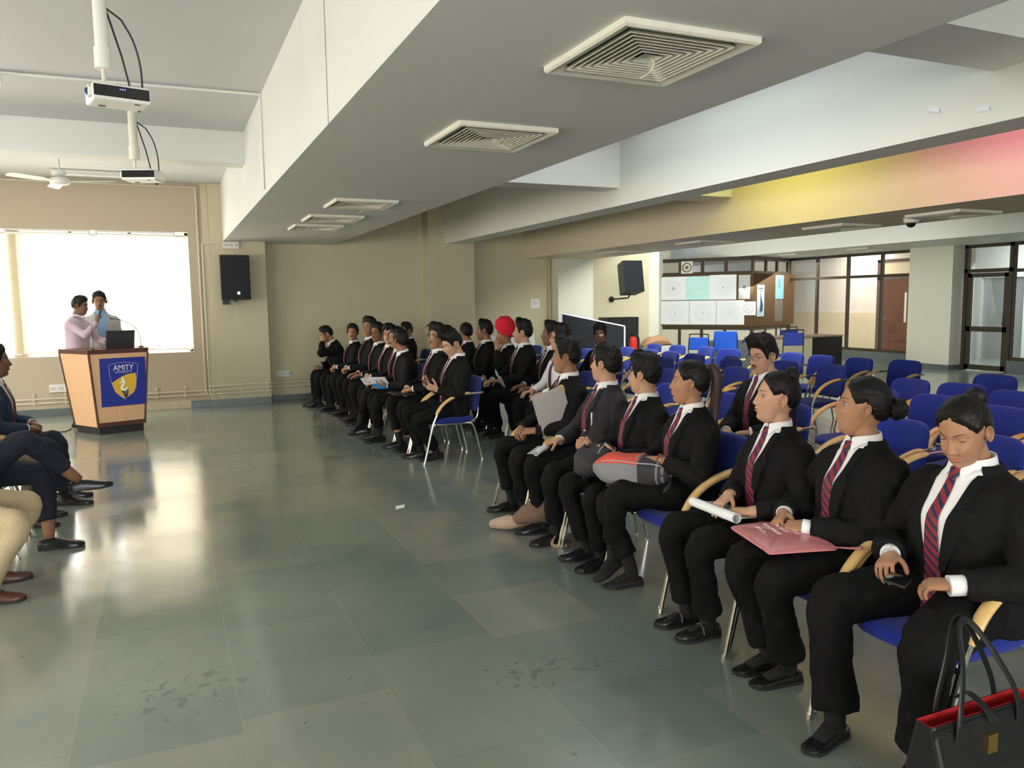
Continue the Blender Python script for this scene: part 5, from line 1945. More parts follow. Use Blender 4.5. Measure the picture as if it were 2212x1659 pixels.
def lec_poly(s, y0=0.0):
    # front is -Y in the lectern's frame; plan narrows to the foot
    return [(-.355 * s, -.0 + y0), (.355 * s, 0 + y0), (.53 * s, .66 * s + y0), (-.53 * s, .66 * s + y0)]


def ring3(poly, z): return [(x, y, z) for x, y in poly]


b = MB(); b.loft([ring3(lec_poly(.80, .045), .10), ring3(lec_poly(1.0, 0), 1.045)]); b.build('body', LW, lec, smooth=False)
b = MB(); b.loft([ring3(lec_poly(1.02, -.008), 1.045), ring3(lec_poly(1.03, -.010), 1.10)]); b.build('top', M_DWOOD, lec, smooth=False)
b = MB(); b.loft([ring3(lec_poly(.76, .06), 0), ring3(lec_poly(.76, .06), .10)]); b.build('plinth', M_BLACKP, lec, smooth=False)
for i, (u, v) in enumerate(((0, 0), (1, 1), (3, 3))):
    p0, p1 = np.array((*lec_poly(.80, .045)[u], .10)), np.array((*lec_poly(1.0)[v], 1.045))
    b = MB(); b.tube([p0, p1], .014, 4); b.build('edge_strip', M_DWOOD, lec, smooth=False)
b = MB(); p = lec_poly(.805, .044); b.box((p[0][0], p[0][1] - .012, .10), (p[1][0], p[0][1], .155)); b.build('foot_rail', M_DWOOD, lec, smooth=False)
# crest panel on the front, leaning with the face
nf = norm(np.array((0, -(1.045 - .10), -.045)))            # outward normal of the front face (leans down)
upf = norm(np.array((0, -.045, .945)))


def fpt(x, h, o=0.0):
    t = (h - .10) / .945
    base = np.array((x, .045 * (1 - t), h))
    return base + np.array((0, -1, -.047)) * o


pan = MB(); pan.loft([[fpt(-.235, .36, o), fpt(.315, .36, o), fpt(.315, .985, o), fpt(-.235, .985, o)] for o in (.001, .010)])
pan_o = pan.build('crest_panel', mat('royal_blue_panel', (.022, .035, .27), .35), lec, smooth=False)
cxp, M_YEL, M_CRW, M_CRL = .045, mat('crest_yellow', (.72, .44, .035), .4), mat('crest_white', (.80, .80, .78), .4), mat('crest_outline_blue', (.10, .14, .42), .4)


def shield(k, top=.925, bot=.44, hw=.175):
    pts = []
    for t in np.linspace(-1, 1, 15): pts.append((cxp + hw * k * t, .685 + (top - .03 - .685 + .03 * (1 - t * t)) * k))
    for t in np.linspace(0, 1, 12)[1:]: pts.append((cxp + hw * k * (1 - .08 * t - .92 * t ** 3), .685 + ((top - .03 - .685) * (1 - t) + (bot - .685) * t) * k))
    for t in np.linspace(1, 0, 12)[1:-1]: pts.append((cxp - hw * k * (1 - .08 * t - .92 * t ** 3), .685 + ((top - .03 - .685) * (1 - t) + (bot - .685) * t) * k))
    return pts


b = MB(); sp = shield(1.0); b.tube([fpt(x, h, .011) for x, h in sp + sp[:1]], .0032, 5); b.build('shield_outline', mat('crest_silver_blue', (.30, .34, .58), .4), pan_o)
yp = []
for t in np.linspace(0, 1, 12): yp.append((cxp - .150 + .300 * t, .66 + .115 * math.sin(PI * .5 * min(1, t * 1.15)) ** 1.0))
yp += [(cxp + .152, .70), (cxp + .148, .60), (cxp + .115, .525), (cxp + .05, .478), (cxp, .455), (cxp - .05, .48), (cxp - .115, .55)]
b = MB(); b.add([fpt(x, h, o) for o in (.0105, .0125) for x, h in yp], [tuple(range(len(yp))), tuple(range(2 * len(yp) - 1, len(yp) - 1, -1))]); b.build('yellow_field', M_YEL, pan_o, smooth=False)
fl = catmull([(cxp - .055, .655), (cxp - .02, .685), (cxp - .025, .735), (cxp - .01, .70), (cxp + .0, .655), (cxp - .03, .60), (cxp - .01, .565), (cxp + .03, .575), (cxp + .035, .61)], 5)
b = MB(); b.tube([fpt(x, h, .014) for x, h in fl], resample_r([.004, .010, .004, .011, .015, .016, .018, .014, .003], len(fl), 5), 6, up=(0, -1, 0), flat=(1, .2)); b.build('flame', M_CRW, pan_o)
b = MB(); b.add([fpt(x, h, o) for o in (.0128, .0155) for x, h in ((cxp - .035, .555), (cxp + .05, .57), (cxp + .045, .515), (cxp + .03, .47), (cxp + .005, .462))], [(0, 1, 2, 3, 4), (9, 8, 7, 6, 5)]); b.build('torch', mat('crest_navy', (.03, .03, .09), .4), pan_o, smooth=False)
b = MB()
for q in range(2): b.tube([fpt(cxp - .022 + q * .005, .535 - q * .022, .0165), fpt(cxp + .047, .545 - q * .022, .0165)], .003, 4)
b.build('torch_bands', M_YEL, pan_o)
T4 = lambda x, h: Matrix.Translation(Vector(fpt(x, h, .0115))) @ Matrix.Rotation(rad(90) + .047, 4, 'X')
put_text('name_lettering', 'AMITY', .100, M_CRW, pan_o, T4(cxp, .855) @ Matrix.Scale(.84, 4, (1, 0, 0)), .001, .0)
put_text('name_lettering', 'UNIVERSITY', .042, mat('crest_grey_letters', (.42, .44, .58), .4), pan_o, T4(cxp, .800) @ Matrix.Scale(.92, 4, (1, 0, 0)), .001, 0)

Rl = lambda x, y, z: tuple(lec.matrix_basis @ Vector((x, y, z)))
lap = empty('laptop', Rl(.06, .22, 1.10), lec.rotation_euler[2] + rad(176), 'open black laptop standing on the lectern', 'laptop')
b = MB(); b.box((-.17, -.12, 0), (.17, .12, .018)); b.build('base', M_BLACKP, lap, smooth=False, bevel=.004)
b = MB(); b.obox((0, .165, .125), (1, 0, 0), (0, .94, -.34), (0, .34, .94), .17, .006, .118); b.build('screen_lid', mat('laptop_lid', (.030, .032, .034), .5), lap, smooth=False, bevel=.003)
mic = empty('gooseneck_microphone', Rl(.33, .16, 1.10), lec.rotation_euler[2], 'thin black gooseneck microphone curving over the lectern', 'microphone')
b = MB(); b.lathe([(.03, 0), (.03, .012), (.012, .02)], n=16); b.build('base', M_BLACKP, mic)
b = MB(); b.tube(catmull([(0, 0, .01), (-.01, .0, .15), (-.06, .01, .27), (-.20, .04, .36), (-.30, .06, .385)], 6), .0045, 8); b.build('neck', M_BLACKP, mic)
b = MB(); b.tube([(-.30, .06, .385), (-.325, .065, .388), (-.345, .07, .39)], [.006, .008, .006], 8); b.build('capsule', M_BLACKP, mic)
b = MB(); b.tube([(-.30, -.02, 1.10), (-.30, -.02, 1.43)], .0035, 6)
rod = empty('microphone_rod', tuple(lec.location), lec.rotation_euler[2], 'thin upright rod standing on the left of the lectern top', 'microphone'); b.build('rod', M_BLACKP, rod)
b = MB(); b.lathe([(.02, 1.10), (.02, 1.108)], (-.30, -.02, 0), 12); b.build('foot', M_BLACKP, rod)
b = MB(); b.tube(catmull([(-1.25, 12.0, .008), (-1.30, 11.8, .008), (-1.42, 11.75, .008), (-1.5, 11.85, .008), (-1.62, 11.8, .008)], 6), .006, 6)
tag(b.build('floor_cable', M_BLACKP), 'black cable lying loose on the floor behind the lectern', 'cable')

# ------------------------------------------------------------------ speakers
def speaker(loc, rz, tilt, dims, label, arm=True):
    r = empty('loudspeaker', loc, rz, label, 'speaker')
    w, d_, h = dims
    R_ = rotx(-tilt)
    def q(v): return tuple(np.array(v) @ R_.T)
    poly = [(-w / 2, -d_ / 2), (w / 2, -d_ / 2), (w * .40, d_ / 2), (-w * .40, d_ / 2)]
    b = MB(); b.loft([[q((x, y, z)) for x, y in poly] for z in (-h / 2, h / 2)]); b.build('cabinet', mat('speaker_cabinet', (.030, .033, .036), .55, bump=.4, bscale=150), r, smooth=False, bevel=.012)
    b = MB(); b.add([q(v) for v in ((-w * .47, -d_ / 2 - .012, -h * .47), (w * .47, -d_ / 2 - .012, -h * .47), (w * .47, -d_ / 2 - .012, h * .47), (-w * .47, -d_ / 2 - .012, h * .47), (-w * .48, -d_ / 2, -h * .48), (w * .48, -d_ / 2, -h * .48), (w * .48, -d_ / 2, h * .48), (-w * .48, -d_ / 2, h * .48))], [(0, 1, 2, 3), (0, 4, 5, 1), (1, 5, 6, 2), (2, 6, 7, 3), (3, 7, 4, 0)]); b.build('grille', mat('speaker_grille', (.012, .014, .018), .7, bump=.8, bscale=500), r, smooth=False)
    b = MB(); b.add([q(v) for v in ((.02, -d_ / 2 - .014, -h * .38), (.06, -d_ / 2 - .014, -h * .38), (.06, -d_ / 2 - .014, -h * .32), (.02, -d_ / 2 - .014, -h * .32))], [(0, 1, 2, 3)]); b.build('badge', M_SILVER, r, smooth=False)
    b = MB()
    if arm:
        b.tube([q((0, .06, -h / 2)), (0, .06, -h / 2 - .07), (0, .16, -h / 2 - .08), (-.12, .615, -h / 2 - .10)], .016, 8); b.lathe([(.06, 0), (.06, .02)], (-.12, .62, -h / 2 - .10), 12, 'y')
    else:
        b.box((-w * .42, -.02, -h / 2 - .075), (-w * .2, d_ / 2, -h / 2)); b.box((-.02, .0, -h / 2 - .03), (.02, d_ / 2 + .05, -h / 2))
    b.build('bracket', M_BLACKP, r, smooth=False)
    return r


sp1 = speaker((1.03, 13.30, 2.075), 0, 0, (.45, .34, .70), 'big black loudspeaker on the pillar beside the window', False)
b = MB(); b.tube(catmull([(-.02, -.10, -.36), (-.01, -.11, -.55), (.02, -.11, -.75), (.03, -.11, -.80)], 4), .003, 5); b.tube([(-.05, -.10, -.36), (-.045, -.1, -.45)], .003, 5); b.build('dangling_cord', M_WHITEP, sp1)
speaker((8.36, 13.25, 2.07), rad(-8), rad(12), (.42, .36, .62), 'black loudspeaker on an arm above the black notice board', True)

# ------------------------------------------------------------------ projectors on ceiling poles
def projector(x, y, z, rz, label, plabel, led=True):
    m_ = empty('ceiling_pole', (x, y, ZC), 0, plabel, 'pole')
    b = MB(); b.tube([(0, 0, 0), (0, 0, z + .22 - ZC)], .038, 16); b.tube([(0, 0, z + .32 - ZC), (0, 0, z + .20 - ZC)], .046, 16); b.build('tube', M_WHITEP if led else M_OFFW, m_)
    b = MB(); b.tube([(0, 0, z + .20 - ZC), (0, 0, z + .105 - ZC)], .012, 10); b.obox((0, 0, z + .112 - ZC), (1, 0, 0), (0, 1, 0), (0, 0, 1), .06, .04, .006); b.build('clamp', M_OFFW, m_)
    c = [(0.03, 0, z + .55 - ZC), (.10, 0, z + .50 - ZC), (.12, .02, z + .48 - ZC), (.17, .03, z + .38 - ZC), (.20, .06, z + .24 - ZC), (.20, .10, z + .06 - ZC), (.18, .12, z - .0 - ZC), (.16, .13, z + .02 - ZC)]
    cb = MB(); cb.tube(catmull(c, 6), .006, 7); cb.tube([(.03, 0, z + .55 - ZC), (.10, .06, z + .30 - ZC), (.14, .10, z + .10 - ZC)], .006, 7); cb.build('cables', M_BLACKP, m_)
    r = empty('projector', (x + .07 * math.cos(rz), y + .07 * math.sin(rz), z), rz, label, 'projector')
    b = MB(); rings = []
    for k_, h in ((.95, 0), (1, .008), (1, .085), (.96, .098)):
        rings.append([(sx * .155 * k_, sy * .112 * k_, h) for sx, sy in ((-1, -1), (1, -1), (1, 1), (-1, 1))])
    b.loft(rings); b.build('case', M_WHITEP, r, smooth=False, bevel=.012)
    b = MB(); b.box((-.150, -.116, .022), (.150, -.108, .086)); b.build('dark_panel', mat('projector_dark_panel', (.010, .010, .012), .15), r, smooth=False, bevel=.006)
    b = MB(); b.lathe([(.034, -.155), (.036, -.172), (.030, -.176), (.026, -.165)], (0, -.055, .05), 20, 'x'); b.build('lens_ring', M_WHITEP, r)
    b = MB(); b.sphere((-.165, -.055, .05), .024, 16, 10); b.build('lens', mat('lens_glass', (.02, .05, .12), .03), r)
    b = MB(); b.box((-.10, .04, -.003), (-.06, .065, 0)); b.box((.07, -.09, -.003), (.10, -.08, 0)); b.build('underside_feet', M_BLACKP, r, smooth=False)
    b = MB()
    for q in range(6): b.box((-.12 + q * .014, -.06, .098), (-.112 + q * .014, .0, .1))
    b.build('top_slots', M_BLACKP, r, smooth=False)
    if led:
        b = MB()
        for q in range(3): b.box((-.012 + q * .012, -.118, .066), (-.006 + q * .012, -.115, .071))
        b.build('indicator_lights', emit_mat('led_blue', (.15, .12, 1.0), 6), r, smooth=False)
    return r


projector(-.26, 5.35, 2.84, rad(14), 'nearer white projector with a lit dark front, hanging from the left ceiling', 'cream pole carrying the nearer projector', True)
projector(-.19, 8.30, 2.81, rad(-22), 'farther white projector hanging before the left cross beam', 'white pole carrying the farther projector', False)

# ------------------------------------------------------------------ ceiling fan, tube lamps
fan = empty('ceiling_fan', (-1.10, 11.2, ZC), rad(18), 'white three-bladed ceiling fan near the podium window', 'fan')
b = MB(); b.lathe([(.05, 0), (.05, -.03), (.012, -.05), (.012, -.24), (.07, -.26), (.075, -.31), (.02, -.33)], n=20); b.build('rod_and_canopy', M_WHITEP, fan)
b = MB(); b.lathe([(.03, -.32), (.10, -.345), (.115, -.38), (.11, -.405), (.08, -.425), (.02, -.43)], n=28); b.build('motor', M_WHITEP, fan)
for k in range(3):
    a = k * 2 * PI / 3 + rad(205)
    u = np.array((math.cos(a), math.sin(a), 0)); v = np.array((-math.sin(a), math.cos(a), 0))
    b = MB(); rows = []
    for t, w in ((.12, .03), (.2, .035), (.24, .06), (.55, .068), (.64, .062), (.66, .03)):
        c_ = u * t + np.array((0, 0, -.385)); dv = v * w + np.array((0, 0, .012 * (w / .06)))
        rows.append([c_ - dv, c_ + dv, c_ + dv + (0, 0, .004), c_ - dv + (0, 0, .004)])
    b.loft(rows); b.build('blade', M_WHITEP, fan, smooth=False)
M_TUBE_ON = emit_mat('lit_tube', (.88, .93, 1.0), 14)


def tube_light(x0, x1, y, z, label, on=False, hang=.0):
    r = empty('tube_lamp', ((x0 + x1) / 2, y, z), 0, label, 'lamp')
    L = (x1 - x0) / 2
    b = MB(); b.box((-L, -.025, .03), (L, .025, .06)); b.box((-L, -.02, -.02), (-L + .03, .02, .03)); b.box((L - .03, -.02, -.02), (L, .02, .03)); b.build('batten', M_WHITEP, r, smooth=False)
    if hang:
        b = MB(); b.tube([(-L + .1, 0, .06), (-L + .1, 0, .06 + hang)], .005, 6); b.tube([(L - .1, 0, .06), (L - .1, 0, .06 + hang)], .005, 6); b.build('drop_rods', M_WHITEP, r)
    b = MB(); b.tube([(-L + .03, 0, 0), (L - .03, 0, 0)], .016, 10); b.build('tube', M_TUBE_ON if on else mat('unlit_tube', (.86, .86, .84), .25), r)
    return r


tube_light(-2.30, -1.12, 7.68, ZC - .10, 'lit tube lamp at the left edge of the ceiling', True, .04)
pl = bpy.data.lights.new('tube_lamp_glow', 'AREA'); pl.shape = 'RECTANGLE'; pl.size, pl.size_y, pl.energy, pl.color = 1.1, .05, 14, (.9, .95, 1)
po = bpy.data.objects.new('tube_lamp_glow', pl); COL.objects.link(po); po.location = (-1.7, 7.68, ZC - .14); po.visible_camera = False
tube_light(-1.35, -.15, 12.75, ZC - .07, 'unlit tube lamp on the ceiling behind the fan', False, .0)
for i, (x, lab) in enumerate(((-2.72, 'unlit tube lamp at the window head, leftmost along it'), (-1.55, 'unlit tube lamp at the window head above the two speakers'), (-.36, 'unlit tube lamp at the window head nearest the pillar'))):
    tube_light(x - .56, x + .56, YW + .03, 2.745, lab)

# ------------------------------------------------------------------ things at the back of the hall
bb = empty('display_board', (0, 0, 0), 0, 'black display board in a white frame, leaning tilted behind the seats', 'board')
A0, A1 = np.array((6.60, 12.75)), np.array((7.50, 12.05))
dv2 = norm(A1 - A0); nv2 = np.array((dv2[1], -dv2[0]))
def bpl(t, h, o): return (*(A0 + dv2 * t + nv2 * o + nv2 * 0), h)
Lb = float(np.linalg.norm(A1 - A0))
top = lambda t: 1.41 - .235 * t / Lb
b = MB(); b.add([bpl(t, h, o) for o in (0, .02) for t, h in ((0, .35), (Lb, .35), (Lb, top(Lb)), (0, top(0)))], [(0, 1, 2, 3), (7, 6, 5, 4), (0, 4, 5, 1), (1, 5, 6, 2), (2, 6, 7, 3), (3, 7, 4, 0)]); b.build('panel', mat('black_felt', (.018, .020, .024), .9), bb, smooth=False)
b = MB(); fr_ = [bpl(0, .35, .012), bpl(Lb, .35, .012), bpl(Lb, top(Lb), .012), bpl(0, top(0), .012), bpl(0, .35, .012)]
for i in range(4): b.tube([fr_[i], fr_[i + 1]], .016, 4)
b.build('frame', mat('frame_pale_blue', (.62, .68, .78), .4), bb, smooth=False)
b = MB(); b.tube([bpl(Lb * .60, .4, .022), bpl(Lb * .60, top(Lb * .6), .022)], .006, 4); b.build('divider', mat('divider_blue', (.04, .07, .35), .4), bb)
b = MB(); b.sphere(bpl(Lb * .54, 1.12, .02), .012, 10, 6); b.build('pin', M_WHITEP, bb)
b = MB()
for t in (.1, Lb - .1): b.tube([bpl(t, .0, .01), bpl(t, .36, .01)], .012, 6); b.tube([bpl(t, .02, -.2), bpl(t, .02, .2)], .012, 6)
b.build('feet', M_BLACKP, bb)
cab = empty('black_cabinet', (8.38, 13.70, 0), 0, 'tall plain black cabinet against the wall under the second loudspeaker', 'cabinet')
b = MB(); b.box((-.36, -.18, 0), (.36, .18, 1.30)); b.build('body', mat('black_laminate', (.012, .012, .013), .4), cab, smooth=False)
b = MB(); b.box((-.34, -.195, .06), (-.005, -.18, 1.27)); b.build('door', M_BLACKP, cab, smooth=False); b = MB(); b.box((.005, -.195, .06), (.34, -.18, 1.27)); b.build('door', M_BLACKP, cab, smooth=False)
wb = empty('white_panel', (6.02, 13.45, 0), rad(0), 'white board panel leaning on the wall behind the red turban', 'board')
b = MB(); b.obox((0, .18, .50), (1, 0, 0), (0, .95, -.30), (0, .30, .95), .50, .008, .52); b.build('sheet', mat('white_panel_board', (.60, .63, .66), .4), wb, smooth=False)
fe = empty('fire_extinguisher', (8.44, 13.25, 0), 0, 'red fire extinguisher with a black hose by the black cabinet', 'fire extinguisher')
b = MB(); b.lathe([(.07, 0), (.08, .01), (.08, .55), (.06, .62), (.025, .65)], n=20); b.v = [(x, y, z + .28) for x, y, z in b.v]; b.build('cylinder', mat('extinguisher_red', (.55, .025, .018), .3), fe)
b = MB(); b.box((-.09, -.09, 0), (.09, .09, .28)); b.build('stand', M_BLACKP, fe, smooth=False)
b = MB(); b.box((-.02, -.05, .93), (.02, .08, .97)); b.tube(catmull([(.0, -.03, .95), (.09, -.04, .92), (.12, -.03, .80), (.10, -.03, .60)], 5), .012, 8); b.build('valve_and_hose', M_BLACKP, fe)
cou = empty('ledge_unit', (9.18, 13.6, 0), 0, 'low white ledge unit carrying the brown cloth bundle', 'cabinet')
b = MB(); b.box((-.30, -.25, 0), (.42, .25, .70)); b.build('body', mat('ledge_white', (.55, .56, .52), .5), cou, smooth=False, bevel=.01)
cb = MB(); rows = []
for t in np.linspace(-1, 1, 14):
    r_ = .10 * (1 - abs(t) ** 2.6) + .004
    a = np.linspace(0, 2 * PI, 14, endpoint=False)
    rows.append(np.stack([np.full(14, 9.22 + .35 * t), 13.6 + .16 * np.cos(a) * (1 - .5 * abs(t) ** 3), .70 + np.maximum(0, r_ * (1 + np.sin(a) * (1 + .15 * math.sin(7 * t))))], 1))
cb.loft(rows); tag(cb.build('cloth_bundle', mat('brown_cloth', (.40, .22, .12), .85, noise=.2, nscale=9, bump=.5, bscale=25)), 'rumpled brown cloth bundle lying on the white ledge', 'cloth')


def task_chair(x, y, face, label, frame=True, col=(.016, .09, .50), w=.21, back_h=(.62, .92)):
    r = empty('side_chair', (x, y, 0), math.atan2(-face[0], face[1]), label, 'chair')
    mu = mat('bright_blue_upholstery' if col[2] > .4 else 'dull_blue_upholstery', col, .8, bump=.4, bscale=400)
    b = MB(); b.box((-w, -.22, .42), (w, .22, .47)); b.build('seat', mu, r, smooth=False, bevel=.02, seg=3)
    b = MB(); b.box((-w, -.27, back_h[0]), (w, -.23, back_h[1])); b.build('backrest', mu, r, smooth=False, bevel=.018 if frame else .03, seg=3)
    for sx in (-1, 1):
        b = MB(); b.tube(catmull([(sx * w, .21, .42), (sx * (w + .01), .24, .2), (sx * (w + .01), .26, 0)], 3), .012, 8); b.build('leg', M_BLACKP, r)
        b = MB(); b.tube(catmull([(sx * (w + .01), -.26, 0), (sx * (w + .01), -.24, .42), (sx * (w + .012), -.255, .7), (sx * w * .98, -.265, back_h[1] + (.05 if frame else -.05))], 4), .012, 8); b.build('leg', M_BLACKP, r)
    if frame:
        b = MB(); b.tube(catmull([(-w * .98, -.265, back_h[1] + .04), (-w * .85, -.265, back_h[1] + .065), (w * .85, -.265, back_h[1] + .065), (w * .98, -.265, back_h[1] + .04)], 4), .012, 8); b.build('top_bar', M_BLACKP, r)
    return r


task_chair(9.78, 13.05, (-.7, -.5), 'bright blue side chair with thin black frame, by the cloth bundle', True, w=.20, back_h=(.60, .86))
task_chair(10.28, 12.85, (-.8, -.5), 'bright blue chair with a big rounded back before the booth', False, w=.24, back_h=(.58, .98))
task_chair(11.9, 12.75, (.2, .95), 'dull blue chair with black top bar in front of the desk', True, (.03, .05, .30), w=.22, back_h=(.66, .92))
task_chair(14.4, 15.2, (-.3, -.95), 'dull blue chair standing behind the cream desk', True, (.03, .05, .30), w=.22, back_h=(.62, .84))
gc = empty('steel_cabinet', (11.2, 13.75, 0), rad(-10), 'low grey steel cabinet between the blue chairs and the booth', 'cabinet')
b = MB(); b.box((-.42, -.25, 0), (.42, .25, .74)); b.build('body', mat('grey_steel', (.13, .15, .17), .5), gc, smooth=False, bevel=.006)
b = MB(); b.box((-.42, -.262, .05), (.0, -.25, .70)); b.build('door', mat('dark_steel', (.05, .06, .07), .5), gc, smooth=False)
# desk
dk = empty('office_desk', (13.34, 13.95, 0), 0, 'cream and dark brown office desk with drawers before the partition', 'desk')
b = MB(); b.box((-1.2, -.30, .74), (1.10, .42, .775)); b.build('top', mat('desk_top', (.36, .22, .17), .4), dk, smooth=False)
b = MB(); b.box((-1.2, -.28, 0), (.18, -.22, .74)); b.build('modesty_panel', mat('desk_cream', (.62, .56, .38), .5), dk, smooth=False)
b = MB(); b.box((.20, -.29, 0), (1.08, .40, .74)); b.build('pedestal', mat('desk_dark', (.014, .011, .010), .5), dk, smooth=False)
for i, (z0, z1) in enumerate(((.52, .70), (.14, .34))):
    b = MB(); b.box((1.08, -.27, z0), (1.095, .38, z1)); b.build('drawer', mat('desk_drawer', (.52, .46, .36), .5), dk, smooth=False)
b = MB(); b.box((1.085, -.285, .02), (1.092, .40, .73)); b.build('side_frame', mat('desk_brown', (.07, .035, .022), .5), dk, smooth=False)
pc = MB(); pc.add([(1.60, 6.00, .002), (1.68, 6.03, .002), (1.71, 6.12, .002), (1.63, 6.10, .002), (1.60, 6.00, .004), (1.68, 6.03, .004), (1.71, 6.12, .004), (1.63, 6.10, .004)], [(0, 3, 2, 1), (4, 5, 6, 7), (0, 1, 5, 4), (1, 2, 6, 5), (2, 3, 7, 6), (3, 0, 4, 7)])
tag(pc.build('paper_scrap', M_PAPER[0], smooth=False), 'small white paper scrap on the stone floor in the gangway', 'paper')


# ------------------------------------------------------------------ things people hold or have put down
def sheet_stack(c, ax, ay, hx, hy, n, label, m=0, curl=0.0, name='paper_sheets', cat='paper', mats=None):
    """sheets lying on a lap: c centre, ax and ay the sheet's directions"""
    ax = norm(ax); ay = norm(ay); nz = np.cross(ax, ay); nz = nz if nz[2] > 0 else -nz
    r = empty(name, (0, 0, 0), 0, label, cat)
    b = MB()
    for k in range(n):
        rows = []
        j = (k - n / 2) * .004
        for t in np.linspace(-1, 1, 9):
            lift = curl * (t * t) + k * .0018
            rows.append([np.array(c) + ax * (hx * t + j) + ay * (hy * s_ + j * .7) + nz * (lift + d_) for s_, d_ in ((-1, 0), (1, 0), (1, .0012), (-1, .0012))])
        b.loft(rows)
    b.build('sheets', (mats or M_PAPER)[m], r, smooth=False)
    return r


def rolled_paper(p0, p1, r_, label, flap=None):
    r = empty('rolled_papers', (0, 0, 0), 0, label, 'paper')
    p0, p1 = np.array(p0), np.array(p1)
    d_ = norm(p1 - p0); s_ = norm(np.cross(d_, (0, 0, 1))); u = np.cross(s_, d_)
    b = MB()
    th = np.linspace(0, 2 * PI * 1.35, 40)
    rr = r_ * (1 - .25 * th / th[-1])
    prof = [(rr[i] * math.cos(th[i]), rr[i] * math.sin(th[i])) for i in range(40)]
    if flap: prof = [(flap * (1 - t), -r_ * .9 * 0 - r_ * .3 * (1 - t)) for t in np.linspace(0, .8, 6)] + prof
    inner = [(x * .94, z * .94) for x, z in prof][::-1]
    b.loft([[p + s_ * x + u * z for x, z in prof + inner] for p in (p0, p1)])
    b.build('sheets', M_PAPER[0], r, angle=50)
    return r


def smartphone(c, d_, n_, label):
    r = empty('smartphone', (0, 0, 0), 0, label, 'phone')
    d_ = norm(d_); n_ = norm(np.array(n_) - np.dot(n_, d_) * d_); s_ = np.cross(d_, n_)
    b = MB(); b.obox(c, s_, d_, n_, .036, .074, .0042); b.build('body', M_BLACKP, r, smooth=False, bevel=.003)
    b = MB(); b.obox(np.array(c) + n_ * .0045, s_, d_, n_, .033, .068, .0004); b.build('screen', mat('phone_glass', (.012, .013, .016), .05), r, smooth=False)
    return r


def soft_bag(pts, rad_, m, name, label, cat, up=(0, 0, 1), flat=(1, 1), parent=None):
    b = MB(); b.tube(catmull(pts, 5), resample_r(rad_, (len(pts) - 1) * 5 + 1, 5), 20, up=up, flat=flat)
    me = cloth_mesh(b, name, m, .012, 3, .018, .10)
    return link(name, me, parent)

# ================================================================== who sits where
def SH(**k): return dict(dict(kind='short', top=.024, quiff=.006, sides=.007), **k)


CLASP = dict(ra=dict(w=(.105, .30, .215), d=(-.80, .55, -.10), n=(-.35, -.25, -.9), curl=(38, 48, 25)), la=dict(w=(-.095, .30, .232), d=(.82, .52, -.16), n=(.25, -.30, -.9), curl=(36, 46, 25)))
BACKH = dict(ra=dict(w=(.16, .12, .205), d=(-.15, 1, -.12), curl=(12, 22, 15)), la=dict(w=(-.16, .12, .205), d=(.15, 1, -.12), curl=(12, 22, 15)))
THIGHS = dict(ra=dict(w=(.13, .30, .205), d=(-.15, 1, -.12), curl=(12, 22, 15)), la=dict(w=(-.13, .30, .205), d=(.15, 1, -.12), curl=(12, 22, 15)))
FW = (-1, .0)
S1 = M_SUIT
M_SUIT2 = mat('charcoal_suit_cloth', (.022, .020, .024), .8, spec=.3, noise=.25, nscale=200, bump=.3, bscale=900, sheen=.05)

W4 = Person('young woman with hair in a bun smiling down at a phone, nearest in front row', (2.70, 1.93), (-1, .02), sex='f', sc=1.0, fat=.85, skin='tan', lean=-3, bend=6, look=(-.97, -.10, -.50), lids=.85, headp=dict(smile=1, fat=.7, nose=.95),
            hair=dict(kind='bun', bun=(0, -.108, .078), bunr=.036, tie=(0, -.10, .07), front=55), shoe='ballet', vbot=.22, vw=.072, vp=.6, tiebot=.0, tieout=1, tw=1.06, hemr=.085, hem=.03,
            ra=dict(w=(.125, .25, .235), d=(-.45, .88, -.22), n=(-.35, .1, -.93), curl=(30, 42, 25), cufflen=.03), la=dict(w=(-.185, .29, .225), d=(.80, .58, -.10), n=(.35, .0, -.93), curl=(32, 45, 25), cufflen=.045),
            rl=dict(a=(.13, .49, .085), pole=(.5, .5, 1), out=-12), ll=dict(a=(-.17, .40, .085), pole=(-.2, .5, 1), out=10)).make()
W3 = Person('woman in profile with a low bun and small gold earring, pink pouch on her lap', (2.70, 2.45), (-1, .10), sex='f', sc=1.01, fat=.35, skin='tan', lean=-4, bend=4, look=(-.70, .71, .06), headp=dict(nose=1.0, fat=.2),
            hair=dict(kind='bun', bun=(0, -.132, .006), bunr=.046, tie=(0, -.11, .0), front=51), earring=2, shoe='ballet', vbot=.26, vw=.052, tiebot=.16, tieout=1, hemr=.078, hem=.045,
            ra=dict(w=(.16, .25, .245), d=(-.50, .82, -.25), n=(-.5, -.1, -.85), curl=(40, 50, 28)), la=dict(w=(-.02, .27, .235), d=(.86, .50, -.10), n=(.30, -.35, -.88), curl=(36, 48, 28), cufflen=.035),
            rl=dict(a=(.13, .33, .085), out=2), ll=dict(a=(.0, .33, .085), pole=(-.1, .5, 1), out=-4)).make()
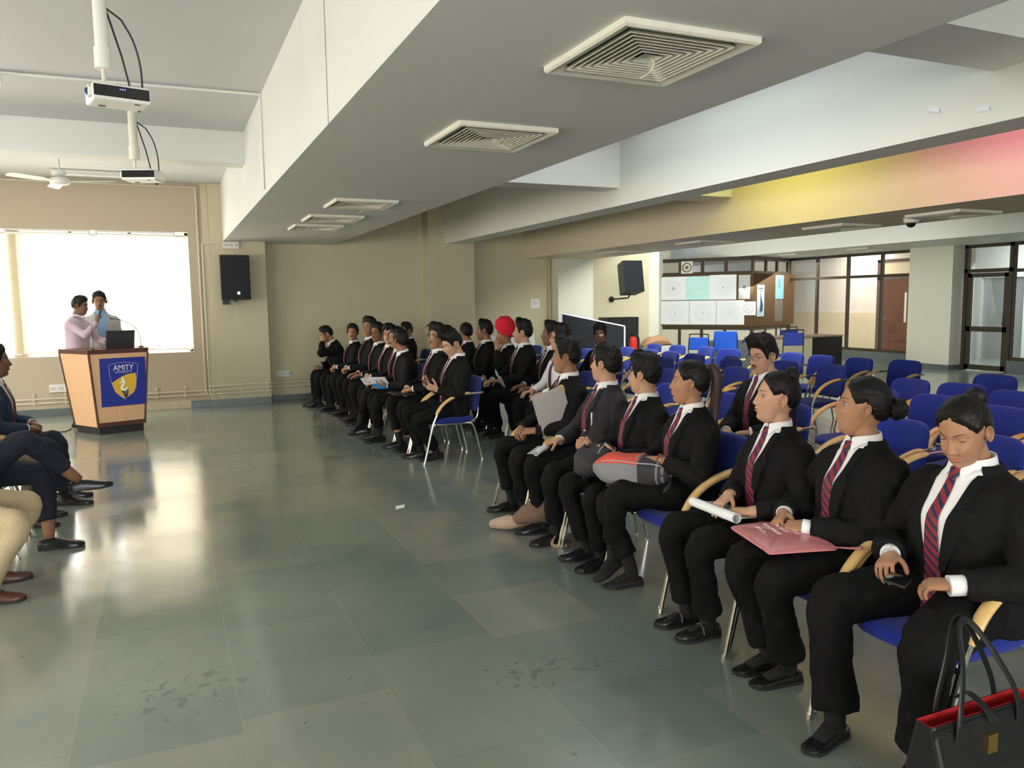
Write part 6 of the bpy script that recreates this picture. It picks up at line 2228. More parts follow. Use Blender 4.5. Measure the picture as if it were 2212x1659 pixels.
W2 = Person('slim woman with a high bun and pearl earring resting her hands on white papers', (2.70, 2.96), (-1, .06), sex='f', sc=.99, skin='light', lean=-3, bend=3, look=(-.88, .46, .03), headp=dict(nose=.92),
            hair=dict(kind='bun', bun=(0, -.068, .112), bunr=.040, tie=(0, -.06, .10), front=54), earring=1, lips='rose', shoe='strap', vbot=.30, vw=.052, tiebot=.07, tieout=1, hemr=.074, hem=.05,
            ra=dict(w=(.035, .24, .250), d=(-.30, .90, -.35), n=(-.1, -.35, -.93), curl=(14, 24, 16), nocuff=1), la=dict(w=(-.185, .27, .225), d=(.80, .55, -.10), n=(.1, -.15, -.97), curl=(12, 20, 15), nocuff=1),
            rl=dict(a=(.19, .36, .085), out=6), ll=dict(a=(.02, .35, .085), pole=(-.1, .5, 1), out=-2)).make()
W1 = Person('woman with a long ponytail and bracelets holding a red and grey backpack', (2.72, 3.68), (-1, .08), sex='f', sc=1.0, skin='tan', lean=-4, bend=5, look=(-.78, .62, .0), headp=dict(nose=.98),
            hair=dict(kind='tail', tie=(0, -.092, .078), front=53, tint=0), shoe='ballet', shoem=M_SUEDE, vbot=.36, vw=.052, tiebot=.30, hem=.10, hemr=.066,
            ra=dict(w=(.13, .24, .27), d=(-.65, .70, -.2), n=(-.4, -.2, -.9), curl=(35, 45, 25), nocuff=1), la=dict(w=(-.06, .22, .305), d=(.55, .80, -.10), n=(.4, -.1, -.9), curl=(38, 50, 28), nocuff=1, cuff=.03),
            rl=dict(a=(.05, .33, .085), pole=(.3, .5, 1), out=4), ll=dict(a=(.16, .40, .16), pole=(-.2, .5, 1), out=18, tilt=-18)).make()
G3 = Person('young man turned away with short black hair, dark backpack on his lap', (2.72, 4.22), (-1, .05), sc=.96, skin='light', lean=-8, bend=4, look=(-.52, .85, -.02),
            hair=SH(top=.034, quiff=.014, mess=.9), vbot=.34, tiebot=.16, hem=.05,
            ra=dict(w=(.05, .28, .26), d=(-.3, .9, .15), n=(-.6, .2, .5), curl=(30, 40, 25)), la=dict(w=(-.13, .22, .25), d=(.35, .92, .10), n=(.5, .2, .6), curl=(25, 40, 25)),
            rl=dict(a=(.05, .33, .085), out=5), ll=dict(a=(-.14, .33, .085), out=12)).make()
G2 = Person('man with his chin raised, white pen in his breast pocket, rolled paper in hand', (2.76, 4.74), (-1, .08), sc=1.0, skin='light', lean=-5, bend=3, look=(-.50, .86, .06), headp=dict(nose=1.05, fat=.25), suit=M_SUIT2,
            hair=SH(top=.026, quiff=.004, mess=1.0), vbot=.46, vw=.042, tiebot=.40, hem=.075, nosock=0, hemr=.066,
            ra=dict(w=(.13, .28, .215), d=(.0, .97, -.22), n=(-.2, -.2, -.95), curl=(14, 25, 15), cuff=.03), la=dict(w=(-.07, .12, .215), d=(.55, .80, -.05), n=(.75, -.1, -.6), curl=(65, 75, 40), nocuff=1),
            rl=dict(a=(.15, .39, .085), out=8), ll=dict(a=(-.10, .39, .085), out=10)).make()
G1 = Person('young man with swept black hair holding a grey folder under his arm', (2.79, 5.34), (-1, .06), sc=1.02, skin='brown', lean=-3, bend=2, look=(-.80, .60, .0), headp=dict(nose=1.0),
            hair=SH(top=.036, quiff=.022, sides=.004, mess=.6, sweep=.9), vbot=.46, vw=.042, tiebot=.40, hem=.095, hemr=.070, lids=.25,
            ra=dict(w=(.10, .33, .215), d=(-.85, .50, -.10), n=(-.3, -.3, -.9), curl=(38, 48, 25), nocuff=1), la=dict(w=(-.12, .30, .232), d=(.75, .62, -.12), n=(.3, -.3, -.9), curl=(36, 46, 25), nocuff=1),
            rl=dict(a=(.20, .37, .085), out=10), ll=dict(a=(-.08, .37, .085), out=6)).make()
MM = Person('man with glasses and moustache seated alone in the second row, white watch', (4.06, 4.56), (-1, .0), sc=1.03, skin='light', lean=-2, bend=4, look=(-.96, -.08, -.20), lids=.8, moustache=.8, glasses=1, headp=dict(fat=.5), fat=.3, near=1,
            hair=SH(top=.040, quiff=.014, sides=.012, mess=.9), vbot=.32, tiebot=.20, **{'ra': dict(w=(.06, .30, .22), d=(-.8, .5, -.1), curl=(35, 45, 25)), 'la': dict(w=(-.15, .26, .235), d=(.8, .55, -.1), curl=(35, 45, 25), nocuff=1)}).make()

# far part of the front row
F8 = Person('young man looking down at a phone, last chair of the far front row', (2.76, 7.84), (-1, .0), sc=1.03, skin='light', lean=-5, bend=2, look=(-.95, -.16, -.50), lids=.9, near=2, hair=SH(top=.040, quiff=.02, sides=.012, mess=1.0), vbot=.16, vw=.06, tiebot=.10, tieout=1, tie=M_TIE, hem=.06,
            ra=dict(w=(.02, .25, .315), d=(-.35, .75, .35), n=(-.55, -.1, .5), curl=(25, 35, 20), nocuff=1), la=dict(w=(-.10, .21, .285), d=(.25, .85, .35), n=(.6, .1, .4), curl=(28, 38, 22), nocuff=1), rl=dict(a=(.10, .34, .085)), ll=dict(a=(-.05, .22, .085), out=16)).make()
F7 = Person('man with glasses and moustache, chin up, dark folder on his knees', (2.78, 8.50), (-1, -.05), sc=1.06, skin='tan', lean=-3, look=(-.93, -.36, .04), moustache=.8, glasses=1, near=2, hair=SH(top=.036, quiff=.016, sides=.012), vbot=.20, vw=.052, tiebot=.10, tieout=1, hem=.12, **CLASP, rl=dict(a=(.14, .40, .085)), ll=dict(a=(-.12, .36, .085))).make()
F6 = Person('young man with head turned away, holding a blue and white brochure', (2.68, 9.14), (-1, .1), sc=1.0, skin='brown', lean=8, bend=4, look=(-.30, .95, .0), near=2, hair=SH(top=.018, quiff=.0, sides=.008), vbot=.22, vw=.05, tiebot=.14, tieout=1, ra=dict(w=(.10, .33, .23), d=(-.3, .9, .0), curl=(20, 30, 20)), la=dict(w=(-.10, .30, .225), d=(.3, .9, .05), n=(.3, 0, .9), curl=(20, 30, 20)), hem=.10, rl=dict(a=(.12, .42, .085)), ll=dict(a=(-.10, .42, .085))).make()
F6b = Person('man with a moustache in profile, half hidden by the neighbour who turns away', (2.74, 9.72), (-1, .0), sc=1.0, skin='tan', lean=4, look=(-.95, -.1, -.1), moustache=1, near=2, hair=SH(), vbot=.28, ra=dict(w=(.10, .33, .22), d=(-.5, .8, -.1)), la=dict(w=(-.03, .36, .215), d=(.4, .9, -.1), curl=(30, 40, 20)), hem=.10, rl=dict(a=(.06, .50, .085)), ll=dict(a=(.02, .58, .16), tilt=-25, out=10)).make()
F5 = Person('young man with glasses and a fringe, facing the camera, phone in his hands', (2.74, 10.32), (-1, -.05), sc=1.02, skin='light', lean=0, look=(-.55, -.83, .0), glasses=1, near=2, hair=SH(top=.030, quiff=.006, front=32, sides=.010), vbot=.26, tiebot=.14, tieout=1, **CLASP).make()
F4 = Person('man with glasses mostly hidden behind the fringed young man', (2.76, 10.92), (-1, .0), sc=1.03, skin='brown', lean=2, look=(-.80, -.58, -.05), glasses=1, moustache=.7, near=2, hair=SH(top=.028), vbot=.28, **THIGHS).make()
F3 = Person('tall clean-shaven man sitting upright with hands folded in the far front row', (2.76, 11.62), (-1, -.03), sc=1.10, skin='tan', lean=-2, look=(-.80, -.58, .05), near=2, hair=SH(top=.030, quiff=.012), vbot=.45, vw=.04, tiebot=.36, **CLASP).make()
F2 = Person('smiling man with a thick moustache looking at the camera', (2.66, 12.22), (-1, -.05), sc=.98, skin='tan', lean=0, look=(-.42, -.90, -.02), moustache=1.3, near=2, headp=dict(smile=1, fat=.3), hair=SH(top=.026, sides=.012), vbot=.42, tiebot=.20, **CLASP).make()
F1 = Person('young man bowing his head and covering his face with one hand', (2.62, 12.78), (-1, .0), sc=1.0, skin='tan', lean=12, bend=14, look=(-.93, .1, -.45), near=2, hair=SH(top=.020, sides=.005), vbot=.3, tiebot=.2, ra=dict(w=(.06, .38, .20), d=(-.2, .95, -.1)), la=dict(w=(-.085, .345, .60), d=(.32, .05, .92), n=(.75, -.65, 0), pole=(-.6, .5, -.8), curl=(8, 14, 10), spread=9, nocuff=1), hem=.09, rl=dict(a=(.10, .47, .085)), ll=dict(a=(-.1, .44, .085))).make()
# second row, far part
R1 = Person('thin man with a moustache sitting alone behind, arms folded low', (3.72, 12.75), (-1, .0), sc=.97, skin='brown', near=3, lean=2, look=(-.93, -.25, -.12), moustache=.9, hair=SH(top=.030, quiff=.014), vbot=.5, tie=M_TIE_D, **CLASP).make()
Rb = Person('man behind glasses-wearer showing only hair, cheek and white collar', (3.98, 11.55), (-1, .0), sc=.94, skin='tan', near=3, look=(-.85, .50, 0), hair=SH(top=.024), vbot=.3, **THIGHS).make()
R3 = Person('man with close-cropped black hair seen from behind in the second row', (4.0, 10.75), (-1, .1), sc=1.0, skin='tan', near=3, look=(-.25, .97, 0), hair=SH(top=.020, sides=.010), vbot=.4, **THIGHS).make()
R4 = Person('lean young man in profile with neat short hair, left of the red turban', (4.02, 10.05), (-1, .05), sc=1.06, skin='brown', near=2, look=(-.86, .50, -.03), hair=SH(top=.026, quiff=.012, sides=.006), vbot=.42, vw=.045, tie=M_TIE_D, **THIGHS).make()
T_ = Person('man in a bright red turban resting his cheek on his hand', (4.10, 9.42), (-1, .0), sc=1.02, skin='tan', near=2, lean=3, bend=2, look=(-.88, .46, -.08), moustache=1.1, goatee=1, vbot=.4, tie=M_TIE_D, la=dict(w=(-.10, .215, .565), d=(.15, -.05, .95), n=(.70, -.62, 0), pole=(-.5, .6, -.8), curl=(10, 16, 10), nocuff=1), ra=dict(w=(.10, .33, .20), d=(-.4, .9, -.1))).make()
T_.make_turban(mat('red_turban_cloth', (.62, .012, .030), .8, bump=.4, bscale=120))
R6 = Person('tall young man in profile right of the turban, holding a cream sheet', (4.02, 8.80), (-1, .04), sc=1.08, skin='light', near=2, look=(-.84, .54, .02), hair=SH(top=.034, quiff=.016), vbot=.16, vw=.056, tiebot=.10, tieout=1, tie=M_TIE_D, ra=dict(w=(.08, .36, .22), d=(-.5, .85, -.1)), la=dict(w=(-.06, .33, .225), d=(.5, .85, -.1), curl=(25, 35, 20)), ll=dict(a=(-.1, .38, .085))).make()
R7 = Person('dark-skinned man with flat-topped hair and a button pinned on his tie', (4.12, 8.20), (-1, .04), sc=1.07, skin='deep', near=2, look=(-.86, .50, .0), hair=SH(top=.026, quiff=.014, sides=.004), vbot=.22, tie=M_TIE_D, tiebot=.12, tieout=1, **THIGHS).make()
R8 = Person('young man in white shirt sleeves with a dark tie and curly hair', (3.94, 7.62), (-1, .0), sc=1.05, skin='light', near=2, look=(-.86, .50, -.02), hair=SH(top=.034, quiff=.010, mess=1.2), top='shirt', wtie=1, tie=M_TIE_D, tiebot=.12, ra=dict(w=(.13, .28, .21), d=(-.1, 1, -.1)), la=dict(w=(-.16, .30, .215), d=(.1, 1, -.2))).make()
N0 = Person('young man with round glasses facing the camera, alone in front of the display board', (5.18, 8.92), (-1, -.15), sc=.98, skin='dark', near=2, look=(-.62, -.78, .02), glasses=1, hair=SH(top=.040, quiff=.016, sides=.006, mess=1.3), vbot=.3, tiebot=.2, **THIGHS).make()

# the row on the left
M_NAVY = mat('navy_suit_cloth', (.014, .024, .060), .75, noise=.2, nscale=200, bump=.3, bscale=800)
M_NAVYT = mat('navy_trouser_cloth', (.010, .013, .026), .8, noise=.2, nscale=200, bump=.3, bscale=800)
M_KHAKI = mat('khaki_twill', (.50, .40, .24), .8, noise=.06, nscale=60, bump=.3, bscale=600)
M_BRN = mat('brown_twill', (.26, .18, .12), .8, noise=.06, nscale=60, bump=.3, bscale=600)
M_MAROON = mat('plain_maroon_tie', (.14, .012, .022), .6)
M_BSHOE = mat('brown_shoe_leather', (.085, .026, .020), .35, noise=.2, nscale=30)
P1 = Person('man in a blue suit and maroon tie with folded hands, at the left edge', (-1.38, 7.50), (1, -.05), sc=1.02, skin='dark', near=2, lean=6, look=(.96, .20, -.05), suit=M_NAVY, trouser=M_NAVYT, tie=M_MAROON, hair=SH(top=.016, sides=.006), vbot=.10, vw=.075, vp=.5, tiebot=.04, tieout=1, hem=.05, **CLASP, rl=dict(a=(.09, .54, .085)), ll=dict(a=(-.14, .50, .085))).make()
P2 = Person('man in brown trousers mostly hidden between two men in navy', (-1.42, 6.85), (1, 0), sc=1.0, skin='tan', near=3, look=(.9, .3, 0), suit=M_NAVY, trouser=M_BRN, hair=SH(), lean=-6, vbot=.3, **BACKH, rl=dict(a=(.12, .40, .085)), ll=dict(a=(-.12, .42, .085))).make()
P3 = Person('man in navy trousers with one leg crossed over the other, black slip-on shoes', (-1.30, 6.12), (1, 0), sc=1.03, skin='brown', near=2, look=(.9, .3, 0), suit=M_NAVY, trouser=M_NAVYT, hair=SH(), lean=-8, vbot=.3, nosock=1, shoe='loafer', hem=.11, **BACKH, rl=dict(a=(.02, .68, .46), pole=(.3, .2, 1), out=-6, tilt=4), ll=dict(a=(.06, .49, .085), pole=(-.1, .5, 1), out=-4)).make()
P4 = Person('man in khaki trousers and dark brown shoes at the left edge', (-1.24, 5.25), (1, 0), sc=1.03, skin='tan', near=2, look=(.9, .3, 0), suit=M_NAVY, trouser=M_KHAKI, shoem=M_BSHOE, hair=SH(), lean=-8, vbot=.3, hem=.03, hemr=.075, wr=.45, **BACKH, rl=dict(a=(.16, .22, .085)), ll=dict(a=(-.17, .20, .085))).make()

# at the lectern
M_LILAC = mat('lilac_shirt', (.50, .40, .47), .75, noise=.04, nscale=80)
M_GREYB = mat('light_grey_blazer', (.40, .39, .37), .8, noise=.05, nscale=120)
M_SKYS = mat('sky_blue_shirt', (.22, .36, .58), .75)
PA = Person('man in a lilac shirt speaking into a hand microphone at the lectern', (-1.16, 12.26), (.85, -.5), stand=True, sc=.985, skin='dark', near=2, lean=4, bend=6, look=(.86, -.42, -.22), top='shirt', shirt=M_LILAC, notie=1, hair=SH(top=.022, sides=.010), trouser=M_TROU, nocuff=1,
            ra=dict(w=(.02, .36, .52), d=(-.10, .10, .95), n=(-.85, .35, .1), pole=(.6, .2, -.9), curl=(62, 70, 40)), la=dict(w=(-.20, .34, .24), d=(.2, .9, -.3), pole=(-.6, -.5, -.3))).make()
PB = Person('man in a light grey blazer over a blue shirt standing behind the speaker', (-.86, 12.72), (.15, -1), stand=True, sc=1.06, skin='brown', near=2, look=(.02, -1, -.16), suit=M_GREYB, shirt=M_SKYS, notie=1, moustache=1, goatee=1, hair=SH(top=.018, sides=.006), vbot=.08, vw=.075, vp=.4, lids=.4,
            ra=dict(w=(.20, .12, -.05), d=(0, .3, -.95)), la=dict(w=(-.20, .12, -.05), d=(0, .3, -.95))).make()

# ------------------------------------------------------------------ chairs
CH1 = [(1.95, 'under the woman smiling at her phone'), (2.51, 'under the woman with the pink pouch'), (3.08, 'under the slim woman with the white papers'), (3.66, 'under the woman with the ponytail'), (4.26, 'under the man with the dark backpack'), (4.85, 'under the man with the rolled paper'), (5.45, 'under the man with the grey folder')]
for y, t in CH1:
    chair(2.72 - max(0, 3.4 - y) * .07, y, (-1, 0), 'blue armchair ' + t, 'occupied blue armchairs')
CHF = ['the man with the phone at the row end', 'the moustached man with the dark folder', 'the man with the blue brochure', 'the half-hidden moustached man', 'the fringed young man with glasses', 'the hidden man with glasses', 'the tall upright man', 'the smiling man with thick moustache', 'the man covering his face']
for i, t in enumerate(CHF):
    chair(2.72, 7.85 + .61 * i, (-1, 0), 'blue armchair occupied by ' + t, 'occupied blue armchairs')
for y, t in ((7.62, 'the young man in white shirt sleeves'), (8.21, 'the dark-skinned man with the pinned tie'), (8.80, 'the tall man right of the turban'), (9.41, 'the man in the red turban'), (10.05, 'the lean man left of the turban'), (10.75, 'the close-cropped man seen from behind'), (11.55, 'the man showing only hair and collar'), (12.75, 'the thin man alone at the back')):
    chair(4.02 if y < 12 else 3.74, y, (-1, 0), 'blue armchair occupied by ' + t, 'occupied blue armchairs')
chair(4.03, 4.56, (-1, 0), 'blue armchair occupied by the man with the white watch', 'occupied blue armchairs')
chair(5.14, 8.95, (-1, -.1), 'blue armchair occupied by the young man with round glasses', 'occupied blue armchairs')
for y, t in ((7.5, 'man in the blue suit'), (6.85, 'man in brown trousers'), (6.16, 'man with crossed legs'), (5.25, 'man in khaki trousers')):
    chair(-1.36, y, (1, 0), 'blue armchair under the ' + t + ' on the left', 'occupied blue armchairs')
ORD = ['first', 'second', 'third', 'fourth', 'fifth', 'sixth', 'seventh', 'eighth', 'ninth', 'tenth', 'eleventh', 'twelfth']
ROWS = [  # row name, then back centre x, y, facing
    ('second row', [(4.33, 1.75, 0), (4.33, 2.36, 0), (4.30, 2.97, .05), (4.36, 3.60, -.05), (4.33, 5.25, 0), (4.33, 6.1, .04)]),
    ('third row', [(5.50, 3.05, 0), (5.46, 3.67, .05), (5.66, 4.32, -.06), (5.66, 4.92, .03), (5.25, 7.47, 0), (5.6, 6.3, .1)]),
    ('fourth row', [(6.42, 3.62, 0), (6.42, 4.24, .08), (6.60, 4.78, -.12), (6.58, 5.36, .10), (6.05, 7.24, .04), (6.25, 8.98, -.05), (6.34, 11.25, .0), (6.06, 12.05, .0), (6.07, 12.66, .02)]),
    ('fifth row', [(7.6, 5.2, 0), (7.22, 6.95, .05), (7.13, 7.60, -.05), (6.85, 8.32, .06), (7.16, 8.75, .25), (7.03, 9.32, -.04), (7.04, 9.95, .02), (7.06, 10.55, 0), (7.10, 11.30, .05)]),
    ('last row', [(8.42, 6.92, -.03), (8.28, 7.52, .04), (8.25, 8.12, -.02), (8.33, 8.76, .03), (8.28, 9.35, .20), (8.20, 9.95, -.20), (8.22, 10.62, .08), (8.10, 11.24, .0), (8.02, 11.84, .05)]),
]
for rn, lst in ROWS:
    for i, (bx, y, a) in enumerate(sorted(lst, key=lambda q: q[1])):
        chair(bx - .30, y, (-1, a), 'empty blue armchair, %s from the near end of the %s' % (ORD[i], rn), 'empty blue armchairs')

# ------------------------------------------------------------------ things in hands, on laps and on the floor
def wpt(p, x, y, z):
    """a point given in a seated person's own frame, in the room"""
    return np.array(p.root.matrix_basis @ Vector((x, y, z + p.seat)))


def wdir(p, x, y, z):
    return np.array(p.root.matrix_basis.to_3x3() @ Vector((x, y, z)))


smartphone(wpt(W4, -.045, .405, .215), wdir(W4, -.5, .8, .1), wdir(W4, 0, -.35, 1), 'black phone held by the smiling woman at the end of the front row')
rolled_paper(wpt(W2, .20, .33, .185), wpt(W2, -.20, .36, .205), .026, 'white papers, one edge curled over, under the slim woman\'s hands', flap=-.16)
# pink pouch with lettering
M_PINK = mat('pink_leatherette', (.50, .165, .175), .32, noise=.06, nscale=8, coat=.2)
po_c = wpt(W3, .03, .36, .195)
pouch = empty('zip_pouch', tuple(po_c), W3.rz + rad(-12), 'flat pink pouch with white lettering on the lap of the woman with the low bun', 'bag')
b = MB(); rows = []
a = np.linspace(0, 2 * PI, 44, endpoint=False)
e = 16
X = .205 * np.sign(np.cos(a)) * np.abs(np.cos(a)) ** (2 / e); Y = .150 * np.sign(np.sin(a)) * np.abs(np.sin(a)) ** (2 / e)
for k_, z in ((.05, -.016), (.6, -.016), (.92, -.010), (1, -.002), (1, .002), (.94, .012), (.75, .022), (.4, .027), (.05, .028)):
    rows.append(np.stack([X * k_, Y * k_, z * (1 - .75 * (np.abs(X * k_) / .205 * np.abs(Y * k_) / .15) ** 2) + .006 * np.sin(X * 30) * k_ - .05 * np.maximum(0, np.abs(X) - .14) - .11 * np.maximum(0, Y - .08)], 1))
b.loft(rows); b.build('body', M_PINK, pouch, angle=60)
b = MB(); b.tube([(-.175, -.118, .004), (-.23, -.18, .012), (-.255, -.215, .02)], [.006, .012, .020], 8, flat=(1, .3)); b.build('zip_pull', M_PINK, pouch)
M_LET = mat('white_lettering', (.78, .74, .72), .5)
for i, (ln, z) in enumerate((('EXPLORING', .020), ('P L O S T', .0245), ('G I N Y O U R', .0235), ('E Y E S . . .', .016))):
    put_text('lettering', ln, .026, M_LET, pouch, Matrix.Translation((.0 if i < 3 else -.03, .0 + .048 * (1 - i) * -1 * -1 + .02, z + .0045)) @ Matrix.Rotation(rad(180), 4, 'Z') if False else Matrix.Translation((.01, -.045 + .042 * i, z + .0075)) @ Matrix.Rotation(rad(180), 4, 'Z'), .0006)
# red and grey backpack
M_RED = mat('orange_red_nylon', (.68, .080, .045), .6, noise=.06, nscale=30, bump=.3, bscale=500)
M_GREYN = mat('grey_nylon', (.20, .20, .21), .7, noise=.08, nscale=40, bump=.3, bscale=500)
M_DKN = mat('dark_grey_nylon', (.030, .028, .032), .65, noise=.15, nscale=40, bump=.3, bscale=500)


def backpack(p, c0, c1, r_, mats, label, split=True):
    root = empty('backpack', (0, 0, 0), 0, label, 'bag')
    A_, B_ = wpt(p, *c0), wpt(p, *c1)
    d_ = norm(B_ - A_); u = norm(np.array((0, 0, 1.0)) - d_ * d_[2]); s_ = np.cross(d_, u)
    n = 28
    a = np.linspace(0, 2 * PI, n, endpoint=False)
    ts = np.linspace(0, 1, 15)

    def ring(t, k=1.0, o=0.0):
        pr_ = (.30, .62, .86, .97, 1.0, 1.0, 1.0, .98, .97, .96, .93, .88, .80, .62, .22)
        q = np.interp(t, ts, pr_) * k
        e = 3.2
        return A_ + d_ * np.linalg.norm(B_ - A_) * t + s_ * (r_[0] * q * np.sign(np.cos(a)) * np.abs(np.cos(a)) ** (2 / e) * (1 + .03 * np.sin(5 * a + 9 * t)))[:, None] + u * (r_[1] * q * np.sign(np.sin(a)) * np.abs(np.sin(a)) ** (2 / e) * (1 + .05 * np.sin(3 * a + 14 * t)) + o)[:, None]
    b = MB(); b.loft([ring(t) for t in ts]); b.build('body', mats[0], root, angle=70)
    if split:
        b = MB(); rows = []
        for t in np.linspace(.03, .62, 12):
            rg = ring(t, 1.02, .003); k_ = [i for i in range(n) if math.sin(a[i]) > .42]
            rows.append(np.vstack([rg[k_], ring(t, .9)[k_][::-1]]))
        b.loft(rows); b.build('top_panel', mats[1], root, angle=60)
        b = MB(); b.loft([ring(t, 1.012) for t in np.linspace(.64, .985, 8)]); b.build('dark_panel', mats[2], root, angle=70)
        b = MB(); w_ = ring(.60, 1.03)[5:12]; b.tube(w_, .006, 6); b.tube([ring(t, 1.03)[3] for t in np.linspace(.1, .9, 9)], .004, 6); b.build('zips', mat('zip_grey', (.35, .35, .36), .5), root)
    else:
        b = MB(); b.tube([ring(t, 1.02)[6] for t in np.linspace(.15, .85, 9)], .005, 6); b.tube([ring(t, 1.02)[2] for t in np.linspace(.3, .85, 7)], .004, 6); b.build('zips', mat('zip_grey', (.35, .35, .36), .5), root)
    b = MB()
    for q in (-1, 1):
        b.tube(catmull([ring(.9)[n // 2 if q > 0 else 0], ring(.95, 1.2)[n * 3 // 4] + s_ * q * .05 - u * .03, ring(.6, 1.15)[n * 3 // 4] + s_ * q * .06 - u * .05, ring(.2, 1.1)[n * 3 // 4] + s_ * q * .05]), .014, 8, flat=(1, .35))
    b.build('straps', mats[-1], root)
    return root


backpack(W1, (.26, .47, .225), (-.10, .16, .235), (.115, .085), (M_GREYN, M_RED, M_DKN), 'orange-red and grey backpack lying on the lap of the ponytailed woman')
backpack(G3, (-.24, .46, .215), (.10, .20, .235), (.12, .085), (M_DKN,), 'dark grey backpack lying on the lap of the man turned away', False)
smartphone(wpt(G3, -.06, .33, .275), wdir(G3, .1, .8, .5), wdir(G3, 0, -.5, .85), 'black phone held above the dark grey backpack')
rolled_paper(wpt(G2, -.02, .50, .165), wpt(G2, .13, .36, .185), .020, 'white paper bent in the hand of the man with his chin raised', flap=-.07)
pen = empty('pen', tuple(wpt(G2, 0, 0, 0)), G2.rz, 'white pen clipped in the breast pocket of the man with his chin raised', 'pen')
b = MB(); q0 = np.array(G2.front(.40, -.095, .030)) - (0, 0, G2.seat); b.tube([q0 + (0, 0, .03), q0 + (0, .002, -.03), q0 + (0, .003, -.06)], [.004, .004, .003], 8); b.tube([q0 + (0, .006, .03), q0 + (0, .008, -.01)], .0018, 5); b.build('barrel', M_WHITEP, pen)
fo = empty('document_folder', tuple(wpt(G1, -.20, .19, .375)), G1.rz, 'stiff grey document folder held upright by the man with swept hair', 'folder')
ax_, up_ = norm((.05, .93, -.30)), norm((-.10, .36, .93))
up_ = norm(up_ - np.dot(up_, ax_) * ax_); nn_ = np.cross(ax_, up_)
for o, nm, mm in ((-.018, 'front_cover', mat('folder_grey', (.40, .37, .34), .55)), (.018, 'back_cover', mat('folder_grey', (.4, .37, .34), .55))):
    b = MB(); b.obox(nn_ * o, ax_, up_, nn_, .125, .17, .0022); b.build(nm, mm, fo, smooth=False, bevel=.002)
b = MB(); b.obox(ax_ * -.122, ax_, up_, nn_, .003, .17, .018); b.build('spine', M_BLACKP, fo, smooth=False)
b = MB(); b.obox((0, 0, 0), ax_, up_, nn_, .115, .160, .012); b.build('papers', M_PAPER[0], fo, smooth=False)
b = MB(); b.obox(ax_ * -.115 + up_ * .155, ax_, up_, nn_, .014, .022, .022); b.build('corner_clip', mat('tan_clip', (.50, .36, .16), .5), fo, smooth=False)
# far rows
sheet_stack(wpt(F6, .02, .40, .275), wdir(F6, 1, .25, .50), wdir(F6, -.2, 1, .05), .075, .11, 2, 'open brochure, white page beside a blue page, in the far front row', 0, .004, 'brochure')
b = MB(); c_ = wpt(F6, -.10, .365, .222); a1_ = norm(wdir(F6, 1, .25, .42)); a2_ = wdir(F6, -.2, 1, .05); a2_ = norm(a2_ - np.dot(a2_, a1_) * a1_); b.obox(c_, a1_, a2_, np.cross(a1_, a2_), .062, .11, .002)
tag(b.build('brochure_cover', mat('bright_blue_print', (.03, .30, .70), .4), smooth=False), 'bright blue cover page of the brochure in the far front row', 'brochure')
sheet_stack(wpt(F6b, .04, .42, .215), wdir(F6b, 1, 0, .25), wdir(F6b, 0, 1, .0), .12, .10, 3, 'white sheets on the knees of the half-hidden moustached man', 0, .002)
b = MB(); b.obox(wpt(F7, .03, .40, .190), wdir(F7, 1, 0, 0), wdir(F7, 0, 1, 0), (0, 0, 1), .16, .115, .006)
tag(b.build('dark_folder', M_BLACKP, smooth=False), 'thin black folder lying on the knees of the man with glasses and moustache', 'folder')
smartphone(wpt(F8, -.045, .325, .36), wdir(F8, 0, .8, .6), wdir(F8, 0, -.6, .8), 'phone held in both hands by the young man at the end of the far row')
smartphone(wpt(F5, .0, .38, .225), wdir(F5, .3, .9, .2), wdir(F5, 0, -.3, .95), 'phone in the hands of the fringed young man with glasses')
b = MB(); b.obox(wpt(F1, .02, .44, .20), wdir(F1, 1, .2, 0), wdir(F1, -.2, 1, 0), (0, 0, 1), .11, .07, .006)
tag(b.build('grey_notebook', mat('notebook_grey', (.22, .21, .20), .6), smooth=False), 'grey notebook on the knees of the man covering his face', 'book')
rolled_paper(wpt(T_, .05, .44, .20), wpt(T_, -.10, .40, .20), .03, 'rolled white paper on the lap of the man in the red turban', flap=-.06)
sheet_stack(wpt(R6, -.17, .40, .27), norm(wdir(R6, .75, .2, .62)), norm(wdir(R6, -.5, .5, .7)), .07, .10, 2, 'cream sheet bent upright in the hand of the tall man right of the turban', 0, .03)
b = MB(); b.lathe([(.004, -.003), (.011, -.002), (.011, .002), (.004, .003)], (0, 0, 0), 14, 'y')
hm = empty('hand_microphone', (0, 0, 0), 0, 'small dark hand microphone held by the man in the lilac shirt', 'microphone')
S_, E_, W_, sp_ = PA.arms[1]
mw = lambda v: np.array(PA.root.matrix_basis @ Vector(v))
hb = MB(); hp_ = W_ + norm(sp_['d']) * .085 + norm(sp_['n']) * .030
hb.tube([mw(hp_ + np.array((.05, .01, -.05))), mw(hp_ + np.array((-.05, -.02, .06)))], [.010, .013], 10); hb.build('handle', M_BLACKP, hm)
hb = MB(); hb.sphere(mw(hp_ + np.array((-.062, -.024, .072))), .021, 12, 8); hb.build('head', mat('mic_grille', (.10, .10, .11), .4, .8), hm)

# jewellery and watches stay with the person who wears them
def band(p, sd, r_, w, m, name, off=.0, n=1):
    S_, E_, W_, sp_ = p.arms[sd]
    u = norm(W_ - E_)
    for i in range(n):
        b = MB(); c_ = W_ - u * (off + i * .014)
        b.tube(tube_rings([c_, c_ + u * .001], [r_, r_], 24)[0], w, 6, cap=False)
        q = tube_rings([c_, c_ + u * .001], [r_, r_], 24)[0]
        b = MB(); b.tube(np.vstack([q, q[:1]]), w, 6, cap=False)
        b.build(name, m, p.root, angle=180)


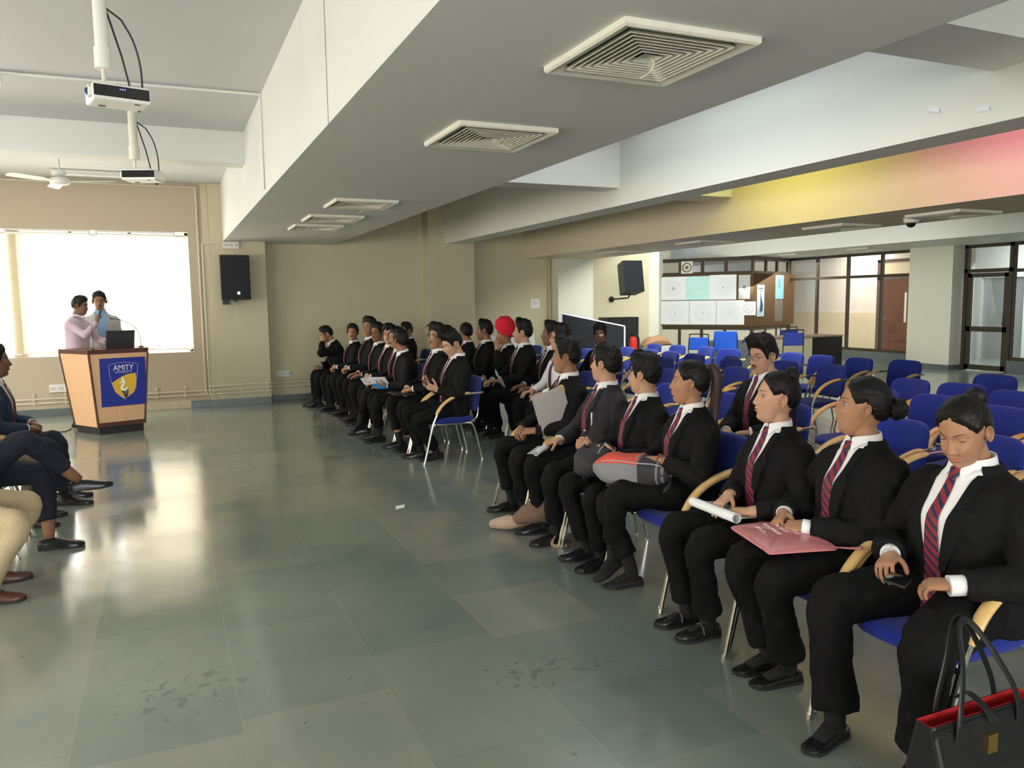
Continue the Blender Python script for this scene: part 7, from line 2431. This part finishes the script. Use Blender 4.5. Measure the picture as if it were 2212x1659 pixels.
band(W1, -1, .033, .0035, M_SILVER, 'bracelet', .008, 1)
band(W1, -1, .033, .0045, mat('amber_beads', (.32, .07, .02), .4), 'bead_bracelet', -.008, 1)
band(MM, -1, .034, .010, mat('white_watch_strap', (.75, .75, .74), .4), 'watch', .004, 1)
band(G2, 1, .034, .004, M_SILVER, 'watch', .022, 1)

# black handbag standing by the nearest chair
M_BAG = mat('black_bag_leather', (.010, .010, .011), .35, bump=.2, bscale=300)
hbag = empty('handbag', (2.07, 1.43, .035), 0, 'black handbag with red lining and gold clasp hanging open by the nearest chair', 'bag')
M_LINE = mat('red_lining', (.36, .010, .012), .6)
b = MB(); rows = []
for z, hx, hy in ((0, .19, .065), (.02, .195, .07), (.15, .205, .065), (.30, .215, .028)):
    rows.append([(-hx, -hy, z + .14), (hx, -hy, z + .14), (hx, hy, z + .14), (-hx, hy, z + .14)])
b.loft(rows, True, False); b.build('body', M_BAG, hbag, smooth=False, bevel=.012)
b = MB(); rows = []
for z, hx, hy in ((.28, .203, .030), (.42, .208, .022), (.441, .213, .024)):
    rows.append([(-hx, -hy, z), (hx, -hy, z), (hx, hy, z), (-hx, hy, z)])
b.loft(rows, True, False); b.build('lining', M_LINE, hbag, smooth=False)
b = MB(); b.box((-.212, -.034, .405), (.212, -.029, .43)); b.build('top_band', M_BAG, hbag, smooth=False)
b = MB(); b.box((-.02, -.056, .33), (.02, -.036, .385)); b.lathe([(.018, 0), (.018, .012)], (.006, -.046, .335), 16, 'y'); b.build('clasp', M_GOLD, hbag, smooth=False)
b = MB(); b.tube(catmull([(.0, .06, .44), (.0, .03, .47), (0, -.02, .455), (0, -.06, .42)], 4), .014, 8, flat=(1, .25)); b.build('tab', M_BAG, hbag)
for y in (-.040, .034):
    b = MB(); b.tube(catmull([(-.13, y, .34), (-.12, y * 1.02, .46), (-.075, y * .7 + .02, .58), (-.02, .06 + y * .3, .665), (.03, .06 + y * .3, .665), (.075, y * .7 + .02, .57), (.12, y, .46), (.13, y, .34)], 6), .010, 8, flat=(1.1, .45)); b.build('handle', M_BAG, hbag)
# tan bags under the seats
t1 = empty('tan_bag', (0, 0, 0), 0, 'slouched tan and brown bag on the floor under the man with the rolled paper', 'bag')
o = soft_bag([(2.20, 5.08, .06), (2.34, 4.98, .14), (2.52, 4.92, .17), (2.72, 4.90, .12)], [.03, .09, .14, .10], mat('brown_bag_cloth', (.16, .10, .07), .8, noise=.2, nscale=12), 'body', '', '', parent=t1)
o = soft_bag([(2.08, 5.18, .035), (2.20, 5.08, .06), (2.36, 5.0, .08)], [.03, .055, .03], mat('beige_flap', (.42, .30, .22), .8), 'flap', '', '', parent=t1)
b = MB(); b.tube(catmull([(2.6, 4.8, .25), (2.48, 4.72, .2), (2.36, 4.66, .08), (2.30, 4.60, .015), (2.38, 4.54, .012)], 5), .012, 7, flat=(1, .4)); b.build('strap', mat('tan_strap', (.30, .19, .11), .7), t1)
